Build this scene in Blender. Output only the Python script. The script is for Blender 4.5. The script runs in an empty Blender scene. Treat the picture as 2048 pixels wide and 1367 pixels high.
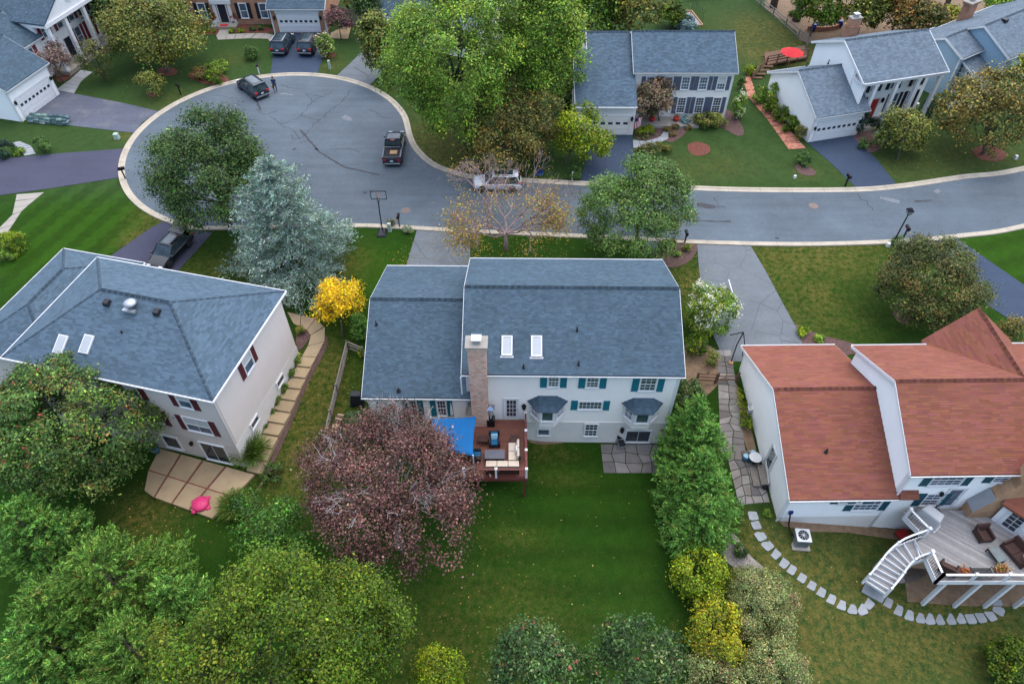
import bpy, bmesh, math, random
import numpy as np
from mathutils import Vector, Matrix

# ------------------------------------------------------------------ camera, world, sun, exposure
SC = bpy.context.scene
COL = SC.collection
CAM_H, PITCH, FPX = 42.0, math.radians(47.8), 1420.0
cd = bpy.data.cameras.new('camera'); cam = bpy.data.objects.new('camera', cd); COL.objects.link(cam)
cam.location = (0, 0, CAM_H); cam.rotation_euler = (math.radians(90) - PITCH, 0, 0)
cd.sensor_width = 36.0; cd.lens = FPX / 2048 * 36.0; cd.clip_start = 0.5; cd.clip_end = 3000
SC.camera = cam
SUN_AZ, SUN_EL = math.radians(30), math.radians(69)      # azimuth clockwise from +Y
w = bpy.data.worlds.new('World'); SC.world = w; w.use_nodes = True
nt = w.node_tree; nt.nodes.clear()
sk = nt.nodes.new('ShaderNodeTexSky'); sk.sky_type = 'NISHITA'; sk.sun_disc = False
sk.sun_elevation = SUN_EL; sk.sun_rotation = SUN_AZ; sk.air_density = 1.0; sk.dust_density = 2.0; sk.ozone_density = 1.0
bg = nt.nodes.new('ShaderNodeBackground'); bg.inputs[1].default_value = 0.15
wo = nt.nodes.new('ShaderNodeOutputWorld'); nt.links.new(sk.outputs[0], bg.inputs[0]); nt.links.new(bg.outputs[0], wo.inputs[0])
sd = bpy.data.lights.new('sun', 'SUN'); sd.energy = 1.5; sd.angle = math.radians(112); sd.color = (1.0, 0.97, 0.93)
sun = bpy.data.objects.new('sun', sd); COL.objects.link(sun)
dv = Vector((math.sin(SUN_AZ) * math.cos(SUN_EL), math.cos(SUN_AZ) * math.cos(SUN_EL), math.sin(SUN_EL)))
sun.rotation_euler = dv.to_track_quat('Z', 'Y').to_euler(); sun.location = dv * 200
vs = SC.view_settings; vs.view_transform = 'Standard'; vs.look = 'None'; vs.gamma = 1.0; vs.exposure = 1.23; vs.use_curve_mapping = False
try: SC.cycles.max_bounces = 6; SC.cycles.diffuse_bounces = 2; SC.cycles.transparent_max_bounces = 6
except Exception: pass

# ------------------------------------------------------------------ survey helpers: pixel rays of the photograph to real places
_c, _s = math.cos(PITCH), math.sin(PITCH)
def ray(px, py):
    u = (px - 1024) / FPX; v = (py - 683.5) / FPX
    return np.array([u, _c - v * _s, -_s - v * _c])
def at(px, py, z):
    d = ray(px, py); t = (z - CAM_H) / d[2]
    return Vector((d[0] * t, d[1] * t, z))
def proj(x, y, z):
    h = CAM_H - z; zc = y * _c + h * _s
    return 1024 + FPX * x / zc, 683.5 + FPX * (h * _c - y * _s) / zc, FPX / zc
def zabove(x, y, py):
    lo, hi = -3.0, 36.0
    for _ in range(50):
        m = (lo + hi) / 2
        if proj(x, y, m)[1] > py: lo = m
        else: hi = m
    return m
def sstep(a, b, x):
    t = min(1, max(0, (x - a) / (b - a))); return t * t * (3 - 2 * t)
def G(x, y):                                              # terrain height
    m = 2.0 * sstep(25, 41, y)
    if y < 15: r = 0.0
    elif y < 21.7: r = (y - 15) / 6.7
    else: r = 1.0 + sstep(21.7, 38, y)
    r -= min(2.0, max(0, x - 16) * .17) * (1 - sstep(23, 32, y))
    k = sstep(12.0, 15.5, x)
    z = m * (1 - k) + r * k
    z += 1.6 * math.exp(-((x + 3.6) / 4.9) ** 4) * math.exp(-((y - 27.0) / 5.2) ** 4) * (1 - k) * (1 - sstep(-1, 2.6, x) * .9)
    z += 0.5 * sstep(80, 92, y)
    return z
def gp(px, py, off=0.0):
    z = 1.0
    for _ in range(30):
        p = at(px, py, z); z = z * .3 + .7 * (G(p.x, p.y) + off)
    p = at(px, py, z); return Vector((p.x, p.y, G(p.x, p.y) + off))

# ------------------------------------------------------------------ object helpers
def tag(o, label=None, cat=None, group=None, kind=None):
    if label: o['label'] = label
    if cat: o['category'] = cat
    if group: o['group'] = group
    if kind: o['kind'] = kind
    return o
def thing(name, label, cat, loc=(0, 0, 0), rz=0.0, group=None, kind=None):
    o = bpy.data.objects.new(name, None); COL.objects.link(o); o.empty_display_size = .3
    o.location = loc; o.rotation_euler = (0, 0, rz)
    return tag(o, label, cat, group, kind)
def link(name, me, parent=None, mtx=None):
    o = bpy.data.objects.new(name, me); COL.objects.link(o)
    if parent is not None: o.parent = parent
    if mtx is not None: o.matrix_local = mtx
    return o
def rot(a, loc=(0, 0, 0)): return Matrix.Translation(Vector(loc)) @ Matrix.Rotation(a, 4, 'Z')
def copy_tree(o, parent=None):
    c = o.copy(); COL.objects.link(c); c.parent = parent
    for ch in list(o.children): copy_tree(ch, c)
    return c

class MB:
    def __init__(s): s.v = []; s.f = []; s.t = []; s.cur = 1.0
    def poly(s, pts, t=None):
        n = len(s.v); s.v.extend([tuple(p) for p in pts]); s.f.append(tuple(range(n, n + len(pts)))); s.t.append(s.cur if t is None else t)
    def hexa(s, p, t=None):                               # 8 corners: bottom 4 ccw, top 4 ccw
        n = len(s.v); s.v.extend([tuple(q) for q in p])
        for q in ((3, 2, 1, 0), (4, 5, 6, 7), (0, 1, 5, 4), (1, 2, 6, 5), (2, 3, 7, 6), (3, 0, 4, 7)):
            s.f.append(tuple(n + i for i in q)); s.t.append(s.cur if t is None else t)
    def box(s, x0, y0, z0, x1, y1, z1, t=None):
        s.hexa([(x0, y0, z0), (x1, y0, z0), (x1, y1, z0), (x0, y1, z0), (x0, y0, z1), (x1, y0, z1), (x1, y1, z1), (x0, y1, z1)], t)
    def obox(s, m, sx, sy, sz, t=None):                   # box centred on matrix m
        c = [m @ Vector((x * sx / 2, y * sy / 2, z * sz / 2)) for z in (-1, 1) for x, y in ((-1, -1), (1, -1), (1, 1), (-1, 1))]
        s.hexa(c, t)
    def beam(s, a, b, w, h, t=None):                      # rectangular bar from a to b
        a, b = Vector(a), Vector(b); d = b - a; L = d.length
        if L < 1e-5: return
        z = d / L; up = Vector((0, 0, 1)) if abs(z.z) < .95 else Vector((0, 1, 0))
        x = up.cross(z).normalized(); y = z.cross(x)
        m = Matrix((x, y, z)).transposed().to_4x4(); m.translation = (a + b) / 2
        s.obox(m, w, h, L, t)
    def prism(s, pts, z0, z1, t=None):                    # xy polygon (ccw) extruded
        n = len(pts); b = len(s.v)
        s.v.extend([(p[0], p[1], z0) for p in pts] + [(p[0], p[1], z1) for p in pts])
        tt = s.cur if t is None else t
        s.f.append(tuple(b + i for i in reversed(range(n)))); s.f.append(tuple(b + n + i for i in range(n))); s.t += [tt, tt]
        for i in range(n):
            j = (i + 1) % n; s.f.append((b + i, b + j, b + n + j, b + n + i)); s.t.append(tt)
    def sweep(s, pts, d, t=None):                         # 3d polygon extruded by vector d
        n = len(pts); b = len(s.v); d = Vector(d)
        s.v.extend([tuple(p) for p in pts] + [tuple(Vector(p) + d) for p in pts])
        tt = s.cur if t is None else t
        s.f.append(tuple(b + i for i in range(n))); s.f.append(tuple(b + n + i for i in reversed(range(n)))); s.t += [tt, tt]
        for i in range(n):
            j = (i + 1) % n; s.f.append((b + j, b + i, b + n + i, b + n + j)); s.t.append(tt)
    def tube(s, path, rad, n=6, t=None, cap=True):
        path = [Vector(p) for p in path]; m = len(path)
        if not hasattr(rad, '__len__'): rad = [rad] * m
        b = len(s.v); tt = s.cur if t is None else t; prev = None
        for i, p in enumerate(path):
            d = (path[min(i + 1, m - 1)] - path[max(i - 1, 0)])
            d = d.normalized() if d.length > 1e-6 else Vector((0, 0, 1))
            if prev is None:
                up = Vector((0, 0, 1)) if abs(d.z) < .9 else Vector((1, 0, 0)); x = up.cross(d).normalized()
            else: x = (prev - d * prev.dot(d)).normalized()
            prev = x; y = d.cross(x)
            for k in range(n):
                a = 2 * math.pi * k / n; s.v.append(tuple(p + (x * math.cos(a) + y * math.sin(a)) * rad[i]))
        for i in range(m - 1):
            for k in range(n):
                k2 = (k + 1) % n; s.f.append((b + i * n + k, b + i * n + k2, b + (i + 1) * n + k2, b + (i + 1) * n + k)); s.t.append(tt)
        if cap:
            s.f.append(tuple(b + k for k in reversed(range(n)))); s.f.append(tuple(b + (m - 1) * n + k for k in range(n))); s.t += [tt, tt]
    def lathe(s, prof, n=12, c=(0, 0, 0), t=None):        # profile [(r,z)...] about vertical axis
        s.tube([(c[0], c[1], c[2] + z) for r, z in prof], [max(r, 1e-3) for r, z in prof], n, t) if False else s._lathe(prof, n, c, t)
    def _lathe(s, prof, n, c, t):
        b = len(s.v); tt = s.cur if t is None else t
        for r, z in prof:
            for k in range(n):
                a = 2 * math.pi * k / n; s.v.append((c[0] + r * math.cos(a), c[1] + r * math.sin(a), c[2] + z))
        m = len(prof)
        for i in range(m - 1):
            for k in range(n):
                k2 = (k + 1) % n; s.f.append((b + i * n + k, b + i * n + k2, b + (i + 1) * n + k2, b + (i + 1) * n + k)); s.t.append(tt)
        s.f.append(tuple(b + k for k in reversed(range(n)))); s.f.append(tuple(b + (m - 1) * n + k for k in range(n))); s.t += [tt, tt]
    def mesh(s, name, mat, smooth=False):
        me = bpy.data.meshes.new(name); me.from_pydata(s.v, [], s.f); me.materials.append(MT[mat] if isinstance(mat, str) else mat)
        if True:
            at_ = me.attributes.new('tint', 'FLOAT_COLOR', 'FACE')
            arr = np.ones((len(s.f), 4), 'f')
            for i, x in enumerate(s.t):
                arr[i, :3] = x
            at_.data.foreach_set('color', arr.ravel())
        if smooth: me.shade_smooth()
        me.update(); return me
    def build(s, name, mat, parent=None, mtx=None, smooth=False, bevel=0.0):
        o = link(name, s.mesh(name, mat, smooth), parent, mtx)
        if bevel:
            b = o.modifiers.new('bevel', 'BEVEL'); b.width = bevel; b.segments = 2; b.limit_method = 'ANGLE'
        return o

# ------------------------------------------------------------------ materials
MT = {}
def nmat(name):
    m = bpy.data.materials.new(name); m.use_nodes = True; MT[name] = m
    return m, m.node_tree, m.node_tree.nodes['Principled BSDF']
def N(nt, typ, **kw):
    n = nt.nodes.new(typ)
    for k, v in kw.items():
        if k.startswith('i_'): n.inputs[k[2:].replace('_', ' ')].default_value = v
        else: setattr(n, k, v)
    return n
def noise(nt, scale, detail=4, rough=.6, vec=None):
    n = N(nt, 'ShaderNodeTexNoise'); n.inputs['Scale'].default_value = scale; n.inputs['Detail'].default_value = detail; n.inputs['Roughness'].default_value = rough
    if vec: nt.links.new(vec, n.inputs['Vector'])
    return n.outputs['Fac']
def mul(nt, a, b, fac=1.0, mode='MULTIPLY'):
    n = N(nt, 'ShaderNodeMix', data_type='RGBA', blend_type=mode)
    for sck, val in ((n.inputs[0], fac), (n.inputs[6], a), (n.inputs[7], b)):
        if hasattr(val, 'node'): nt.links.new(val, sck)
        elif hasattr(val, '__len__'): sck.default_value = (*val, 1)[:4]
        else: sck.default_value = val
    return n.outputs[2]
def ramp(nt, fac, stops):
    r = N(nt, 'ShaderNodeValToRGB'); e = r.color_ramp.elements
    while len(e) < len(stops): e.new(.5)
    for i, (p, c) in enumerate(stops):
        e[i].position = p; e[i].color = (*c, 1) if hasattr(c, '__len__') else (c, c, c, 1)
    nt.links.new(fac, r.inputs[0]); return r.outputs[0]
def attr(nt, name):
    a = N(nt, 'ShaderNodeAttribute'); a.attribute_name = name; return a
def M(name, col, rough=.75, var=.18, scale=3.0, fine=60.0, bump=.15, metal=0.0, tint=False, spec=.25, dirt=None):
    m, nt, b = nmat(name)
    tc = N(nt, 'ShaderNodeTexCoord').outputs['Object']
    c = col
    if var:
        c = mul(nt, col, ramp(nt, noise(nt, scale, 5, .65, tc), [(.25, 1 - var), (.75, 1 + var)]))
        c = mul(nt, c, ramp(nt, noise(nt, fine, 2, .6, tc), [(.3, 1 - var * .6), (.7, 1 + var * .6)]))
    if dirt:
        c = mul(nt, c, dirt, ramp(nt, noise(nt, scale * .35, 6, .7, tc), [(.52, 0.0), (.72, .8)]), 'MIX')
    if tint: c = mul(nt, c, attr(nt, 'tint').outputs['Color'])
    if hasattr(c, 'node'): nt.links.new(c, b.inputs['Base Color'])
    else: b.inputs['Base Color'].default_value = (*c, 1)
    b.inputs['Roughness'].default_value = rough; b.inputs['Metallic'].default_value = metal; b.inputs['Specular IOR Level'].default_value = spec
    if bump:
        bp = N(nt, 'ShaderNodeBump'); bp.inputs['Strength'].default_value = bump; bp.inputs['Distance'].default_value = .02
        nt.links.new(noise(nt, fine, 3, .6, tc), bp.inputs['Height']); nt.links.new(bp.outputs[0], b.inputs['Normal'])
    return m
def brickmat(name, c1, c2, mortar, scale=1.0):
    m, nt, b = nmat(name); tc = N(nt, 'ShaderNodeTexCoord'); sp = N(nt, 'ShaderNodeSeparateXYZ'); nt.links.new(tc.outputs['Object'], sp.inputs[0])
    ad = N(nt, 'ShaderNodeMath', operation='ADD'); nt.links.new(sp.outputs[0], ad.inputs[0]); nt.links.new(sp.outputs[1], ad.inputs[1])
    cb = N(nt, 'ShaderNodeCombineXYZ'); nt.links.new(ad.outputs[0], cb.inputs[0]); nt.links.new(sp.outputs[2], cb.inputs[1])
    br = N(nt, 'ShaderNodeTexBrick'); nt.links.new(cb.outputs[0], br.inputs['Vector'])
    br.inputs['Color1'].default_value = (*c1, 1); br.inputs['Color2'].default_value = (*c2, 1); br.inputs['Mortar'].default_value = (*mortar, 1)
    br.inputs['Scale'].default_value = scale; br.inputs['Brick Width'].default_value = .22; br.inputs['Row Height'].default_value = .075; br.inputs['Mortar Size'].default_value = .008; br.inputs['Bias'].default_value = -.2
    c = mul(nt, br.outputs[0], ramp(nt, noise(nt, 1.2, 5, .7, tc.outputs['Object']), [(.3, .78), (.7, 1.2)]))
    nt.links.new(c, b.inputs['Base Color']); b.inputs['Roughness'].default_value = .9; b.inputs['Specular IOR Level'].default_value = .15
    bp = N(nt, 'ShaderNodeBump'); bp.inputs['Strength'].default_value = .5; bp.inputs['Distance'].default_value = .01; bp.invert = True
    nt.links.new(br.outputs['Fac'], bp.inputs['Height']); nt.links.new(bp.outputs[0], b.inputs['Normal'])
def leafmat(name, trans=.16, rough=.55):
    m, nt, b = nmat(name); a = attr(nt, 'tint').outputs['Color']
    nt.links.new(a, b.inputs['Base Color']); b.inputs['Roughness'].default_value = rough; b.inputs['Specular IOR Level'].default_value = .25
    tr = N(nt, 'ShaderNodeBsdfTranslucent'); nt.links.new(mul(nt, a, (1.25, 1.2, .7)), tr.inputs[0])
    mx = N(nt, 'ShaderNodeMixShader'); mx.inputs[0].default_value = trans
    nt.links.new(b.outputs[0], mx.inputs[1]); nt.links.new(tr.outputs[0], mx.inputs[2]); nt.links.new(mx.outputs[0], nt.nodes['Material Output'].inputs[0])
def asphalt(name, col, var=.12, crack=0.0, patch=None):
    m, nt, b = nmat(name); tc = N(nt, 'ShaderNodeTexCoord').outputs['Object']
    c = mul(nt, col, ramp(nt, noise(nt, .16, 6, .62, tc), [(.3, 1 - var), (.7, 1 + var)]))
    mp = N(nt, 'ShaderNodeMapping'); mp.inputs['Scale'].default_value = (.12, 1.1, 1); nt.links.new(tc, mp.inputs[0])
    c = mul(nt, c, ramp(nt, noise(nt, 1.0, 5, .6, mp.outputs[0]), [(.3, 1 - var * .5), (.7, 1 + var * .45)]))
    c = mul(nt, c, ramp(nt, noise(nt, 45, 3, .7, tc), [(.25, .78), (.8, 1.22)]))
    c = mul(nt, c, ramp(nt, noise(nt, 3.1, 6, .75, tc), [(.3, .92), (.7, 1.09)]))
    if patch: c = mul(nt, c, patch, ramp(nt, noise(nt, .45, 6, .7, tc), [(.5, 0.0), (.75, .75)]), 'MIX')
    if crack:
        v = N(nt, 'ShaderNodeTexVoronoi', feature='DISTANCE_TO_EDGE'); v.inputs['Scale'].default_value = .32
        mv = mul(nt, tc, N(nt, 'ShaderNodeTexNoise', i_Scale=1.4, i_Detail=5.0).outputs['Color'], .12, 'ADD'); nt.links.new(mv, v.inputs['Vector'])
        k = ramp(nt, v.outputs['Distance'], [(.0, 1 - crack), (.012, 1.0)]); c = mul(nt, c, k)
    nt.links.new(c, b.inputs['Base Color']); b.inputs['Roughness'].default_value = .85; b.inputs['Specular IOR Level'].default_value = .22
    bp = N(nt, 'ShaderNodeBump'); bp.inputs['Strength'].default_value = .3; bp.inputs['Distance'].default_value = .01
    nt.links.new(noise(nt, 70, 2, .5, tc), bp.inputs['Height']); nt.links.new(bp.outputs[0], b.inputs['Normal'])
def glassmat(name, col, rough=.06):
    m, nt, b = nmat(name); tc = N(nt, 'ShaderNodeTexCoord').outputs['Object']
    c = mul(nt, col, ramp(nt, noise(nt, 1.6, 3, .5, tc), [(.3, .5), (.7, 1.6)])); nt.links.new(c, b.inputs['Base Color'])
    b.inputs['Roughness'].default_value = rough; b.inputs['Specular IOR Level'].default_value = .6

M('shingle_slate', (.054, .086, .112), .92, .12, .5, 90, .4, tint=True)
M('shingle_grey', (.070, .108, .142), .92, .12, .6, 90, .4, tint=True)
M('shingle_light', (.112, .146, .176), .92, .12, .6, 90, .4, tint=True)
M('shingle_red', (.198, .070, .043), .92, .12, .35, 90, .4, tint=True)
M('siding_cream', (.85, .80, .74), .6, .05, .5, 30, .05)
M('siding_warm', (.62, .55, .50), .6, .05, .5, 30, .05)
M('siding_white', (.86, .86, .84), .55, .05, .5, 30, .05)
M('siding_offwhite', (.78, .74, .68), .6, .05, .5, 30, .05)
M('siding_blue', (.28, .40, .49), .55, .06, .5, 30, .05)
M('masonry_paint', (.70, .66, .62), .8, .08, .8, 25, .25)
M('white_trim', (.70, .70, .70), .45, .05, 2, 40, .03)
M('white_dirty', (.58, .58, .58), .5, .12, 2, 40, .03)
M('teal_paint', (.012, .16, .20), .5, .1, 4, 60, .05)
M('deep_teal_paint', (.015, .075, .10), .5, .1, 4, 60, .05)
M('maroon_paint', (.10, .022, .026), .5, .1, 4, 60, .05)
M('red_maroon_paint', (.20, .025, .045), .5, .1, 4, 60, .05)
M('grey_blue_paint', (.10, .115, .155), .5, .1, 4, 60, .05)
M('navy_paint', (.018, .02, .032), .5, .1, 4, 60, .05)
M('red_paint', (.42, .03, .03), .45, .1, 4, 60, .03)
M('black_metal', (.012, .013, .016), .4, .1, 4, 60, .03, metal=.4)
M('dark_plastic', (.02, .022, .026), .5, .15, 4, 60, .05)
M('grey_metal', (.30, .31, .33), .4, .1, 4, 60, .03, metal=.7)
M('galvanised', (.40, .42, .44), .45, .15, 4, 60, .03, metal=.6)
M('concrete', (.30, .275, .235), .9, .13, 1.2, 40, .3, dirt=(.30, .26, .22))
M('kerb_concrete', (.40, .35, .275), .9, .16, .9, 30, .35, dirt=(.24, .21, .17))
M('aggregate', (.36, .27, .165), .92, .14, 1.0, 55, .5, dirt=(.26, .2, .13), tint=True)
M('brick_strip', (.18, .06, .045), .9, .2, 4, 50, .3)
M('flagstone', (.20, .18, .165), .9, .2, 1.6, 30, .4, tint=True)
M('bluestone', (.27, .285, .295), .85, .12, 2.5, 40, .3, tint=True)
M('mulch', (.105, .062, .055), .98, .45, 5, 26, 1.0)
M('mulch_red', (.14, .05, .035), .98, .4, 5, 26, 1.0)
M('soil', (.20, .135, .085), .98, .3, 3, 26, .8)
M('gravel', (.28, .25, .235), .95, .4, 6, 30, 1.0)
M('deck_red', (.155, .058, .040), .55, .16, 3, 50, .15, tint=True)
M('deck_grey', (.265, .255, .25), .7, .14, 3, 50, .15, tint=True)
M('rail_red', (.13, .036, .034), .5, .12, 3, 50, .1)
M('wood_weathered', (.20, .175, .15), .9, .25, 5, 40, .5)
M('wood_rail_brown', (.15, .085, .055), .85, .25, 5, 40, .5)
M('wood_tan', (.40, .24, .12), .75, .2, 4, 40, .3)
M('log_bark', (.12, .075, .055), .95, .3, 6, 40, .7)
M('log_end', (.42, .30, .20), .9, .2, 8, 60, .3)
M('bark', (.105, .085, .07), .95, .3, 4, 30, .8)
M('bark_pale', (.33, .29, .285), .9, .2, 4, 30, .5)
M('bark_pink', (.27, .19, .185), .9, .2, 4, 30, .4)
M('wicker_brown', (.062, .032, .026), .7, .25, 12, 90, .8)
M('wicker_dark', (.02, .02, .026), .7, .25, 12, 90, .6)
M('cushion_beige', (.52, .44, .35), .9, .08, 3, 50, .2)
M('cushion_white', (.68, .67, .64), .9, .06, 3, 50, .2)
M('cushion_blue', (.012, .10, .20), .85, .12, 3, 50, .2)
M('cushion_sky', (.28, .46, .55), .85, .3, 9, 50, .2)
M('sail_blue', (.003, .105, .29), .75, .08, 1.4, 70, .15)
M('umbrella_red', (.52, .03, .035), .8, .1, 2, 60, .1)
M('pink_plastic', (.62, .045, .16), .35, .06, 3, 60, .02)
M('tarp_silver', (.42, .42, .41), .5, .12, 2, 20, .4)
M('table_slate', (.12, .125, .15), .5, .15, 6, 60, .1)
M('terracotta_red', (.42, .03, .03), .5, .1, 3, 50, .05)
M('blue_glaze', (.06, .14, .24), .3, .1, 3, 50, .02)
M('cobalt_glaze', (.015, .03, .16), .25, .1, 3, 50, .02)
M('green_box', (.36, .45, .38), .6, .08, 3, 50, .05)
M('green_box_dark', (.10, .16, .14), .6, .12, 3, 50, .05)
m_, nt_, b_ = nmat('plastic_bag'); oi_ = N(nt_, 'ShaderNodeObjectInfo'); nt_.links.new(mul(nt_, ramp(nt_, oi_.outputs['Random'], [(.0, (.02, .05, .06)), (.45, (.05, .10, .10)), (.7, (.16, .24, .20)), (1.0, (.42, .46, .44))]), ramp(nt_, noise(nt_, 5, 4, .7, N(nt_, 'ShaderNodeTexCoord').outputs['Object']), [(.35, .5), (.65, 1.6)])), b_.inputs['Base Color']); b_.inputs['Roughness'].default_value = .35
M('iron_cover', (.17, .13, .115), .7, .25, 12, 60, .5)
M('crack_seal', (.028, .030, .036), .8, .25, 6, 50, .2)
M('skid_mark', (.05, .052, .058), .85, .3, 3, 40, .2)
M('pale_scuff', (.15, .165, .18), .85, .3, 5, 40, .2)
M('shade_cloth', (.55, .56, .56), .8, .06, 2, 20, .05)
M('curtain', (.50, .50, .48), .8, .1, 6, 30, .1)
M('car_black', (.008, .009, .012), .22, .0, bump=0, spec=.6)
M('car_navy', (.012, .022, .035), .22, .0, bump=0, spec=.6)
M('car_white', (.62, .63, .65), .25, .04, 2, 40, .0, spec=.5)
M('tyre', (.013, .013, .014), .85, .1, 5, 60, .2)
M('alloy', (.38, .39, .41), .3, .05, 5, 60, .0, metal=.8)
M('chrome', (.55, .56, .58), .15, .0, bump=0, metal=1.0)
M('lamp_red', (.45, .012, .02), .2, .0, bump=0, spec=.6)
M('lamp_clear', (.62, .63, .65), .15, .0, bump=0, spec=.6)
M('plate_white', (.66, .67, .68), .4, .0, bump=0)
M('frosted_glass', (.36, .38, .40), .3, .05, 2, 30, .0)
M('hoop_orange', (.50, .12, .03), .5, .0, bump=0)
M('skin', (.36, .19, .13), .6, .06, 8, 60, .0)
M('hair_dark', (.012, .010, .010), .6, .1, 20, 90, .1)
M('shirt_sky', (.16, .38, .55), .85, .08, 8, 60, .1)
M('shirt_navy', (.012, .025, .085), .85, .08, 8, 60, .1)
M('denim', (.02, .05, .13), .9, .15, 12, 60, .2)
M('paper_bag', (.42, .24, .10), .85, .1, 6, 40, .2)
M('flag_red', (.42, .03, .05), .8, .05, 5, 50, .05)
M('flag_white', (.66, .64, .64), .8, .05, 5, 50, .05)
M('flag_blue', (.02, .03, .12), .8, .05, 5, 50, .05)
M('dark_interior', (.02, .022, .025), .8, .2, 3, 40, .0)
brickmat('brick_orange', (.40, .175, .085), (.33, .13, .07), (.42, .36, .30))
brickmat('brick_tan', (.44, .24, .12), (.36, .19, .10), (.42, .34, .26))
brickmat('brick_red', (.32, .085, .06), (.25, .07, .05), (.34, .28, .25))
M('brick_pinkish', (.70, .49, .39), .92, .16, 2, 60, .35, tint=True)
M('mortar', (.58, .48, .41), .95, .1, 3, 60, .3)
leafmat('leaf'); leafmat('needle', .06, .7); leafmat('petal', .25, .7); leafmat('dry_leaf', .15, .8)
asphalt('asphalt_road', (.090, .113, .133), .2)
asphalt('asphalt_old', (.124, .140, .152), .16, .35)
asphalt('asphalt_dark', (.036, .054, .088), .12)
asphalt('asphalt_purple', (.055, .056, .085), .12)
asphalt('asphalt_worn', (.088, .096, .125), .18, 0, (.16, .16, .16))
m_, nt_, b_ = nmat('clear_glass'); tr_ = N(nt_, 'ShaderNodeBsdfTransparent'); mx_ = N(nt_, 'ShaderNodeMixShader'); mx_.inputs[0].default_value = .18; b_.inputs['Base Color'].default_value = (.5, .55, .58, 1); b_.inputs['Roughness'].default_value = .1
nt_.links.new(tr_.outputs[0], mx_.inputs[1]); nt_.links.new(b_.outputs[0], mx_.inputs[2]); nt_.links.new(mx_.outputs[0], nt_.nodes['Material Output'].inputs[0])
glassmat('glass_dark', (.03, .04, .05)); glassmat('glass_green', (.05, .085, .08)); glassmat('glass_blue', (.07, .10, .14)); glassmat('car_glass', (.035, .055, .065), .05)
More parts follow.
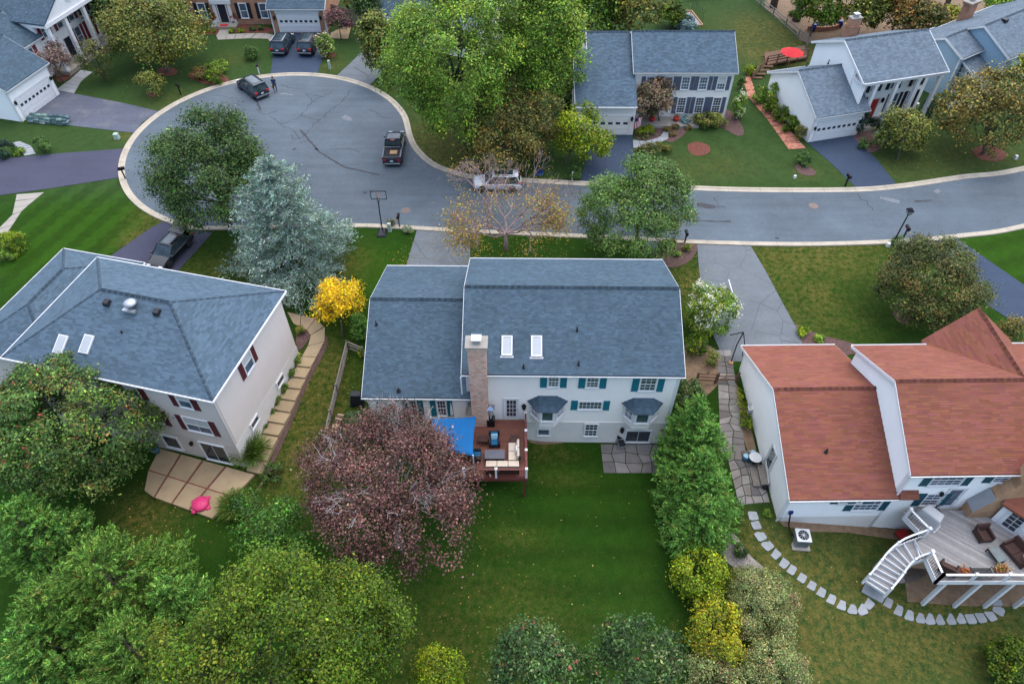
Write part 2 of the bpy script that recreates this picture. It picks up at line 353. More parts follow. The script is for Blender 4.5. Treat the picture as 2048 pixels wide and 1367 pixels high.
# ------------------------------------------------------------------ setting: ground
def spline(pts, n=8, closed=False):
    P = [np.array(p[:2], float) for p in pts]; out = []; m = len(P)
    for i in range(m if closed else m - 1):
        if closed: p0, p1, p2, p3 = P[i - 1], P[i], P[(i + 1) % m], P[(i + 2) % m]
        else: p0, p1, p2, p3 = P[max(i - 1, 0)], P[i], P[i + 1], P[min(i + 2, m - 1)]
        for k in range(n):
            t = k / n; out.append(.5 * ((2 * p1) + (-p0 + p2) * t + (2 * p0 - 5 * p1 + 4 * p2 - p3) * t * t + (-p0 + 3 * p1 - 3 * p2 + p3) * t ** 3))
    if not closed: out.append(P[-1])
    return [(float(p[0]), float(p[1])) for p in out]
def px(*q):
    return [tuple(gp(a, b)[:2]) for a, b in q]
def make_ground():
    xs = np.concatenate([-np.geomspace(900, 63, 14), np.arange(-62, 62.01, .4), np.geomspace(63, 900, 14)])
    ys = np.concatenate([-np.geomspace(400, 3, 10), np.arange(-2, 104.01, .4), np.geomspace(106, 1500, 16)])
    nx, ny = len(xs), len(ys)
    X, Y = np.meshgrid(xs, ys); Z = np.array([[G(x, y) for x in xs] for y in ys])
    co = np.stack([X, Y, Z], -1).reshape(-1, 3)
    idx = np.arange(nx * ny).reshape(ny, nx)
    f = np.stack([idx[:-1, :-1], idx[:-1, 1:], idx[1:, 1:], idx[1:, :-1]], -1).reshape(-1, 4)
    me = bpy.data.meshes.new('ground'); me.from_pydata(co.tolist(), [], f.tolist())
    # dry patches (where the turf itself is straw coloured), lush turf and mowing stripes
    dry = np.zeros(nx * ny); lush = np.zeros(nx * ny); stripe = np.zeros(nx * ny); x, y = co[:, 0], co[:, 1]
    def blob(arr, a, b, r, k, sx=1.0):
        c = gp(a, b); arr += k * np.exp(-(((x - c.x) / (r * sx)) ** 2 + ((y - c.y) / r) ** 2))
    for a, b, r, k, sx in ((870, 270, 4.5, .9, 1), (860, 320, 3, .8, 1.3), (900, 330, 3, .6, 1), (650, 780, 3.5, 1.0, .6), (620, 860, 3, 1.0, .7), (640, 720, 2.5, .8, .5), (590, 960, 3, .8, 1), (595, 760, 2, .5, .7),
                           (1380, 560, 2.2, .85, 1), (1400, 620, 2.2, .8, .7), (1560, 510, 4, .4, 1.5), (1560, 560, 3, .3, 1), (1640, 590, 1.2, .8, 1), (1580, 640, 3, .35, 1.2), (1700, 510, 4, .4, 1.6), (1640, 500, 3, .4, 2), (1680, 640, 3, .4, 1.4),
                           (1500, 1080, 1.6, .9, 1), (1600, 1150, 2.4, .8, 1.2), (1750, 1260, 4, .45, 2), (1650, 1220, 3, .6, 1), (1850, 1300, 4, .35, 2), (1680, 1180, 1.8, .75, 1), (1690, 1250, 1.6, .7, 1), (1650, 1290, 1.2, .65, .7), (1560, 1110, 1.5, .6, 1), (1900, 1215, 2.5, .5, 2), (1760, 1300, 2, .35, 2), (1640, 1330, 2, .5, 1), (1990, 1270, 1.5, .5, 1), (1720, 1060, 1.5, .6, 2.4),
                           (1560, 70, 5, .75, 1), (1520, 100, 4, .7, 1), (1490, 50, 4, .5, 1), (1570, 110, 3, .8, 1), (1850, 300, 3, .35, 1), (1800, 340, 3, .4, 2), (1980, 310, 2.5, .5, 2), (1950, 50, 3, .2, 1),
                           (320, 425, 2.2, .85, 1), (290, 470, 2, .6, 1), (260, 480, 1.2, .55, 1), (390, 545, 3, .55, 1.2), (480, 530, 2, .45, 1), (700, 520, 2.0, .6, 1), (650, 545, 2.5, .5, 1), (460, 120, 2, .4, 1), (350, 200, 2.5, .4, 1.5), (660, 130, 2, .6, 1), (250, 270, 1.2, .7, 1), (760, 180, 2, .5, 1),
                           (1090, 880, .8, .9, 1.6), (1100, 912, .7, .5, 3), (1120, 958, .6, .4, 4), (1030, 1075, .8, .4, 3), (1100, 1250, 1.5, .3, 2), (830, 1280, 3, .35, 1), (960, 1350, 3, .35, 1.5), (1000, 1180, 2, .3, 2), (300, 1040, 2.5, .65, 1), (270, 1020, 1.5, .6, 1), (1350, 1270, 1.0, .4, .4), (1440, 330, 3, .35, 1.5), (1330, 350, 3, .3, 1), (1610, 345, 1.2, .55, 1)):
        blob(dry, a, b, r, k, sx)
    for a, b, r, k in ((1960, 530, 6, 1), (2040, 500, 6, 1), (200, 430, 7, .9), (100, 500, 6, .8), (120, 265, 3, .8), (750, 520, 3.5, .7), (1550, 560, 3, .3), (1420, 30, 8, .5), (1560, 350, 6, .5), (800, 560, 3, .6), (1150, 930, 5, .35)):
        blob(lush, a, b, r, k)
    p0 = gp(180, 450); d = np.array([gp(300, 400)[0] - gp(120, 560)[0], gp(300, 400)[1] - gp(120, 560)[1]]); d /= np.linalg.norm(d)
    m = np.exp(-(((x - p0.x) / 9) ** 4 + ((y - p0.y) / 9) ** 4)); stripe += m * np.sign(np.sin(((x - p0.x) * -d[1] + (y - p0.y) * d[0]) * math.pi / 1.1)) * .8
    p0 = gp(2020, 520); m = np.exp(-(((x - p0.x) / 9) ** 4 + ((y - p0.y) / 7) ** 4)); stripe += m * np.sin((y - .35 * x) * math.pi / 1.2) * .6
    p0 = gp(1130, 1050); m = np.exp(-(((x - p0.x) / 7) ** 4 + ((y - p0.y) / 9) ** 4)); stripe += m * np.sin(y * math.pi / 1.15) * .6
    p0 = gp(1500, 300); m = np.exp(-(((x - p0.x) / 9) ** 4 + ((y - p0.y) / 9) ** 4)); stripe += m * np.sin((x * .8 + y * .5) * math.pi / 1.3) * .3
    ss = lambda a, b, t: np.clip((t - a) / (b - a), 0, 1) ** 2 * (3 - 2 * np.clip((t - a) / (b - a), 0, 1)); front = np.maximum(ss(52, 58, y) * .9, ss(13, 16, x) * (1 - ss(24, 30, y)) * .6)
    for nm, arr in (('dry', np.clip(dry, 0, 1)), ('lush', np.clip(lush, 0, 1)), ('stripe', np.clip(stripe, -1, 1)), ('front', front)):
        a = me.attributes.new(nm, 'FLOAT', 'POINT'); a.data.foreach_set('value', arr.astype('f'))
    me.shade_smooth()
    mt, nt, b = nmat('turf'); tc = N(nt, 'ShaderNodeTexCoord').outputs['Object']
    c = ramp(nt, noise(nt, .22, 6, .6, tc), [(.3, (.009, .037, .003)), (.52, (.014, .046, .004)), (.75, (.025, .056, .006))])
    c = mul(nt, c, (.019, .058, .003), attr(nt, 'lush').outputs['Fac'], 'MIX')
    c = mul(nt, c, (.031, .062, .017), attr(nt, 'front').outputs['Fac'], 'MIX')
    st = N(nt, 'ShaderNodeMapRange'); nt.links.new(attr(nt, 'stripe').outputs['Fac'], st.inputs[0]); st.inputs[1].default_value = -1; st.inputs[2].default_value = 1; st.inputs[3].default_value = .8; st.inputs[4].default_value = 1.22
    cb = N(nt, 'ShaderNodeCombineColor'); [nt.links.new(st.outputs[0], cb.inputs[i]) for i in range(3)]
    c = mul(nt, c, cb.outputs[0])
    # straw mottling: threshold the dry field against noise
    n1 = noise(nt, 2.6, 8, .8, tc); ad = N(nt, 'ShaderNodeMath', operation='MULTIPLY'); nt.links.new(ramp(nt, n1, [(.40, 0.0), (.70, 1.55)]), ad.inputs[0])
    a2 = N(nt, 'ShaderNodeMath', operation='ADD'); nt.links.new(attr(nt, 'dry').outputs['Fac'], a2.inputs[0]); a2.inputs[1].default_value = .03
    nt.links.new(a2.outputs[0], ad.inputs[1])
    k = ramp(nt, ad.outputs[0], [(.0, 0.0), (1.0, .72)])
    c = mul(nt, c, mul(nt, (.125, .105, .020), (.17, .125, .038), noise(nt, 4, 3, .6, tc), 'MIX'), k, 'MIX')
    mp = N(nt, 'ShaderNodeMapping'); mp.inputs['Rotation'].default_value = (0, 0, .5); mp.inputs['Scale'].default_value = (1, 2.2, 1); nt.links.new(tc, mp.inputs[0])
    c = mul(nt, c, ramp(nt, noise(nt, 9, 5, .75, mp.outputs[0]), [(.25, .42), (.5, 1.0), (.78, 1.7)]))
    c = mul(nt, c, ramp(nt, noise(nt, 1.6, 5, .7, tc), [(.25, .8), (.75, 1.2)]))
    nt.links.new(c, b.inputs['Base Color']); b.inputs['Roughness'].default_value = .95; b.inputs['Specular IOR Level'].default_value = .08
    bp = N(nt, 'ShaderNodeBump'); bp.inputs['Strength'].default_value = .9; bp.inputs['Distance'].default_value = .06
    nt.links.new(noise(nt, 14, 5, .75, tc), bp.inputs['Height']); nt.links.new(bp.outputs[0], b.inputs['Normal'])
    me.materials.append(mt); o = link('ground', me); tag(o, 'mown lawns and yards of mixed green and straw turf', kind='structure')
make_ground()

def sheet(name, poly, off, mat, label=None, kind='structure', cell=1.0, parent=None, zf=None, edge=.0):
    bm = bmesh.new(); bm.faces.new([bm.verts.new((p[0], p[1], 0)) for p in poly])
    xs = [p[0] for p in poly]; ys = [p[1] for p in poly]
    for ax, lo, hi in ((0, min(xs), max(xs)), (1, min(ys), max(ys))):
        v = math.floor(lo / cell) * cell + cell
        while v < hi - 1e-4:
            co = (v, 0, 0) if ax == 0 else (0, v, 0); no = (1, 0, 0) if ax == 0 else (0, 1, 0)
            bmesh.ops.bisect_plane(bm, geom=bm.verts[:] + bm.edges[:] + bm.faces[:], plane_co=co, plane_no=no); v += cell
    bmesh.ops.triangulate(bm, faces=[f for f in bm.faces if len(f.verts) > 4])
    bmesh.ops.recalc_face_normals(bm, faces=bm.faces)
    for v in bm.verts: v.co.z = (zf or G)(v.co.x, v.co.y) + off
    if bm.faces and sum(f.normal.z for f in bm.faces) < 0: bmesh.ops.reverse_faces(bm, faces=bm.faces)
    if edge:
        r = bmesh.ops.extrude_edge_only(bm, edges=[e for e in bm.edges if e.is_boundary])
        for v in r['geom']:
            if isinstance(v, bmesh.types.BMVert): v.co.z -= edge
    me = bpy.data.meshes.new(name); bm.to_mesh(me); bm.free(); me.materials.append(MT[mat]); me.shade_smooth()
    o = link(name, me, parent)
    if parent is None: tag(o, label, kind=kind)
    return o

# ------------------------------------------------------------------ road with bulb-shaped turning circle
BC, BR = (-24.75, 63.75), 13.85
far_px = [(1180, 372), (1050, 365), (955, 359), (905, 349), (862, 332), (832, 306), (816, 280)]
far = [(85, 76), (66, 65)] + px((2048, 342), (1930, 358), (1800, 377), (1700, 384), (1500, 384), (1350, 379)) + px(*far_px)
arc = [(BC[0] + BR * math.cos(a), BC[1] + BR * math.sin(a)) for a in np.radians(np.arange(18, 262, 8))]
near = px((690, 447), (780, 449), (900, 456), (1100, 465), (1250, 472), (1400, 480), (1600, 484), (1800, 478), (1920, 467), (2048, 447)) + [(64, 57), (88, 69)]
EDGE = spline(far + arc + near, 6)
road = sheet('road', EDGE, .012, 'asphalt_road', 'grey asphalt street with turning circle', cell=2.0)
# kerb: cast lengths butted with open joints, following the road edge outwards
def offset_line(P, d):
    out = []
    for i, p in enumerate(P):
        a = np.array(P[max(i - 1, 0)]); b = np.array(P[min(i + 1, len(P) - 1)]); t = b - a; t /= max(np.linalg.norm(t), 1e-6)
        out.append((p[0] + t[1] * d, p[1] - t[0] * d))
    return out
def resample(P, step):
    P = np.array(P); s = np.concatenate([[0], np.cumsum(np.linalg.norm(np.diff(P, axis=0), axis=1))]); n = max(2, int(s[-1] / step) + 1); q = np.linspace(0, s[-1], n)
    return list(zip(np.interp(q, s, P[:, 0]), np.interp(q, s, P[:, 1])))
kerb = thing('kerb', 'pale concrete rolled kerb edging the street', None, kind='structure')
KP = resample(EDGE, .75); random.seed(5)
ring = [offset_line(KP, d) for d in (.0, .32, .42, .60, .62)]; dz = (.02, .03, .105, .115, -.05)
sgn = 1 if True else -1
mid = KP[len(KP) // 2]; tst = ring[4][len(KP) // 2]
if math.hypot(tst[0] - BC[0], tst[1] - BC[1]) < math.hypot(mid[0] - BC[0], mid[1] - BC[1]): ring = [offset_line(KP, -d) for d in (.0, .32, .42, .60, .62)]
i = 0
while i < len(KP) - 1:
    j = min(i + 4, len(KP) - 1); mb = MB()
    if -60 < KP[i][0] < 62:
        tn = random.uniform(.9, 1.1)
        for q in range(i, j):
            for k in range(4):
                pts = []
                for (qq, kk) in ((q, k), (q + 1, k), (q + 1, k + 1), (q, k + 1)):
                    p = ring[kk][qq]; c = KP[(i + j) // 2]; f = .992
                    x, y = c[0] + (p[0] - c[0]) * f if False else p[0], p[1]
                    pts.append((x, y, G(x, y) + dz[kk]))
                mb.poly(pts[::-1], tn)
        # slightly shorten each length so that the joint shows
        ctr = Vector((sum(v[0] for v in mb.v) / len(mb.v), sum(v[1] for v in mb.v) / len(mb.v), 0))
        mb.v = [(ctr.x + (v[0] - ctr.x) * .994, ctr.y + (v[1] - ctr.y) * .994, v[2]) for v in mb.v]
        mb.build('kerb_length', 'kerb_concrete', kerb)
    i = j
# sealed cracks, skid marks and scuffs lie on the asphalt
def ribbon(mb, P, wd, off=.02, jit=0.0):
    P = [Vector((a, b, 0)) for a, b in P]; L = []; R = []
    for i, p in enumerate(P):
        d = (P[min(i + 1, len(P) - 1)] - P[max(i - 1, 0)]); d = d.normalized() if d.length > 1e-6 else Vector((1, 0, 0)); n = Vector((-d.y, d.x, 0)); ww = wd * (1 + random.uniform(-jit, jit)) / 2
        a, b = p + n * ww, p - n * ww; L.append((a.x, a.y, G(a.x, a.y) + off)); R.append((b.x, b.y, G(b.x, b.y) + off))
    for i in range(len(P) - 1): mb.poly([L[i], R[i], R[i + 1], L[i + 1]])
def wiggle(P, amp, step=.35):
    P = resample(P, step); return [(a + random.gauss(0, amp), b + random.gauss(0, amp)) for a, b in P]
random.seed(8); cr = MB()
cracks = [[(587, 242), (605, 228), (625, 205), (645, 193), (661, 186)], [(640, 241), (660, 222), (685, 203), (703, 180)], [(620, 262), (628, 248), (640, 241)], [(540, 233), (560, 246), (587, 262)], [(512, 217), (522, 227), (540, 228), (555, 222)],
          [(587, 262), (600, 275), (612, 267), (620, 262)], [(600, 275), (590, 280), (584, 272)], [(612, 267), (617, 282), (604, 285)], [(735, 217), (750, 227), (765, 233), (780, 236)], [(500, 170 + 20), (512, 205), (518, 217)], [(588, 242), (560, 250)],
          [(625, 205), (619, 195), (615, 188)], [(645, 193), (630, 190), (612, 188)], [(640, 241), (620, 236), (600, 232)], [(470, 205), (490, 202)], [(440, 215), (470, 208), (485, 210)], [(420, 190), (470, 195)], [(1715, 390), (1735, 405), (1745, 420)], [(1158, 375), (1158, 462)], [(1430, 395), (1440, 420)], [(660, 300), (700, 297), (720, 305)],
          [(420, 270), (450, 250), (480, 245), (512, 240)], [(560, 170), (590, 178), (615, 175)]]
for c in cracks: ribbon(cr, wiggle([tuple(gp(*q)[:2]) for q in c], .10), .05, .018, .6)
cr.build('sealed_crack', 'crack_seal', road)['kind'] = 'stuff'
sk_ = MB()
for a, wd in (([(1395, 409), (1410, 412), (1430, 414)], .55), ([(1430, 413), (1450, 413)], .12), ([(1382, 441), (1440, 443), (1462, 442)], .2), ([(1828, 402), (1862, 401)], .16), ([(1830, 404), (1858, 403)], .1), ([(1550, 475), (1558, 478)], .2), ([(585, 300), (592, 296)], .3), ([(630, 298), (636, 300)], .25), ([(600, 260), (640, 305), (690, 335), (760, 350)], .22), ([(727, 385), (734, 386)], .3), ([(500, 185), (515, 205), (522, 222)], .2)):
    ribbon(sk_, wiggle([tuple(gp(*q)[:2]) for q in a], .02), wd, .017, .35)
sk_.build('skid_mark', 'skid_mark', road)['kind'] = 'stuff'
sc = MB()
for a, wd in (([(685, 233), (695, 238), (704, 241)], .4), ([(688, 231), (703, 236)], .2), ([(1760, 395), (1800, 405)], .5), ([(1870, 385), (1880, 380)], .4), ([(560, 187), (585, 190)], .3)): ribbon(sc, wiggle([tuple(gp(*q)[:2]) for q in a], .05), wd, .016, .6)
sc.build('tyre_scuff', 'pale_scuff', road)['kind'] = 'stuff'

# ------------------------------------------------------------------ drives and walks
D_OFF = .03
_sheet = sheet
def sheet(name, poly, off, mat, label=None, **kw):
    if name.startswith('driveway'):
        E_ = np.array(EDGE); K_ = np.array(ring[3]); out = []
        for p in poly:
            d = np.linalg.norm(E_ - np.array(p), axis=1); i = int(d.argmin()); inb = math.hypot(p[0] - BC[0], p[1] - BC[1]) < BR + .55
            q = np.array(p)
            if d[i] < 1.6 or inb:
                j = int(np.linalg.norm(K_ - q, axis=1).argmin()); n = K_[j] - np.array(KP[j]); n /= np.linalg.norm(n)
                if (q - K_[j]) @ n < 0 or inb: q = q + n * (-(q - K_[j]) @ n)
            out.append((float(q[0]), float(q[1])))
        poly = out
    return _sheet(name, poly, off, mat, label, **kw)
sheet('driveway_centre', spline(px((835, 457), (941, 461)), 1) + [(-3.5, 44.5), (-3.4, 40.2), (-9.4, 40.2), (-8.95, 44.5)], D_OFF, 'asphalt_old', 'old grey asphalt driveway of the central house')
sheet('driveway_right', px((1393, 486), (1500, 488), (1530, 540), (1562, 600), (1592, 655), (1605, 690)) + [(22.9, 34.4), (16.2, 34.4)] + px((1440, 702), (1412, 640), (1400, 560)), D_OFF, 'asphalt_old', 'old grey driveway beside the central house')
sheet('driveway_far_right', px((1800, 481), (1910, 473), (2048, 570)) + [(52, 39), (50, 34.5), (40, 37)] + px((2020, 640), (1960, 600), (1880, 520)), D_OFF, 'asphalt_dark', 'dark asphalt driveway at the right edge')
sheet('driveway_white_house', px((1612, 284), (1700, 268), (1752, 318), (1795, 371), (1713, 377), (1660, 325)), D_OFF, 'asphalt_dark', 'dark driveway of the white colonial house')
sheet('driveway_grey_house', px((1190, 267), (1265, 266), (1268, 320), (1274, 373), (1160, 367), (1172, 320)), D_OFF, 'asphalt_dark', 'dark driveway of the grey roofed house opposite')
sheet('driveway_brick_house', px((553, 66), (660, 66), (650, 100), (632, 152), (541, 152), (547, 100)), D_OFF, 'asphalt_dark', 'dark driveway of the brick house')
sheet('driveway_behind_tree', px((735, 92), (800, 84), (800, 118), (733, 174), (667, 158)), D_OFF, 'asphalt_old', 'pale grey driveway beside the big maple')
sheet('driveway_columns_house', px((40, 236), (112, 180), (150, 188), (240, 205), (318, 223), (285, 245), (268, 266), (145, 252)), D_OFF, 'asphalt_worn', 'worn grey driveway of the house with columns')
sheet('driveway_left', [(-62, 57), (-62, 51.6)] + px((0, 391), (100, 377), (254, 352), (250, 325), (257, 297), (120, 307), (0, 318)), D_OFF, 'asphalt_purple', 'dark purplish driveway at the left edge')
sheet('driveway_left_house', px((345, 430), (425, 466), (392, 503), (357, 541)) + [(-19.5, 36.2), (-25.2, 37.6)] + px((220, 513), (300, 457)), D_OFF, 'asphalt_purple', 'asphalt driveway of the left house')

def _unused(): pass
def slabs(name, label, quads, mat, th=.05, tints=(.9, 1.1), piece='slab', kind='structure', zf=None, off=.03, rnd=random.Random(3)):
    r = thing(name, label, None, kind=kind)
    for q in quads:
        mb = MB(); t = rnd.uniform(*tints); tt = (t * rnd.uniform(.97, 1.03), t, t * rnd.uniform(.96, 1.04))
        c = (sum(p[0] for p in q) / len(q), sum(p[1] for p in q) / len(q)); z = [(zf or G)(p[0], p[1]) for p in q] if zf is None else [zf(*c)] * len(q)
        n = len(q); b = [(p[0], p[1], zz - .12) for p, zz in zip(q, z)]; tp = [(p[0], p[1], zz + off) for p, zz in zip(q, z)]
        a = sum(q[i][0] * q[(i + 1) % n][1] - q[(i + 1) % n][0] * q[i][1] for i in range(n))
        if a < 0: b.reverse(); tp.reverse()
        mb.v = b + tp; mb.f = [tuple(reversed(range(n))), tuple(range(n, 2 * n))] + [(i, (i + 1) % n, n + (i + 1) % n, n + i) for i in range(n)]; mb.t = [tt] * len(mb.f)
        mb.build(piece, mat, r)
    return r
def strip_quads(left, right, n, gap=.02):
    L = resample(left, .05); R = resample(right, .05); out = []
    for i in range(n):
        g = gap / 2; a, b = i / n + g / n, (i + 1) / n - g / n
        f = lambda P, t: P[min(int(t * (len(P) - 1)), len(P) - 1)]
        out.append([f(L, a), f(R, a), f(R, b), f(L, b)])
    return out
slabs('front_walk_left', 'pale concrete walk of the house at the left edge', strip_quads(px((34, 389), (25, 430), (-20, 475)), px((88, 385), (45, 420), (15, 465)), 6, .05), 'concrete')
slabs('fan_walk', 'curved fan of pale stone treads near the left driveway', strip_quads(px((22, 286), (38, 296), (50, 312)), px((40, 283), (62, 292), (72, 308)), 7, .12), 'bluestone')
slabs('brick_house_walk', 'pale concrete walk along the brick house', strip_quads(px((432, 70), (500, 67), (545, 67), (552, 90)), px((436, 80), (500, 77), (538, 78), (545, 92)), 8, .05) + strip_quads(px((440, 60), (434, 70)), px((462, 60), (456, 70)), 1), 'concrete')
slabs('columns_house_walk', 'pale stone walk to the porch with columns', strip_quads(px((112, 180), (140, 160), (162, 140)), px((148, 187), (163, 162), (186, 144)), 6, .06), 'bluestone')
slabs('grey_house_walk', 'pale curved walk to the grey roofed house', strip_quads(px((1266, 280), (1290, 283), (1320, 275), (1332, 254)), px((1266, 296), (1300, 294), (1336, 278), (1345, 252)), 8, .04), 'bluestone')
slabs('back_patio_brick_house', 'tan paved pad beside the brick house garage', strip_quads(px((662, 66), (705, 47)), px((660, 77), (697, 78)), 3, .03), 'aggregate')
slabs('pad_beside_maple', 'pinkish concrete pad beside the garage behind the maple', [px((740, 61), (713, 79), (738, 82), (760, 72))], 'concrete')
# red brick garden walk of the white colonial: many courses of paver
def paver_walk(name, label, left, right, nl, nw, mat):
    r = thing(name, label, None, kind='structure'); L = resample(left, .1); R = resample(right, .1); mb = MB(); rn = random.Random(4)
    f = lambda P, t: np.array(P[min(int(t * (len(P) - 1)), len(P) - 1)])
    for i in range(nl):
        a0, b0, a1, b1 = f(L, i / nl), f(R, i / nl), f(L, (i + .93) / nl), f(R, (i + .93) / nl); sh = .5 / nw * (i % 2)
        for k in range(nw + (i % 2)):
            s, e = max(0, k / nw - sh), min(1, (k + .95) / nw - sh)
            if e - s < .05: continue
            P = [a0 + (b0 - a0) * s, a0 + (b0 - a0) * e, a1 + (b1 - a1) * e, a1 + (b1 - a1) * s]; t = rn.uniform(.75, 1.3); z = .035 + rn.uniform(0, .006)
            mb.poly([(p[0], p[1], G(p[0], p[1]) + z) for p in (P if np.cross(P[1] - P[0], P[2] - P[0]) > 0 else P[::-1])], (t, t * rn.uniform(.9, 1.05), t))
    o = mb.build('paver', 'paver_red', r); o['kind'] = 'stuff'
    return r
M('paver_red', (.40, .17, .11), .9, .15, 2, 60, .3, tint=True)
paver_walk('brick_walk', 'red brick garden walk beside the white garage', px((1484, 155), (1497, 195), (1535, 240), (1578, 300)), px((1500, 152), (1512, 190), (1560, 238), (1612, 298)), 70, 7, 'paver_red')

# left house: washed-aggregate steps and walk down its side, and the patio with brick dividing strips
def st_z(x, y): return G(x, y) + .10
sl = strip_quads(px((575, 625), (640, 640), (648, 655)), px((588, 648), (620, 664), (622, 672)), 3, .03) + strip_quads(px((622, 672), (618, 690), (604, 714)), px((650, 655), (655, 672), (632, 716)), 2, .03)
slabs('side_walk', 'tan washed concrete walk beside the left house', sl, 'aggregate', off=.08)
stp = thing('garden_steps', 'flight of tan washed concrete steps down the side of the left house', None, kind='structure')
LP = px((604, 714), (575, 772), (545, 828), (520, 888), (494, 945)); RP = px((632, 716), (605, 776), (583, 830), (553, 888), (524, 952))
ns = 10; rn = random.Random(6)
L_, R_ = resample(LP, .05), resample(RP, .05)
za, zb_ = G(*LP[0]) + .12, G(*LP[-1]) + .16
for i in range(ns):
    f = lambda P, t: P[min(int(t * (len(P) - 1)), len(P) - 1)]
    a, b = i / ns, (i + .99) / ns; q = [f(L_, a), f(R_, a), f(R_, b), f(L_, b)][::-1]; z = za + (zb_ - za) * (i + .3) / ns; t = rn.uniform(.9, 1.12)
    mb = MB(); mb.prism(q, z - .5, z, (t, t, t * .97)); mb.build('step', 'aggregate', stp, bevel=.012)
pat = thing('patio', 'tan washed concrete patio with red brick dividing strips behind the left house', None, kind='structure')
A, B, C, Dq = [np.array(gp(*q)[:2]) for q in ((318, 895), (492, 945), (410, 1034), (276, 985))]
Bx = np.array(gp(520, 950)[:2]); Cx = np.array(gp(455, 1040)[:2])
fx = [0, .26, .52, .78, 1.12]; fy = [0, .52, 1.0]
def bil(u, v): return (A * (1 - u) + B * u) * (1 - v) + (Dq * (1 - u) + C * u) * v
rn = random.Random(9)
for i in range(4):
    for j in range(2):
        g = .012; t = rn.uniform(.88, 1.12); q = [bil(fx[i] + g, fy[j] + g), bil(fx[i + 1] - g, fy[j] + g), bil(fx[i + 1] - g, fy[j + 1] - g), bil(fx[i] + g, fy[j + 1] - g)]
        if i == 0 and j == 1: q[3] = bil(.09, .93)
        mb = MB(); mb.prism([tuple(p) for p in q][::-1], .0, .20, (t, t * .98, t * .95)); mb.build('slab', 'aggregate', pat)
for i in (1, 2, 3):
    a, b = bil(fx[i], 0), bil(fx[i], 1); mb = MB(); mb.beam((*a, .135), (*b, .135), .09, .12); mb.build('brick_strip', 'brick_strip', pat)
a, b = bil(0.02, fy[1]), bil(1.1, fy[1]); mb = MB(); mb.beam((*a, .133), (*b, .133), .09, .12); mb.build('brick_strip', 'brick_strip', pat)

# flagstones: irregular slabs cut from a jittered grid
def flag(name, label, corners, nu, nv, off=.04, seed=1, mat='flagstone', zf=None):
    rn = random.Random(seed); A, B, C, Dd = [np.array(p) for p in corners]; P = {}
    for i in range(nu + 1):
        for j in range(nv + 1):
            u = i / nu + (rn.uniform(-.22, .22) / nu if 0 < i < nu else 0); v = j / nv + (rn.uniform(-.22, .22) / nv if 0 < j < nv else 0)
            P[i, j] = (A * (1 - u) + B * u) * (1 - v) + (Dd * (1 - u) + C * u) * v
    qs = []
    for i in range(nu):
        for j in range(nv):
            q = [P[i, j], P[i + 1, j], P[i + 1, j + 1], P[i, j + 1]]; c = sum(q) / 4; qs.append([tuple(c + (p - c) * (1 - .035 / max(np.linalg.norm(p - c), .1))) for p in q])
    return slabs(name, label, qs, mat, tints=(.65, 1.35), piece='flagstone', off=off, rnd=rn, zf=zf)
flag('flagstone_path', 'grey flagstone path between the central house and the red roofed house', px((1432, 700), (1462, 700), (1492, 905), (1440, 905)), 2, 16, seed=3)
flag('flagstone_terrace', 'grey flagstone terrace beside the white wall of the red roofed house', px((1452, 905), (1512, 900), (1540, 1005), (1478, 1012)), 4, 6, seed=5)
flag('flagstone_patio', 'brown flagstone patio at the basement door of the central house', [(6.2, 28.2), (10.6, 28.2), (10.6, 25.95), (6.25, 25.95)], 5, 3, seed=7)

def stone_path(name, label, P, mat='bluestone', s=(.52, .44), rots=None, seed=2):
    r = thing(name, label, None, kind='structure'); rn = random.Random(seed); me = None
    for i, q in enumerate(P):
        p = gp(*q); a = Vector(gp(*P[max(i - 1, 0)])); b = Vector(gp(*P[min(i + 1, len(P) - 1)])); ang = math.atan2(b.y - a.y, b.x - a.x)
        t = rn.uniform(.9, 1.08); mb = MB()
        w2, h2 = s[0] / 2 * rn.uniform(.92, 1.06), s[1] / 2 * rn.uniform(.92, 1.06)
        pts = [(-w2 * .72, -h2), (w2 * .72, -h2), (w2, -h2 * .7), (w2, h2 * .7), (w2 * .72, h2), (-w2 * .72, h2), (-w2, h2 * .7), (-w2, -h2 * .7)]
        pts = [(x + rn.gauss(0, .012), y + rn.gauss(0, .012)) for x, y in pts]
        mb.prism(pts, -.05, .035, (t, t, t)); mb.build('stepping_stone', mat, r, rot(ang, p))
stone_path('stepping_stone_path', 'curving path of pale stepping stones in the right back yard', [(1506, 1031), (1512, 1050), (1521, 1071), (1535, 1090), (1550, 1107), (1566, 1125), (1582, 1138), (1602, 1154), (1622, 1169), (1641, 1183), (1661, 1197), (1682, 1209), (1703, 1217), (1723, 1218), (1736, 1206)], s=(.60, .62))
stone_path('stepping_stone_path', 'lower run of pale stepping stones below the raised deck', [(1775, 1204), (1796, 1219), (1817, 1229), (1839, 1235), (1858, 1237), (1878, 1238), (1900, 1237), (1920, 1236), (1940, 1235), (1961, 1233), (1981, 1230), (1997, 1220), (1992, 1201)], s=(.56, .68), seed=4)

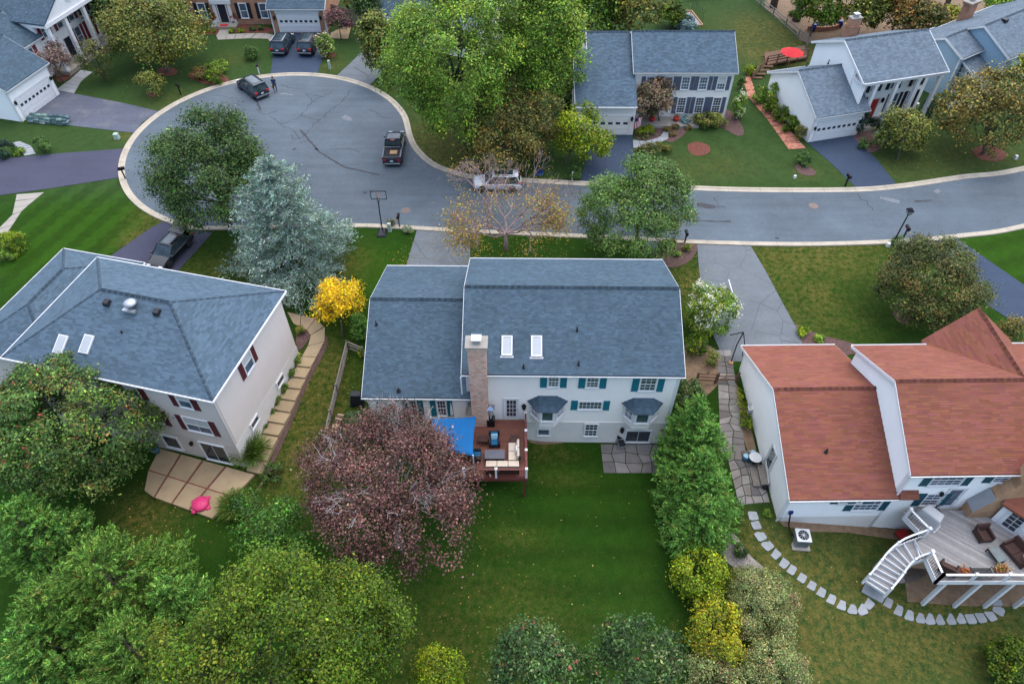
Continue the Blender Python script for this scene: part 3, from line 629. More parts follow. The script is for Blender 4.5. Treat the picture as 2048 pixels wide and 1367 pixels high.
# beds
def bed(name, pts, mat='mulch', label=None, off=.025): return sheet(name, spline(px(*pts), 5, True), off, mat, label)
bed('mulch_bed', [(600, 645), (622, 650), (628, 662), (600, 700), (592, 680)], label='brown mulch bed beside the left house corner')
bed('mulch_bed', [(640, 672), (655, 690), (615, 770), (590, 830), (560, 900), (530, 960), (510, 985), (530, 950), (560, 870), (600, 770)], label='strip of brown mulch along the garden steps')
bed('mulch_bed', [(1305, 490), (1340, 478), (1390, 484), (1392, 505), (1375, 525), (1340, 535), (1310, 520)], label='mulch bed around the dark mailbox')
bed('mulch_bed', [(1585, 648), (1605, 655), (1650, 672), (1700, 685), (1725, 700), (1660, 715), (1600, 690)], label='mulch bed at the foot of the right driveway')
bed('mulch_bed', [(1430, 220), (1465, 225), (1488, 262), (1475, 272), (1440, 255), (1390, 250), (1365, 272), (1340, 285), (1322, 270), (1350, 240)], label='curved mulch bed before the grey roofed house')
bed('mulch_bed', [(1273, 250), (1310, 245), (1330, 260), (1315, 278), (1275, 278)], label='planted bed beside the garage of the grey roofed house')
bed('mulch_ring', [(1376, 290), (1395, 284), (1418, 292), (1418, 305), (1398, 312), (1380, 306)], 'mulch_red', 'round bare mulch patch in the front lawn')
bed('mulch_ring', [(1785, 628), (1800, 622), (1820, 630), (1825, 640), (1805, 648)], 'mulch', 'mulch under the brown green tree')
bed('mulch_ring', [(1590, 333), (1605, 325), (1632, 345), (1620, 352), (1600, 347)], 'mulch', 'mulch ring under the small round shrub')
bed('mulch_bed', [(1700, 272), (1740, 262), (1770, 285), (1740, 305)], 'mulch', 'mulch bed at the corner of the white garage')
bed('mulch_ring', [(1945, 300), (1975, 290), (2010, 305), (2000, 322), (1960, 318)], 'mulch_red', 'reddish fallen leaf litter under the right tree')
bed('mulch_bed', [(405, 62), (440, 50), (500, 50), (545, 58), (548, 66), (465, 66), (432, 69), (405, 68)], 'mulch_red', 'red mulch bed along the brick house')
bed('mulch_ring', [(315, 140), (335, 134), (356, 142), (345, 152), (322, 150)], 'mulch_red', 'red mulch ring under the olive tree')
bed('mulch_ring', [(375, 150), (410, 138), (440, 145), (458, 162), (430, 170), (400, 165)], 'mulch_red', 'mulch bed under the clipped shrubs by the kerb')
bed('mulch_ring', [(292, 186), (303, 182), (316, 187), (305, 195)], 'mulch_red', 'mulch ring under the weeping tree')
bed('mulch_ring', [(640, 108), (655, 104), (672, 110), (660, 118), (645, 117)], 'mulch_red', 'mulch ring under the pale hydrangea')
bed('mulch_bed', [(120, 145), (150, 122), (166, 132), (130, 162), (112, 160)], 'mulch_red', 'red mulch bed beside the porch with columns')
bed('mulch_bed', [(200, 95), (215, 92), (220, 100), (210, 108), (198, 106)], 'mulch_red', 'small red mulch bed at the end of the porch')
bed('mulch_bed', [(1445, 1085), (1465, 1065), (1500, 1110), (1530, 1140), (1500, 1150), (1450, 1120)], 'gravel', 'pale mulch bed under the yard shrubs')
bed('mulch_bed', [(1370, 690), (1432, 700), (1440, 760), (1400, 800), (1365, 800)], 'soil', 'bare planted strip beside the central house')
bed('mulch_bed', [(1470, 760), (1500, 850), (1512, 905), (1495, 900), (1475, 830), (1462, 770)], 'soil', 'narrow planted strip along the white wall')
bed('gravel_bed', [(1800, 1130), (1835, 1120), (1850, 1150), (1810, 1165), (1780, 1160)], 'gravel', 'gravel under the curved stair')
bed('woodland_floor', [(1560, -6), (2100, -6), (2100, 70), (1900, 72), (1700, 80), (1610, 85), (1590, 60)], 'soil', 'bare woodland floor beyond the rail fence')
bed('soil_strip', [(1055, 868), (1100, 879), (1130, 884), (1100, 888), (1060, 884)], 'soil', 'bare soil at the foot of the back wall')
sheet('soil_strip', [(17.0, 21.97), (25.6, 22.1), (25.6, 21.3), (21.5, 21.55), (19, 21.4), (17.2, 21.6)], .025, 'soil', 'bare soil along the foundation of the red roofed house')
sheet('soil_strip', [(24.3, 17.5), (34.5, 17.4), (34.5, 22.2), (25.2, 22.2)], .025, 'soil', 'bare soil below the raised deck')
sheet('play_plot', px((1355, 24), (1381, 24), (1404, 51), (1360, 55)), .03, 'gravel', 'gravel plot with a timber edge in the far back yard')
# ------------------------------------------------------------------ lapped surfaces (shingles, clapboards, bricks)
def _cross(poly, v):
    xs = []; n = len(poly)
    for i in range(n):
        (u0, v0), (u1, v1) = poly[i], poly[(i + 1) % n]
        if (v0 <= v < v1) or (v1 <= v < v0): xs.append(u0 + (u1 - u0) * (v - v0) / (v1 - v0))
    return sorted(xs)
def lap(poly, row, out, tab=None, rn=random, tone=None, gap=0.0, flat=False):
    """rows of overlapping pieces over a 2-d polygon -> list of (quad (u,v,w)..., tint)"""
    res = []; vmin = min(p[1] for p in poly); vmax = max(p[1] for p in poly); v = vmin; k = 0
    while v < vmax - 1e-3:
        v2 = min(v + row, vmax); e = (v2 - v) * .02
        A, B = _cross(poly, v + e), _cross(poly, v2 - e)
        if len(A) == len(B) and len(A) % 2 == 0:
            for i in range(0, len(A), 2):
                a0, b0, a1, b1 = A[i], A[i + 1], B[i], B[i + 1]
                if tab is None: cuts = [0, 1]
                else:
                    L = max(b0, b1) - min(a0, a1)
                    if L < .02: continue
                    cuts = [0.0]; x = rn.uniform(.3, 1) * tab[1]
                    while x < L - tab[0] * .4: cuts.append(x / L); x += rn.uniform(*tab)
                    cuts.append(1.0)
                for s, t in zip(cuts[:-1], cuts[1:]):
                    lo, hi = min(a0, a1), max(b0, b1)
                    if tab is None: q = (a0, b0, b1, a1)
                    else:
                        x0, x1 = lo + (hi - lo) * s, lo + (hi - lo) * t - gap
                        q = (max(x0, a0), min(x1, b0), min(x1, b1), max(x0, a1))
                        if q[1] <= q[0] and q[2] <= q[3]: continue
                        q = (q[0], max(q[0], q[1]), max(q[2], q[3]), q[3])
                    o = out * rn.uniform(.75, 1.25) if tab else out
                    wt = o if flat else o * .12
                    vt = v2 - gap if gap else v2
                    tn = tone(rn) if tone else 1.0
                    res.append(([(q[0], v, o), (q[1], v, o), (q[2], vt, wt), (q[3], vt, wt)], tn))
                    res.append(([(q[0], v, 0), (q[1], v, 0), (q[1], v, o), (q[0], v, o)], tn))
                    if flat and gap: res.append(([(q[1], v, o), (q[1], v, 0), (q[2], vt, 0), (q[2], vt, wt)], tn)); res.append(([(q[0], v, 0), (q[0], v, o), (q[3], vt, wt), (q[3], vt, 0)], tn))
        v = v2; k += 1
    return res
def tone_slate(r):
    t = r.choice([.84, .9, .96, 1.0, 1.04, 1.1, 1.18]) * r.uniform(.96, 1.04); return (t, t * r.uniform(.97, 1.03), t * r.uniform(.97, 1.05))
def tone_grey(r):
    t = r.uniform(.8, 1.2); return (t, t, t * r.uniform(.98, 1.04))
_red = [1.0]
def tone_red(r):
    t = r.choice([.87, .92, .97, 1.02, 1.07, 1.12]) * r.uniform(.96, 1.04); k = r.choice([.95, 1.0, 1.07]); return (t, t * k, t * (2 - k) * r.uniform(.95, 1.25))
def tone_brick(r):
    t = r.uniform(.78, 1.2); k = r.random()
    return (t, t * (.74 if k < .22 else .97), t * (.62 if k < .22 else .95))
def pave_slope(mb, P, row=.145, out=.012, tab=(.18, .46), tone=tone_slate, rn=random):
    """shingle courses on a planar roof polygon, rows run level"""
    P = [Vector(p) for p in P]; n = Vector((0, 0, 0))
    for i in range(len(P)): n += (P[i]).cross(P[(i + 1) % len(P)])
    n.normalize()
    if n.z < 0: n = -n
    vd = (Vector((0, 0, 1)) - n * n.z).normalized(); ud = vd.cross(n); o = P[0]
    q = [((p - o).dot(ud), (p - o).dot(vd)) for p in P]
    for quad, t in lap(q, row, out, tab, rn, tone): mb.poly([o + ud * a + vd * b + n * (w_ + .004) for a, b, w_ in quad], t)
ROOFS = {'slate': ('shingle_slate', tone_slate, (.15, .36)), 'grey': ('shingle_grey', tone_grey, (.2, .4)), 'light': ('shingle_light', tone_grey, (.2, .4)), 'red': ('shingle_red', tone_red, (.3, .8))}
def roof_from(root, slopes, style, caps=(), th=.16, row=.145, seed=1):
    mat, tone, tab = ROOFS[style]; rn = random.Random(seed)
    mb = MB()
    for P in slopes: mb.sweep([Vector(p) for p in P], (0, 0, -th))
    ro = mb.build('roof', mat, root)
    for P in slopes:
        sh = MB(); pave_slope(sh, P, row, .013, tab, tone, rn); o = sh.build('shingles', mat, ro); o['kind'] = 'stuff'
    for a, b, n1, n2 in caps:                               # ridge and hip caps: overlapping bent pieces
        a, b = Vector(a), Vector(b); L = (b - a).length; k = max(1, int(L / .2)); d = (b - a) / k; cm = MB()
        n1, n2 = Vector(n1).normalized(), Vector(n2).normalized()
        for i in range(k):
            p, q = a + d * i, a + d * (i + 1.0); t = tuple(x * (.55 if i % 2 else .75) for x in tone(rn)); up = (n1 + n2).normalized() * .03; up = Vector((up.x, up.y, abs(up.z) + .05)); dn = -d.normalized() * 0  # cap tone darkened to paint in the shadow line along the ridge
            cm.poly([p + up * .7, q + up * 1.6, q + n1 * .16 + up * .6, p + n1 * .16 + up * .2][::1], t); cm.poly([q + up * 1.6, p + up * .7, p + n2 * .16 + up * .2, q + n2 * .16 + up * .6], t)
            cm.poly([q + up * 1.6, q + n1 * .16 + up * .6, q + n1 * .16, q], t); cm.poly([q + up * 1.6, q, q + n2 * .16, q + n2 * .16 + up * .6], t)
        o = cm.build('ridge_cap', mat, ro); o['kind'] = 'stuff'
    return ro
def wall(root, poly, x, y, a, mat, row=.17, th=.16, lapped=True, name='wall', z_lap=None):
    """poly in (u, z); placed at local (x, y), facing R(a)(0,-1,0)"""
    mtx = rot(a, (x, y, 0)); mb = MB(); mb.sweep([(u, 0, z) for u, z in poly][::-1], (0, th, 0)); o = mb.build(name, mat, root, mtx)
    if lapped:
        sb = MB(); P = poly if z_lap is None else [(u, max(z, z_lap)) for u, z in poly]
        for quad, t in lap(P, row, .03): sb.poly([(u, -.002 - w_, v) for u, v, w_ in quad])
        s = sb.build('siding', mat, o); s['kind'] = 'stuff'
    return o
def gable(root, x0, x1, y0, y1, zb, ze, zr, style, wmat, yr=None, ov=.32, rk=.25, ze1=None, row=.145, seed=1, walls='FBLR', zlap=None, gutter=True, lapped=True, wrow=.17, trim='white_trim'):
    """gable block, ridge along local x; ze is the roof edge height"""
    ze1 = ze if ze1 is None else ze1; yr = (y0 + y1) / 2 if yr is None else yr
    X0, X1, Y0, Y1 = x0 - rk, x1 + rk, y0 - ov, y1 + ov
    s0 = [(X0, Y0, ze), (X1, Y0, ze), (X1, yr, zr), (X0, yr, zr)]; s1 = [(X1, Y1, ze1), (X0, Y1, ze1), (X0, yr, zr), (X1, yr, zr)]
    n0 = Vector((0, -(zr - ze), yr - Y0)).normalized(); d0 = Vector((0, Y0 - yr, ze - zr)).normalized(); d1 = Vector((0, Y1 - yr, ze1 - zr)).normalized()
    ro = roof_from(root, [s0, s1], style, [((X0, yr, zr + .01), (X1, yr, zr + .01), d0, d1)], row=row, seed=seed)
    zw = ze + (zr - ze) * ov / (yr - Y0) - .17; zw1 = ze1 + (zr - ze1) * ov / (Y1 - yr) - .17; zp = zr - .17
    W = x1 - x0; D = y1 - y0
    if 'F' in walls: wall(root, [(0, zb), (W, zb), (W, zw), (0, zw)], x0, y0, 0, wmat, z_lap=zlap, lapped=lapped, row=wrow)
    if 'B' in walls: wall(root, [(0, zb), (W, zb), (W, zw1), (0, zw1)], x1, y1, math.pi, wmat, lapped=False)
    if 'R' in walls: wall(root, [(.16, zb), (D - .16, zb), (D - .16, zw1), (yr - y0, zp), (.16, zw)], x1, y0, math.pi / 2, wmat, lapped=lapped, row=wrow)
    if 'L' in walls: wall(root, [(.16, zb), (D - .16, zb), (D - .16, zw), (y1 - yr, zp), (.16, zw1)], x0, y1, -math.pi / 2, wmat, lapped=lapped, row=wrow)
    # rake boards, fascia and gutters
    for X, sg in ((X0, -1), (X1, 1)):
        for (ya, za), (yb, zb2) in (((Y0, ze), (yr, zr)), ((yr, zr), (Y1, ze1))):
            mb = MB(); xx = sorted((X - sg * .02, X + sg * .035))
            mb.hexa([(xx[0], ya, za - .24), (xx[1], ya, za - .24), (xx[1], yb, zb2 - .24), (xx[0], yb, zb2 - .24), (xx[0], ya, za - .015), (xx[1], ya, za - .015), (xx[1], yb, zb2 - .015), (xx[0], yb, zb2 - .015)]); mb.build('rake_board', trim, root)
    if gutter:
        for Y, z, sg in ((Y0, ze, -1), (Y1, ze1, 1)):
            mb = MB(); ya, yb = sorted((Y + sg * .02, Y + sg * .15)); yo, yi = (ya, yb) if sg < 0 else (yb, ya)
            pr = [(yi, z - .16), (yo + sg * -.03, z - .16), (yo, z - .03), (yo + sg * -.025, z - .03), (yi - (-sg) * 0 + (yo - yi) * .25, z - .12), (yi, z - .12)]
            mb.sweep([(X0 - .03, a, b) for a, b in (pr if sg < 0 else pr[::-1])][::-1], (X1 - X0 + .06, 0, 0)); g = mb.build('gutter', trim, root)
            mb = MB(); mb.box(X0 + .02, min(Y + sg * -.05, Y + sg * .015), z - .26, X1 - .02, max(Y + sg * -.05, Y + sg * .015), z - .17); mb.build('fascia', trim, root)
    for (X, Y, sx) in ((x0, y0, -1), (x1, y0, 1)):          # corner boards
        if 'F' in walls:
            mb = MB(); mb.box(min(X - sx * .12, X + sx * .022), Y - .03, zb, max(X - sx * .12, X + sx * .022), Y + .10, zw); mb.build('corner_board', trim, root)
    return ro
def box_gutter(root, pts, trim='white_trim', z=.12):
    for a, b in zip(pts[:-1], pts[1:]):
        mb = MB(); mb.beam(Vector(a) - Vector((0, 0, .07)), Vector(b) - Vector((0, 0, .07)), .085, z); mb.build('gutter', trim, root)

# ------------------------------------------------------------------ windows, doors
_wm = {}
def window(root, x, y, z, a, w_, h_, cols=3, rows=2, sash=True, shut=None, glass='glass_dark', shw=None, trim='white_trim', label=None, shh=None, curtain=False, name='window'):
    """centre at (x, y, z) on a wall facing R(a)(0,-1,0)"""
    key = (round(w_, 2), round(h_, 2), cols, rows, sash, glass, trim, curtain)
    if key not in _wm:
        f = MB(); t = .085; W, H_ = w_ / 2, h_ / 2
        f.box(-W - t, -.095, -H_ - t * .2, -W, .01, H_ + t); f.box(W, -.095, -H_ - t * .2, W + t, .01, H_ + t); f.box(-W, -.095, H_, W, .01, H_ + t); f.box(-W - t - .03, -.13, -H_ - t, W + t + .03, .01, -H_ - t * .2)
        if sash: f.box(-W, -.075, -.03, W, -.02, .03)
        f.box(-W, -.06, -H_ - t * .2, -W + .035, -.02, H_); f.box(W - .035, -.06, -H_ - t * .2, W, -.02, H_); f.box(-W + .035, -.06, H_ - .04, W - .035, -.02, H_); f.box(-W + .035, -.06, -H_ - t * .2, W - .035, -.02, -H_ + .05)
        p = MB(); p.box(-W, -.045, -H_, W, .0, H_); m = None
        if cols > 1 or rows > 1:
            m = MB()
            for i in range(1, cols): xx = -W + w_ * i / cols; m.box(xx - .014, -.06, -H_, xx + .014, -.044, H_)
            spans = ((-H_, 0), (0, H_)) if sash else ((-H_, H_),)
            for lo, hi in spans:
                for j in range(1, rows): zz = lo + (hi - lo) * j / rows; m.box(-W, -.058, zz - .014, W, -.044, zz + .014)
        cu = None
        if curtain: cu = MB(); cu.box(-W + .04, -.05, .02, W - .04, -.0455, H_ - .02)
        _wm[key] = (f.mesh('window', trim), p.mesh('pane', glass), m.mesh('muntin', trim) if m else None, cu.mesh('blind', 'curtain') if cu else None)
    fm, pm, mm, cm = _wm[key]; o = link(name, fm, root, rot(a, (x, y, z))); link('pane', pm, o)
    if mm: link('muntin', mm, o)
    if cm: link('blind', cm, o)
    if shut:
        sw = shw or max(.3, w_ * .45); hh = (shh or h_ + .12)
        k2 = ('sh', round(sw, 2), round(hh, 2), shut)
        if k2 not in _wm:
            s = MB(); s.box(-sw / 2, -.065, -hh / 2, sw / 2, -.01, hh / 2)
            for zz in (-hh / 2 + .03, -.03, hh / 2 - .09): s.box(-sw / 2, -.085, zz, sw / 2, -.065, zz + .06)
            for xx in (-sw / 2, sw / 2 - .05): s.box(xx, -.082, -hh / 2, xx + .05, -.065, hh / 2)
            n = max(3, int(hh / .09))
            for i in range(n): zz = -hh / 2 + .08 + (hh - .16) * i / n; s.box(-sw / 2 + .05, -.075, zz, sw / 2 - .05, -.065, zz + .05)
            _wm[k2] = s.mesh('shutter', shut)
        for sg in (-1, 1):
            if shut and not (label == 'noleft' and sg < 0): link('shutter', _wm[k2], root, rot(a, (x, y, z)) @ Matrix.Translation((sg * (w_ / 2 + .10 + sw / 2), 0, 0)))
    return o
def door(root, x, y, z0, a, w_, h_, mat='white_trim', glass=None, panes=(1, 1), trim='white_trim'):
    f = MB(); t = .1; W = w_ / 2
    f.box(-W - t, -.08, 0, -W, .01, h_ + t); f.box(W, -.08, 0, W + t, .01, h_ + t); f.box(-W, -.08, h_, W, .01, h_ + t)
    o = f.build('door', trim, root, rot(a, (x, y, z0)))
    l = MB(); l.box(-W, -.045, 0, W, 0, h_); l.build('leaf', mat, o)
    if glass:
        p = MB(); p.box(-W + .12, -.055, .22, W - .12, -.045, h_ - .12); p.build('pane', glass, o)
        m = MB(); c, r = panes
        for i in range(1, c): xx = -W + .12 + (w_ - .24) * i / c; m.box(xx - .014, -.068, .22, xx + .014, -.055, h_ - .12)
        for j in range(1, r): zz = .22 + (h_ - .34) * j / r; m.box(-W + .12, -.067, zz - .014, W - .12, -.055, zz + .014)
        if m.v: m.build('muntin', trim, o)
    k = MB(); k.lathe([(.012, 0), (.035, .0), (.035, .05), (.012, .05)], 8, (W - .09, -.08, h_ * .47)); k.build('door_knob', 'grey_metal', o)
    return o
def garage_door(root, x, y, z0, a, w_, h_, n=8, mat='white_trim'):
    f = MB(); W = w_ / 2; t = .14
    f.box(-W - t, -.08, 0, -W, .01, h_ + t); f.box(W, -.08, 0, W + t, .01, h_ + t); f.box(-W, -.08, h_, W, .01, h_ + t); o = f.build('garage_door', mat, root, rot(a, (x, y, z0)))
    hh = h_ / 4
    for i in range(4):
        l = MB(); l.box(-W, -.04, i * hh + .012, W, 0, (i + 1) * hh - .012)
        for k in range(n):
            xa = -W + w_ * (k + .12) / n; xb = -W + w_ * (k + .88) / n
            if i != 2: l.box(xa, -.055, i * hh + .12, xb, -.04, (i + 1) * hh - .12)
        l.build('panel', mat, o)
    for k in range(n):
        xa = -W + w_ * (k + .2) / n; xb = -W + w_ * (k + .8) / n; p = MB(); p.box(xa, -.05, 2 * hh + .13, xb, -.04, 3 * hh - .13); p.build('pane', 'glass_dark', o)
    return o
def lantern(root, x, y, z, a, s=1.0):
    m = MB(); m.box(-.06 * s, -.05, -.12 * s, .06 * s, 0, .12 * s); m.lathe([(.05 * s, -.2 * s), (.1 * s, -.12 * s), (.12 * s, .1 * s), (.05 * s, .2 * s), (.015, .26 * s)], 6, (0, -.16, 0)); m.build('wall_lantern', 'black_metal', root, rot(a, (x, y, z)))
def chimney(root, prof, mat, cap='concrete', flue=True):
    """prof: list of (z0, z1, x0, x1, y0, y1) stacked boxes"""
    mb = MB()
    for z0, z1, x0, x1, y0, y1 in prof: mb.box(x0, y0, z0, x1, y1, z1)
    o = mb.build('chimney', mat, root); z0, z1, x0, x1, y0, y1 = prof[-1]
    c = MB(); c.box(x0 - .05, y0 - .05, z1, x1 + .05, y1 + .05, z1 + .1); c.build('chimney_crown', cap, o)
    if flue:
        f = MB(); xm, ym = (x0 + x1) / 2, (y0 + y1) / 2; f.box(xm - .22, ym - .2, z1 + .1, xm + .22, ym + .2, z1 + .38); f.build('flue', 'galvanised', o)
        f = MB(); f.box(xm - .3, ym - .27, z1 + .42, xm + .3, ym + .27, z1 + .46)
        for sx in (-.24, .2):
            for sy in (-.22, .18): f.box(xm + sx, ym + sy, z1 + .38, xm + sx + .04, ym + sy + .04, z1 + .42)
        f.build('flue_cap', 'galvanised', o)
    return o
def skin_brick(parent, faces, mat='brick_pinkish'):
    """real bricks on rectangular faces: (origin, u, width, height[, top width, shift])"""
    mb = MB(); rn = random.Random(2)
    for o, u, w_, h_ in faces:
        o, u = Vector(o), Vector(u).normalized(); n = u.cross(Vector((0, 0, 1))); n.normalize()
        for quad, t in lap([(0, 0), (w_, 0), (w_, h_), (0, h_)], .078, .012, (.19, .22), rn, tone_brick, gap=.012, flat=True): mb.poly([o + u * a + Vector((0, 0, b)) + n * (c + .001) for a, b, c in quad], t)
    x = mb.build('brick', mat, parent); x['kind'] = 'stuff'; return x
def vent_pipe(root, x, y, z, h=.4, r=.05):
    m = MB(); m.lathe([(r * 2.4, 0), (r * 1.3, .12), (r, .14), (r, h)], 8, (x, y, z)); m.build('vent_pipe', 'dark_plastic', root)
def wall_px(root, y_local, P, Q):
    """photo rectangle corners -> (x, z centre, w, h) on the camera-facing wall plane of a house"""
    mw = root.matrix_basis; inv = mw.inverted(); n = (mw.to_3x3() @ Vector((0, -1, 0))); o = mw @ Vector((0, y_local, 0))
    out = []
    for q in (P, Q):
        d = Vector(ray(*q)); c0 = Vector((0, 0, CAM_H)); t = (o - c0).dot(n) / d.dot(n); out.append(inv @ (c0 + d * t))
    return (out[0].x + out[1].x) / 2, (out[0].z + out[1].z) / 2, abs(out[1].x - out[0].x), abs(out[1].z - out[0].z)
def side_px(root, x_local, P, Q, sgn):
    """the same for a wall facing local +-x: returns (y, z centre, w, h)"""
    mw = root.matrix_basis; inv = mw.inverted(); n = (mw.to_3x3() @ Vector((sgn, 0, 0))); o = mw @ Vector((x_local, 0, 0)); out = []
    for q in (P, Q):
        d = Vector(ray(*q)); c0 = Vector((0, 0, CAM_H)); t = (o - c0).dot(n) / d.dot(n); out.append(inv @ (c0 + d * t))
    return (out[0].y + out[1].y) / 2, (out[0].z + out[1].z) / 2, abs(out[1].y - out[0].y), abs(out[1].z - out[0].z)

# ================================================================== A: central house, seen from behind
def house_a():
    r = thing('house', 'cream sided house with slate grey roof and bright teal shutters in the centre', 'house', (3.8, 28.4, 0), math.radians(-.7)); bpy.context.view_layer.update()
    gable(r, -6.7, 6.7, 0, 10.15, -.6, 8.0, 10.35, 'slate', 'siding_cream', seed=1, zlap=2.65)
    gable(r, -13.25, -6.72, -.1, 11.85, -.6, 5.7, 8.3, 'slate', 'siding_cream', yr=5.95, seed=2, walls='FBL')
    # painted masonry basement: slightly proud of the wall above
    b = MB(); b.box(-6.68, -.035, -.6, 6.68, .0, 2.62); b.build('basement_wall', 'masonry_paint', r)
    b = MB(); b.box(-6.72, -.06, 2.60, 6.72, -.0, 2.68); b.build('band_board', 'siding_cream', r)
    T = 'teal_paint'
    for P, Q in (((1097.5, 750.5), (1116.5, 771.5)), ((1175, 751), (1195, 773)), ((1283.5, 753), (1308.5, 779.5))):
        x, z, w_, h_ = wall_px(r, 0, P, Q); window(r, x, 0, z, 0, w_, min(h_, 7.55 - z) if z + h_ / 2 > 7.6 else h_, 3, 2, True, T, 'glass_green', .42, shh=h_ + .2)
    x, z, w_, h_ = wall_px(r, 0, (1158.5, 802), (1202, 816.5)); window(r, x, 0, z, 0, w_, h_, 6, 2, False, T, 'glass_green', .42, shh=h_ + .22)
    x, z, w_, h_ = wall_px(r, -.035, (1171.5, 847), (1192.5, 870)); window(r, x, -.035, z, 0, w_, h_, 3, 2, True)
    x, z, w_, h_ = wall_px(r, -.035, (1076, 857), (1098, 868.5)); window(r, x, -.035, z, 0, w_, h_, 1, 1, False, glass='glass_blue')
    x, z, w_, h_ = wall_px(r, -.035, (1253.5, 860), (1297, 882)); o = window(r, x, -.035, z, 0, w_, h_, 2, 1, False, name='sliding_door')
    # glazed back door on the deck
    x, z, w_, h_ = wall_px(r, 0, (1010.5, 799), (1034.5, 836)); door(r, x, 0, 3.06, 0, .86, 2.05, 'white_trim', 'glass_dark', (3, 4))
    x, z, _, _ = wall_px(r, 0, (1047, 809), (1049, 811)); lantern(r, x, 0, z, 0, 1.3)
    x, z, _, _ = wall_px(r, -.035, (1243, 856), (1245, 858)); lantern(r, x, -.035, z, 0, 1.3)
    # bay windows
    for (xl, xr) in ((1060, 1131), (1250, 1323)):
        yt = 800 if xl == 1060 else 804
        xc, zt, wd, _ = wall_px(r, 0, (xl + 2, yt - 6), (xr - 2, yt - 6)); zt += .05
        bw, bd = wd / 2 + .02, .72; z0, z1 = zt - 2.25, zt - .42
        ins = .62; P = [(xc - bw, 0), (xc - bw + ins, -bd), (xc + bw - ins, -bd), (xc + bw, 0)]
        bo = MB(); bo.prism(P, z0 - .1, z0 + .55); by = bo.build('bay_window', 'siding_cream', r); bo = MB(); bo.prism(P, z1 - .12, z1); bo.build('head_board', 'siding_cream', by)
        for (a, b2) in P: pl = MB(); pl.box(a - .07, min(b2, -.02) - .05, z0 + .55, a + .07, min(b2, -.02) + .06, z1 - .12); pl.build('corner_post', 'white_trim', by)
        
        for za_, zb_ in ((z0 + .52, z0 + .6), (z1 - .14, z1 - .06)): tr = MB(); tr.prism([(p[0] + (p[0] - xc) * .03, p[1] * 1.04) for p in P], za_, zb_); tr.build('trim_band', 'white_trim', by)
        hh = z1 - .12 - z0 - .6; zc = (z0 + .6 + z1 - .12) / 2
        fw = P[2][0] - P[1][0]; window(r, xc, -bd, zc, 0, fw - .24, hh - .1, 1, 1, False, glass='glass_green')
        dl = math.hypot(ins, bd); an = math.atan2(bd, ins)
        window(r, (P[0][0] + P[1][0]) / 2, -bd / 2, zc, -an, dl - .3, hh - .14, 2, 3, True); window(r, (P[2][0] + P[3][0]) / 2, -bd / 2, zc, an, dl - .3, hh - .14, 2, 3, True)
        e = .24; Q = [(xc - bw - e, 0, z1), (xc - bw + ins - e * .5, -bd - e, z1), (xc + bw - ins + e * .5, -bd - e, z1), (xc + bw + e, 0, z1)]; t0, t1 = (xc - bw * .55, -.02, z1 + .55), (xc + bw * .55, -.02, z1 + .55)
        roof_from(r, [[Q[0], Q[1], t0], [Q[1], Q[2], t1, t0], [Q[2], Q[3], t1]], 'slate', [], .06, .14, 5)
        su = MB(); su.prism([(q[0], q[1]) for q in Q], z1 - .05, z1 + .0); su.build('soffit', 'white_trim', by)
    # wing windows with teal shutters
    for P, Q in (((873.5, 800), (893.5, 829)), ((817, 800), (836, 829))):
        x, z, w_, h_ = wall_px(r, -.1, P, Q); window(r, x, -.1, z, 0, w_, h_, 3, 2, True, T, 'glass_dark', .36, shh=h_ + .2)
    # chimney of pinkish brick, stepped in above the hearth
    zc = 10.7; x0, x1, yb = -6.42, -5.36, -.75
    pr = [(-.3, 4.2, x0 - .42, x1 + .02, yb, -.02), (4.2, zc, x0, x1, yb, -.02), (zc, zc + .12, x0 - .05, x1 + .05, yb - .05, .03), (zc + .12, zc + .24, x0 - .09, x1 + .09, yb - .09, .07)]
    ch = chimney(r, pr, 'mortar')
    sh = MB(); sh.hexa([(x0 - .42, yb, 4.2), (x0, yb, 4.2), (x0, -.02, 4.2), (x0 - .42, -.02, 4.2), (x0 - .02, yb, 4.95), (x0, yb, 4.95), (x0, -.02, 4.95), (x0 - .02, -.02, 4.95)]); sh.build('chimney_shoulder', 'concrete', ch)
    skin_brick(ch, [((x0 - .42, yb, 2.9), (1, 0, 0), x1 - x0 + .44, 1.3), ((x0, yb, 4.2), (1, 0, 0), x1 - x0, zc - 4.2), ((x1, yb, 4.2), (0, 1, 0), -yb - .02, zc - 4.2), ((x1 + .02, yb, 2.9), (0, 1, 0), -yb - .02, 1.3), ((x0, -.02, 4.2), (0, -1, 0), -yb - .02, zc - 4.2), ((x0 - .05, yb - .05, zc), (1, 0, 0), x1 - x0 + .1, .12)])
    # skylights: find place on back slope
    n = Vector((0, -(10.35 - 8.0), 5.395)).normalized()
    def on_slope(q):
        mw = r.matrix_basis; nn = mw.to_3x3() @ n; o = mw @ Vector((0, -.32, 8.0)); d = Vector(ray(*q)); c0 = Vector((0, 0, CAM_H)); t = (o - c0).dot(nn) / d.dot(nn); return mw.inverted() @ (c0 + d * t)
    vd = Vector((0, 5.395, 2.35)).normalized()
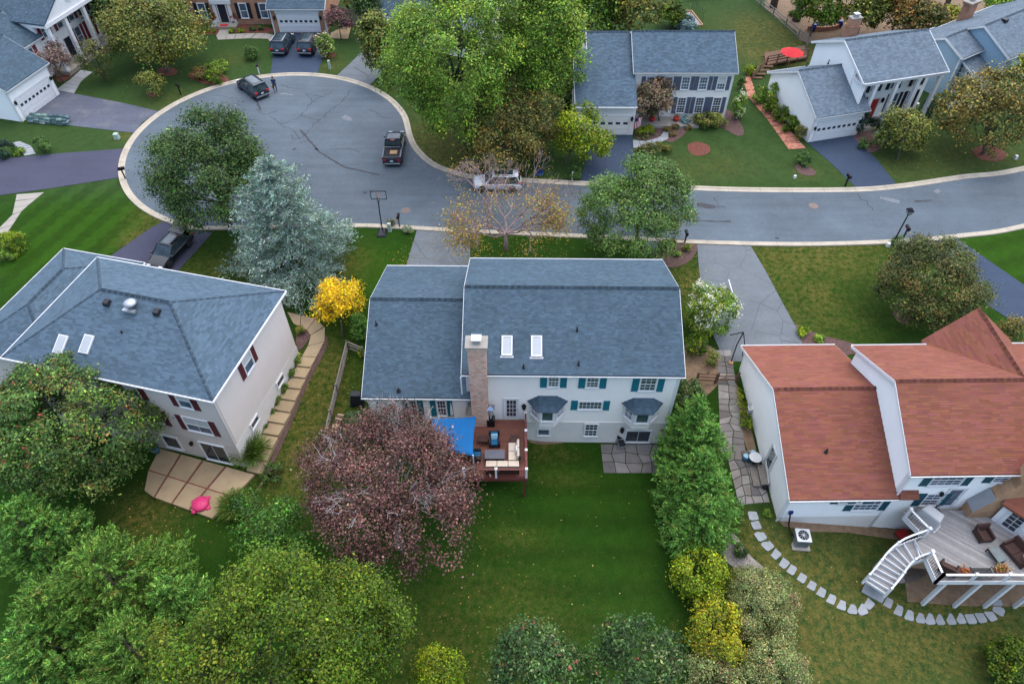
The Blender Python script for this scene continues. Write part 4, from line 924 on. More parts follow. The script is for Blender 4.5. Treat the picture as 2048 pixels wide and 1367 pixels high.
    for L in ((1003, 1025, 672, 711), (1062, 1084, 672, 713)):
        a, b = on_slope((L[0], L[3])), on_slope((L[1], L[2])); w_ = b.x - a.x; hh = abs((b - a).dot(vd)); c = (a + b) / 2
        m = Matrix((Vector((1, 0, 0)), vd, Vector((1, 0, 0)).cross(vd))).transposed().to_4x4(); m.translation = c
        s = MB()
        for q in ((-w_ / 2, -hh / 2, w_ / 2, -hh / 2 + .08), (-w_ / 2, hh / 2 - .08, w_ / 2, hh / 2), (-w_ / 2, -hh / 2 + .08, -w_ / 2 + .08, hh / 2 - .08), (w_ / 2 - .08, -hh / 2 + .08, w_ / 2, hh / 2 - .08)): s.box(q[0], q[1], -.02, q[2], q[3], .14)
        sk2 = s.build('skylight', 'white_trim', r, m); g = MB(); g.box(-w_ / 2 + .08, -hh / 2 + .08, .0, w_ / 2 - .08, hh / 2 - .08, .10); g.build('pane', 'frosted_glass', sk2)
        g = MB(); g.box(-w_ / 2 - .08, -hh / 2 - .14, -.02, w_ / 2 + .08, -hh / 2, .03); g.build('flashing', 'grey_metal', sk2)
    for q in ((1154, 661), (1157, 729), (1047, 735)):
        p = on_slope(q); vent_pipe(r, p.x, p.y, p.z - .03)
    p = at(797, 779, 6.0); p = r.matrix_basis.inverted() @ p; vent_pipe(r, p.x, p.y, 5.7 + (p.y + .42) * .41, .35, .07); p = r.matrix_basis.inverted() @ at(752, 645, 7.8); vent_pipe(r, p.x, p.y, 5.7 + (p.y + .42) * .41)
    # downpipes
    for x, y, za in ((6.76, .04, 7.8), (-7.0, -.3, 7.7)):
        m = MB(); m.beam((x, y - .06, .2 if x > 0 else 6.0), (x, y - .06, za), .09, .07); m.build('downpipe', 'white_trim', r)
    garage_door(r, -10.0, 11.85, 2.0, math.pi, 4.9, 2.2)
    return r
HA = house_a()

# ================================================================== B: left house with hipped roof
def hip(root, cx, cy, hx, hy, ze, zr, style, wmat, zb, ov=.35, seed=3, along='x', walls=True, row=.145, zlap=None, lapped=True):
    rl = hx - hy
    E = [(cx - hx, cy - hy, ze), (cx + hx, cy - hy, ze), (cx + hx, cy + hy, ze), (cx - hx, cy + hy, ze)]
    if along == 'x': R0, R1 = (cx - rl, cy, zr), (cx + rl, cy, zr); sl = [[E[0], E[1], R1, R0], [E[1], E[2], R1], [E[2], E[3], R0, R1], [E[3], E[0], R0]]
    else:
        rl = hy - hx; R0, R1 = (cx, cy - rl, zr), (cx, cy + rl, zr); sl = [[E[0], E[1], R0], [E[1], E[2], R1, R0], [E[2], E[3], R1], [E[3], E[0], R0, R1]]
    def hipn(a, b): return (Vector((-1, 0, -.35)), Vector((1, 0, -.35)))
    V = lambda p: Vector(p); caps = []
    if along == 'x':
        dS, dN, dW, dE = Vector((0, -hy, ze - zr)), Vector((0, hy, ze - zr)), Vector((-hy, 0, ze - zr)), Vector((hy, 0, ze - zr))
        up = .012
        caps = [(R0, R1, dS, dN)]
        for e, rr, d1, d2 in ((E[0], R0, (1, -.0, -.0), (0, 1, 0)), (E[1], R1, (-1, 0, 0), (0, 1, 0)), (E[2], R1, (-1, 0, 0), (0, -1, 0)), (E[3], R0, (1, 0, 0), (0, -1, 0))): caps.append((rr, e, d1, d2))
    else:
        caps = [(R0, R1, Vector((-hx, 0, ze - zr)), Vector((hx, 0, ze - zr)))]
        for e, rr, d1, d2 in ((E[0], R0, (1, 0, 0), (0, 1, 0)), (E[1], R0, (-1, 0, 0), (0, 1, 0)), (E[2], R1, (-1, 0, 0), (0, -1, 0)), (E[3], R1, (1, 0, 0), (0, -1, 0))): caps.append((rr, e, d1, d2))
    ro = roof_from(root, sl, style, caps, seed=seed, row=row)
    W, D = hx - ov, hy - ov; zw = ze - .05
    if walls:
        for (x, y, a, L, lp) in ((cx - W, cy - D, 0, 2 * W, True), (cx + W, cy - D, math.pi / 2, 2 * D, True), (cx + W, cy + D, math.pi, 2 * W, False), (cx - W, cy + D, -math.pi / 2, 2 * D, False)):
            i0 = 0 if a in (0, math.pi) else .16
            wall(root, [(i0, zb), (L - i0, zb), (L - i0, zw), (i0, zw)], x, y, a, wmat, lapped=lp and lapped, z_lap=zlap)
        so = MB(); so.box(cx - hx + .02, cy - hy + .02, ze - .2, cx + hx - .02, cy + hy - .02, ze - .17); so.build('soffit', 'white_trim', root)
        for sx in (-1, 1):
            mb = MB(); x = cx + sx * W; mb.box(min(x - sx * .1, x + sx * .02), cy - D - .028, zb, max(x - sx * .1, x + sx * .02), cy - D + .1, zw - .16); mb.build('corner_board', 'siding_warm', root)
    g_ = .045; F_ = [(cx - hx - g_, cy - hy - g_, ze), (cx + hx + g_, cy - hy - g_, ze), (cx + hx + g_, cy + hy + g_, ze), (cx - hx - g_, cy + hy + g_, ze)]; box_gutter(root, F_ + [F_[0]])
    return ro
def house_b():
    r = thing('house', 'cream sided house with hipped grey roof and maroon shutters at the left', 'house', (-24.03, 32.55, 0), math.radians(-13.7)); bpy.context.view_layer.update()
    hip(r, 0, 0, 7.4, 4.92, 8.0, 10.5, 'grey', 'siding_warm', -.4, zlap=2.5)
    # lower garage wing
    i = r.matrix_basis.inverted(); c0 = i @ at(127, 497, 5.2); c1 = i @ at(0, 612, 5.2)
    xl = c0.x; yf = c0.y; hx = 3.6; cx = xl + hx; y0 = yf - 11.0
    hip(r, cx, (yf + y0) / 2, hx, (yf - y0) / 2, 5.2, 7.0, 'grey', 'siding_warm', .5, along='y', seed=4)
    wf = -4.92 + .35; xr = 7.4 - .35
    MAR = 'maroon_paint'
    for P, Q, c, sa, sh in (((361, 796), (384, 820), 1, True, MAR), ((255, 771), (277, 792), 1, True, MAR), ((378, 840), (424, 876), 2, True, MAR), ((281, 820), (320, 842), 2, True, MAR)):
        x, z, w_, h_ = wall_px(r, wf, P, Q)
        w_ = (1.75 if c == 2 else .85); h_ = 1.45; z = 6.9 if c == 1 else 4.25
        window(r, x, wf, z, 0, w_, h_, c, 1, True, MAR, 'glass_blue', .42, curtain=True)
    m = MB(); m.box(-7.05, wf - .03, -.4, 7.05, wf, 2.5); m.build('basement_wall', 'siding_warm', r)
    m = MB(); m.box(xr, wf, -.4, xr + .03, -wf, 2.6); m.build('basement_wall', 'masonry_paint', r)
    x, z, w_, h_ = wall_px(r, wf - .03, (329, 868), (357, 893)); window(r, x, wf - .03, 1.35, 0, 1.15, 1.35, 1, 1, False, glass='glass_dark')
    x, z, w_, h_ = wall_px(r, wf - .03, (406, 885), (456, 921)); window(r, x, wf - .03, 1.2, 0, 1.8, 2.0, 2, 1, False, glass='glass_dark', name='sliding_door')
    x, z, w_, h_ = wall_px(r, wf - .03, (384, 885), (388, 888)); lantern(r, x, wf - .03, 1.9, 0, 1)
    y, z, w_, h_ = side_px(r, xr, (481, 735), (507, 712), 1); window(r, xr, y, 6.7, math.pi / 2, .95, 1.45, 1, 1, True, MAR, 'glass_blue', .42, curtain=True)
    for q, zz in (((559, 761), 2.9), ((508, 843), 2.6)):
        y, z, _, _ = side_px(r, xr + .03, q, (q[0] + 1, q[1]), 1); window(r, xr + .03, y, max(.9, z), math.pi / 2, .9, .5, 1, 1, False)
    # roof fittings
    def slope_z(x, y): return 8.0 + (10.5 - 8.0) * (y + 4.92) / 4.92
    i = r.matrix_basis.inverted()
    for q, k in (((214, 605), 'box'), ((314, 624), 'box'), ((263, 612), 'fan'), ((248, 672), 'pipe')):
        p = i @ at(q[0], q[1], 9.9); z = slope_z(p.x, p.y); p = i @ at(q[0], q[1], z)
        if k == 'box': m = MB(); m.hexa([(p.x - .2, p.y - .22, z - .15), (p.x + .2, p.y - .22, z - .15), (p.x + .2, p.y + .2, z), (p.x - .2, p.y + .2, z), (p.x - .18, p.y - .2, z + .14), (p.x + .18, p.y - .2, z + .14), (p.x + .18, p.y + .16, z + .2), (p.x - .18, p.y + .16, z + .2)]); m.build('roof_vent', 'dark_plastic', r)
        elif k == 'fan': m = MB(); m.lathe([(.22, -.15), (.24, .22), (.4, .24), (.42, .3), (.28, .42), (.05, .46)], 16, (p.x, p.y, z)); m.build('attic_fan', 'galvanised', r, smooth=True); m = MB(); m.box(p.x - .42, p.y - .45, z - .2, p.x + .42, p.y - .2, z - .02); m.build('flashing', 'galvanised', r)
        else: vent_pipe(r, p.x, p.y, z, .5, .06)
    for q in ((118, 682), (172, 685)):
        p = i @ at(q[0], q[1], 9.0); z = slope_z(p.x, p.y); n = Vector((0, -2.5, 4.92)).normalized(); vd = Vector((0, 4.92, 2.5)).normalized()
        m = Matrix((Vector((1, 0, 0)), vd, n)).transposed().to_4x4(); m.translation = Vector((p.x, p.y, z)); s = MB(); s.box(-.33, -.6, -.03, .33, .6, .12); o = s.build('skylight', 'white_trim', r, m); s = MB(); s.box(-.27, -.54, .12, .27, .54, .135); s.build('pane', 'frosted_glass', o)
    p = i @ at(95, 655, 6.2); m = MB(); m.lathe([(.05, -.3), (.06, .25), (.14, .26), (.14, .4), (.04, .45)], 10, i @ at(78, 612, 6.3)); m.build('roof_vent', 'galvanised', r)
    return r
HB = house_b()

# ================================================================== C: red-roofed house at the right
def house_c():
    r = thing('house', 'white house with rust red shingle roof at the right', 'house', (16.75, 21.98, 0), math.radians(.9)); bpy.context.view_layer.update()
    gable(r, 0.2, 6.45, 0, 11.75, -1.4, 4.0, 6.6, 'red', 'siding_white', yr=6.1, seed=11, walls='FBLR', lapped=True, wrow=.16)
    gable(r, 6.5, 19.5, .05, 9.4, -1.8, 6.55, 9.0, 'red', 'siding_white', yr=4.72, seed=12, wrow=.16)
    f = MB(); f.box(.16, -.03, -1.4, 6.48, 0, 1.35); f.build('foundation_wall', 'masonry_paint', r)
    # front cross gable
    ridge0, ridge1 = r.matrix_basis.inverted() @ at(1935, 633, 8.6), r.matrix_basis.inverted() @ at(2015, 745, 8.9)
    xm = 14.2; s = [[(xm - 3.0, 10.3, 6.4), (xm - 3.0, 5.5, 6.4), (xm, 4.9, 8.85), (xm, 10.9, 8.85)], [(xm + 3.0, 5.5, 6.4), (xm + 3.0, 10.3, 6.4), (xm, 10.9, 8.85), (xm, 4.9, 8.85)]]
    roof_from(r, s, 'red', [((xm, 4.9, 8.86), (xm, 10.9, 8.86), (-3, 0, -2.4), (3, 0, -2.4))], seed=13)
    wall(r, [(0, .5), (5.4, .5), (5.4, 6.3), (2.7, 8.5), (0, 6.3)], xm + 2.7, 10.2, math.pi, 'siding_white', lapped=False)
    DT = 'deep_teal_paint'
    # wing windows
    x, z, w_, h_ = wall_px(r, 0, (1674, 1001), (1722, 1009)); window(r, x, 0, 3.25, 0, 1.35, .5, 2, 1, False, DT, 'glass_green', .42)
    x, z, w_, h_ = wall_px(r, 0, (1753, 1001), (1811, 1021)); window(r, 5.2, 0, 2.82, 0, 1.5, 1.4, 4, 2, True, DT, 'glass_blue', .46)
    # main wall windows and door
    x, z, w_, h_ = wall_px(r, .05, (1858, 953), (1921, 973)); window(r, x, .05, 5.5, 0, 1.8, 1.2, 4, 2, True, DT, 'glass_blue', .46)
    x, z, w_, h_ = wall_px(r, .05, (1985, 951), (2013, 966)); window(r, x, .05, 5.65, 0, .85, .95, 2, 2, True, DT, 'glass_blue', .46)
    x, z, w_, h_ = wall_px(r, .05, (1842, 994), (1870, 1014)); window(r, x, .05, 3.2, 0, .9, 1.3, 2, 2, True, DT, 'glass_blue', .46)
    door(r, 10.15, .05, 2.32, 0, .95, 2.1, 'white_trim', 'glass_blue', (1, 1)); lantern(r, 9.25, .05, 4.0, 0, 1)
    s = [[(6.6, -.42, 4.0), (7.75, -.42, 4.0), (7.75, .05, 4.35), (6.6, .05, 4.35)]]; roof_from(r, s, 'red', [], .08, seed=14)
    # left wall fittings
    y, z, w_, h_ = side_px(r, .2, (1528, 925), (1550, 905), -1); door(r, .2, y - .2, 1.6, -math.pi / 2, .85, 2.0, 'white_trim', 'glass_green', (1, 1))
    m = MB(); m.box(-.12, 2.2 + 5.5, 1.6, .2, 2.6 + 5.5, 2.2); m.tube([(-.05, 7.9, 1.5), (-.05, 7.9, 2.8)], .03); m.build('meter_box', 'white_dirty', r)
    m = MB(); m.lathe([(.16, 0), (.16, .05)], 12, (0, 0, 0)); m.build('wall_fitting', 'green_box_dark', r, Matrix.Translation((.19, y - 1.25, 2.9)) @ Matrix.Rotation(math.pi / 2, 4, 'Y'))
    # pipe vent
    p = r.matrix_basis.inverted() @ at(1651, 905, 5.0); z = 4.0 + 2.6 * (p.y + .32) / 6.42; vent_pipe(r, p.x, p.y, z, .4, .06)
    # tan brick chimney with sloped shoulders and stone slab, rising through the wall corner
    c = MB(); c.hexa([(11.3, -.75, -2), (14.6, -.75, -2), (14.6, .03, -2), (11.3, .03, -2), (11.3, -.75, 3.1), (14.6, -.75, 3.1), (14.6, .03, 3.1), (11.3, .03, 3.1)]); c.hexa([(11.3, -.75, 3.1), (14.6, -.75, 3.1), (14.6, .03, 3.1), (11.3, .03, 3.1), (12.6, -.75, 5.6), (14.6, -.75, 5.6), (14.6, .03, 5.6), (12.6, .03, 5.6)]); c.box(12.6, -.75, 5.6, 14.6, .03, 10.2)
    ch = c.build('chimney', 'brick_tan', r); m = MB(); m.beam((11.45, -.8, 3.35), (12.15, -.8, 4.72), .9, .06); 
    m = MB(); m.hexa([(11.25, -.82, 3.05), (12.0, -.82, 4.5), (12.0, .02, 4.5), (11.25, .02, 3.05), (11.2, -.82, 3.12), (11.95, -.82, 4.57), (11.95, .02, 4.57), (11.2, .02, 3.12)]); m.build('shoulder_slab', 'bluestone', ch)
    # sun room projecting onto the deck
    wall(r, [(0, 1.6), (4.2, 1.6), (4.2, 4.6), (0, 4.6)], 13.35, -.05, -math.radians(58), 'siding_white', lapped=False) if False else None
    a = math.radians(-48); o = Vector((12.7, -.9, 0)); u = Vector((math.cos(a), math.sin(a), 0))
    P = [o, o + u * 3.4, o + u * 3.4 + Vector((5, 0, 0)), Vector((18, .0, 0)), Vector((14.5, .0, 0))]
    m = MB(); m.prism([(p.x, p.y) for p in P], -2, 4.3); m.build('sun_room', 'siding_white', r)
    for k in range(2): c = o + u * (.9 + 1.55 * k); door(r, c.x, c.y, 2.32, a, .95, 1.85, 'white_trim', 'glass_dark', (2, 4))
    roof_from(r, [[(o - u * .3 + Vector((-.15, -.25, 4.3))), (o + u * 3.7 + Vector((-.15, -.25, 4.3))), (o + u * 3.7 + Vector((4, 2, 5.6))), (o - u * .3 + Vector((2.0, 1.0, 5.6)))]], 'red', [], seed=15)
    
    for a_, b_ in (((.06, -.05, .8), (.06, -.05, 3.75)), ((6.5, -.12, 4.0), (6.5, -.12, 6.3))): m = MB(); m.beam(a_, b_, .08, .08); m.build('downpipe', 'white_trim', r)
    return r
HC = house_c()
# ================================================================== D: grey roofed house across the street
def house_d():
    ox, oy = 12.5, 68.4; r = thing('house', 'off-white house with blue grey roof and grey shutters across the street', 'house', (ox, oy, 0)); bpy.context.view_layer.update()
    gable(r, 0, 10.05, 0, 8.0, 1.9, 7.3, 9.5, 'grey', 'siding_offwhite', seed=21, row=.18)
    # garage wing, roof stepped in at the left rear
    x0, x1, y0 = 6.3 - ox, -.02, 64.75 - oy; zr, ye = 9.0, 73.3 - oy; k = lambda y: 5.36 + (zr - 5.36) * (y - y0) / (ye - y0); yn = 71.3 - oy
    roof_from(r, [[(x0, y0, 5.36), (x1, y0, 5.36), (x1, ye, zr), (x0 + 1.4, ye, zr), (x0 + 1.4, yn, k(yn)), (x0, yn, k(yn))], [(x1, ye + 8, 5.6), (x0 + 1.4, ye + 8, 5.6), (x0 + 1.4, ye, zr), (x1, ye, zr)]], 'grey', [((x0 + 1.4, ye, zr), (x1, ye, zr), (0, -8.6, -3.6), (0, 8, -3.4))], row=.18, seed=22)
    yf = 65.1 - oy; wall(r, [(0, 1.9), (6.0, 1.9), (6.0, 5.3), (0, 5.3)], x0 + .15, yf, 0, 'siding_offwhite')
    wall(r, [(.16, 1.9), (6.0, 1.9), (6.0, 5.2), (.16, k(yn) - .3)], x0 + .15, yn - .1, -math.pi / 2, 'siding_offwhite'); wall(r, [(0, 1.9), (3.3, 1.9), (3.3, 6.6), (0, 5.3)], x1 - .02 + .0, yf + .02, math.pi / 2, 'siding_offwhite')
    wall(r, [(0, 1.9), (6, 1.9), (6, 7.5), (0, 5.2)], x0 + 1.6, yn + 8, -math.pi / 2, 'siding_offwhite', lapped=False)
    for a, b in (((x0, y0, 5.36), (x0, yn, k(yn))), ((x0 + 1.4, yn, k(yn)), (x0 + 1.4, ye, zr))):
        m = MB(); m.beam(Vector(a) + Vector((-.03, 0, -.1)), Vector(b) + Vector((-.03, 0, -.1)), .05, .22); m.build('rake_board', 'white_trim', r)
    box_gutter(r, [(x0, y0 - .05, 5.36), (x1, y0 - .05, 5.36)])
    garage_door(r, (x0 + x1) / 2 + .25, yf, 2.05, 0, 4.6, 2.1, 6, 'siding_offwhite'); lantern(r, -.35, yf, 3.9, 0, 1.2)
    for q in (1300, 1336.5, 1371, 1406.5, 1443):
        x, z, w_, h_ = wall_px(r, 0, (q - 7, 153), (q + 7, 176)); window(r, x, 0, 5.95, 0, .78, 1.35, 3, 2, True, 'grey_blue_paint', 'glass_blue', .4, curtain=(q == 1443))
    for q in (1361.5, 1397, 1431.5):
        x, z, w_, h_ = wall_px(r, 0, (q - 7, 199), (q + 7, 226)); window(r, x, 0, 3.5, 0, .8, 1.7, 3, 3, True, 'grey_blue_paint', 'glass_dark', .4)
    door(r, 2.2, 0, 2.3, 0, 1.0, 2.1, 'navy_paint'); m = MB(); m.box(.3, -2.0, 1.9, 7.0, -.02, 2.25); m.build('porch', 'concrete', r)
    chimney(r, [(1.9, 10.6, x0 - .65, x0 + .0, yn + .2, yn + 1.5), (10.6, 10.8, x0 - .72, x0 + .06, yn + .14, yn + 1.56)], 'brick_red')
    return r
HD = house_d()
# ================================================================== E: white colonial with garage and columned porch
def house_e():
    r = thing('house', 'white colonial house with columns, red front door and white garage at upper right', 'house', (30.05, 63.7, 0), math.radians(15)); bpy.context.view_layer.update()
    gable(r, .1, 5.7, 0, 9.0, 1.9, 5.0, 7.5, 'light', 'siding_white', seed=31, row=.18, ov=.35)
    gable(r, 4.75, 13.9, 2.0, 9.4, 1.9, 7.6, 9.8, 'light', 'siding_white', yr=5.0, ov=1.7, ze1=7.7, seed=32, row=.18) if False else None
    X0, X1 = 4.5, 14.2; s = [[(X0, .3, 7.6), (X1, .3, 7.6), (X1, 5.0, 9.8), (X0, 5.0, 9.8)], [(X1, 9.8, 7.55), (X0, 9.8, 7.55), (X0, 5.0, 9.8), (X1, 5.0, 9.8)]]
    roof_from(r, s, 'light', [((X0, 5, 9.8), (X1, 5, 9.8), (0, -4.7, -2.2), (0, 4.8, -2.25))], row=.18, seed=33)
    wall(r, [(0, 1.9), (9.2, 1.9), (9.2, 8.1), (0, 8.1)], 4.75, 2.1, 0, 'siding_white')
    wall(r, [(.1, 1.9), (7.0, 1.9), (7.0, 8.15), (4.4, 9.6), (.1, 7.55)], 4.75, 9.3, -math.pi / 2, 'siding_white'); wall(r, [(.16, 1.9), (7.2, 1.9), (7.2, 7.55), (2.9, 9.6), (.16, 8.15)], 13.95, 2.1, math.pi / 2, 'siding_white')
    wall(r, [(0, 1.9), (9.2, 1.9), (9.2, 7.5), (0, 7.5)], 13.95, 9.3, math.pi, 'siding_white', lapped=False)
    m = MB(); m.box(X0 + .05, .35, 7.22, X1 - .05, 2.09, 7.45); m.build('porch_ceiling', 'white_trim', r)
    wall(r, [(0, 4.6), (1.75, 4.6), (1.75, 7.3), (0, 7.3)], 4.75, 2.1, -math.pi / 2, 'siding_white')
    for a, b in (((X0 - .02, .3, 7.5), (X0 - .02, 5, 9.7)), ((X0 - .02, 9.8, 7.45), (X0 - .02, 5, 9.7)), ((X1 + .02, .3, 7.5), (X1 + .02, 5, 9.7))):
        m = MB(); m.beam(a, b, .05, .22); m.build('rake_board', 'white_trim', r)
    box_gutter(r, [(X0, .25, 7.6), (X1, .25, 7.6)])
    m = MB(); m.box(5.9, .3, 1.9, 14.0, 2.08, 2.35); m.build('porch', 'concrete', r)
    for x in (6.3, 8.75, 11.2, 13.7):
        m = MB(); m.box(x - .17, .42, 2.35, x + .17, .76, 7.2); m.box(x - .23, .36, 2.35, x + .23, .82, 2.55); m.box(x - .23, .36, 6.98, x + .23, .82, 7.2); m.build('column', 'white_trim', r)
    for x in (5.6, 7.6, 9.9, 12.6): window(r, x, 2.1, 6.15, 0, .8, 1.4, 1, 1, True, 'navy_paint', 'glass_blue', .36, curtain=True)
    for x in (6.5, 10.6, 12.6): window(r, x, 2.1, 3.85, 0, .85, 1.9, 1, 1, True, 'navy_paint', 'glass_blue', .36)
    door(r, 8.3, 2.1, 2.35, 0, 1.0, 2.15, 'red_paint'); m = MB(); m.box(7.5, 2.02, 2.35, 7.62, 2.1, 4.6); m.build('sidelight', 'glass_dark', r); lantern(r, 9.2, 2.1, 4.3, 0, 1.3)
    garage_door(r, 2.9, 0, 2.0, 0, 4.6, 2.15, 8); lantern(r, .35, 0, 3.6, 0, 1.0); lantern(r, 5.45, 0, 3.6, 0, 1.0)
    ri = r.matrix_basis.inverted(); p = ri @ at(1704, 68, 8.3)
    w0 = at(1704, 68, 8.3); zt = zabove(w0.x, w0.y, 38); chimney(r, [(4, zt - .9, p.x - .6, p.x + .6, p.y - .1, p.y + .7), (zt - .9, zt - .75, p.x - .68, p.x + .68, p.y - .16, p.y + .76), (zt - .75, zt, p.x - .6, p.x + .6, p.y - .05, p.y + .65)], 'brick_orange')
    for q in ((1613, 132), (1656, 128)): p = ri @ at(q[0], q[1], 7.2); vent_pipe(r, p.x, p.y, 7.2, .45, .05)
    return r
HE = house_e()
def house_f():
    r = thing('house', 'pale blue house with grey roof at the upper right edge', 'house', (46.0, 74.3, 0), math.radians(33)); bpy.context.view_layer.update()
    gable(r, .1, 6, -2.3, 4.4, 2.0, 6.8, 8.0, 'light', 'siding_blue', yr=0, ov=.3, ze1=5.8, seed=41, row=.2, wrow=.2)
    gable(r, 3.7, 20, -5.2, 4.3, 2.0, 7.0, 9.0, 'light', 'siding_blue', yr=-1.6, ov=.3, ze1=5.7, seed=42, row=.2, wrow=.2)
    gable(r, 1.0, 3.68, -5.6, -2.35, 2.0, 4.4, 6.4, 'light', 'siding_blue', yr=-1.9, ov=.3, ze1=6.2, seed=43, row=.2, wrow=.2, walls='FL')
    y, z, w_, h_ = side_px(r, 1.0, (1896, 150), (1910, 125), -1); a = -math.pi / 2
    window(r, 1.0, -3.6, 4.2, a, .8, 1.3, 2, 2, True, None, 'glass_blue'); m = MB(); P = [(.0, 0)] + [(.45 * math.cos(t), .45 * math.sin(t)) for t in np.radians(np.arange(0, 181, 15))]; m.sweep([(p[0], -.04, p[1]) for p in P], (0, .04, 0)); m.build('arched_light', 'glass_blue', r, rot(a, (1.0, -3.6, 5.0)))
    m = MB(); Q = [(.58 * math.cos(t), .58 * math.sin(t)) for t in np.radians(np.arange(0, 181, 15))]; I = [(.45 * math.cos(t), .45 * math.sin(t)) for t in np.radians(np.arange(0, 181, 15))]
    for i in range(len(Q) - 1): m.hexa([(Q[i][0], -.08, Q[i][1]), (Q[i + 1][0], -.08, Q[i + 1][1]), (Q[i + 1][0], 0, Q[i + 1][1]), (Q[i][0], 0, Q[i][1]), (I[i][0], -.08, I[i][1]), (I[i + 1][0], -.08, I[i + 1][1]), (I[i + 1][0], 0, I[i + 1][1]), (I[i][0], 0, I[i][1])])
    m.build('arched_trim', 'white_trim', r, rot(a, (1.0, -3.6, 5.0)))
    ri = r.matrix_basis.inverted(); p = ri @ at(1938, 35, 6.5); w0 = at(1938, 35, 6.5); zt = zabove(w0.x, w0.y, 6); chimney(r, [(3, zt - .2, p.x - .75, p.x + .75, p.y, p.y + .9), (zt - .2, zt, p.x - .9, p.x + .9, p.y - .1, p.y + 1.0)], 'brick_orange')
    p = ri @ at(2008, 43, 8.8); m = MB(); m.box(p.x - .3, p.y - .3, 8.3, p.x + .3, p.y + .3, 9.1); m.build('roof_vent', 'dark_plastic', r)
    return r
HF = house_f()
# ================================================================== G: house with columns at upper left
def house_g():
    r = thing('house', 'white house with maroon shutters, columns and attached garage at upper left', 'house', (-51.78, 67.67, 0), math.radians(75.5)); bpy.context.view_layer.update()
    gable(r, .0, 5.95, 0, 8.0, 2.0, 5.6, 8.1, 'slate', 'siding_white', seed=51, row=.2, wrow=.2)
    garage_door(r, 3.0, 0, 2.1, 0, 4.7, 2.15, 8); lantern(r, .3, 0, 4.0, 0, 1.1); lantern(r, 5.7, 0, 4.0, 0, 1.1)
    # link with low front gable
    gable(r, 5.97, 10.0, 3.6, 11, 2.0, 6.3, 8.6, 'slate', 'siding_white', seed=52, row=.2, wrow=.2, walls='FB')
    x0, x1, yf, yb, ze, zr = 9.6, 19.3, 1.6, 13.5, 7.9, 10.6; xm = (x0 + x1) / 2
    roof_from(r, [[(x0, yb, ze), (x0, yf, ze), (xm, yf, zr), (xm, yb, zr)], [(x1, yf, ze), (x1, yb, ze), (xm, yb, zr), (xm, yf, zr)]], 'slate', [((xm, yf, zr), (xm, yb, zr), (-4.8, 0, -2.7), (4.8, 0, -2.7))], row=.2, seed=53)
    wall(r, [(0, 2.0), (9.0, 2.0), (9.0, 7.9), (0, 7.9)], 10.0, 3.7, 0, 'siding_white', row=.2); wall(r, [(.16, 2.0), (9.5, 2.0), (9.5, 7.8), (.16, 7.8)], 19.0, 3.7, math.pi / 2, 'siding_white', row=.2); wall(r, [(.0, 2.0), (9.5, 2.0), (9.5, 7.8), (.0, 7.8)], 10.0, 13.2, -math.pi / 2, 'siding_white', lapped=False)
    m = MB(); m.sweep([(x0 + .1, yf + .12, ze - .05), (x1 - .1, yf + .12, ze - .05), (xm, yf + .12, zr - .12)], (0, .12, 0)); m.build('pediment', 'white_trim', r); m = MB(); m.box(x0 + .05, yf - .05, ze - .45, x1 - .05, 3.69, ze - .06); m.build('entablature', 'white_trim', r)
    m = MB(); m.lathe([(.55, 0), (.55, .06)], 20, (0, 0, 0)); m.build('medallion', 'white_dirty', r, Matrix.Translation((xm, yf + .12, ze + 1.2)) @ Matrix.Rotation(math.pi / 2, 4, 'X'))
    m = MB(); m.box(9.8, 1.5, 1.9, 19.3, 3.68, 2.45); m.build('porch', 'concrete', r)
    for x in (10.1, 12.9, 16.0, 18.8):
        m = MB(); m.box(x - .2, 1.75, 2.45, x + .2, 2.15, 7.45); m.box(x - .27, 1.68, 2.45, x + .27, 2.22, 2.7); m.build('column', 'white_trim', r)
    for x in (11.2, 13.6, 15.6, 17.9): window(r, x, 3.7, 6.3, 0, .8, 1.2, 1, 1, True, 'red_maroon_paint', 'glass_blue', .42)
    for x in (11.2, 15.6, 17.7): window(r, x, 3.7, 3.9, 0, .85, 2.0, 1, 1, True, 'red_maroon_paint', 'glass_blue', .42)
    door(r, 13.6, 3.7, 2.45, 0, 1.0, 2.1, 'navy_paint'); window(r, 8.0, 3.6, 4.9, 0, .9, 1.7, 1, 1, True, 'red_maroon_paint', 'glass_blue', .5)
    return r
HG = house_g()
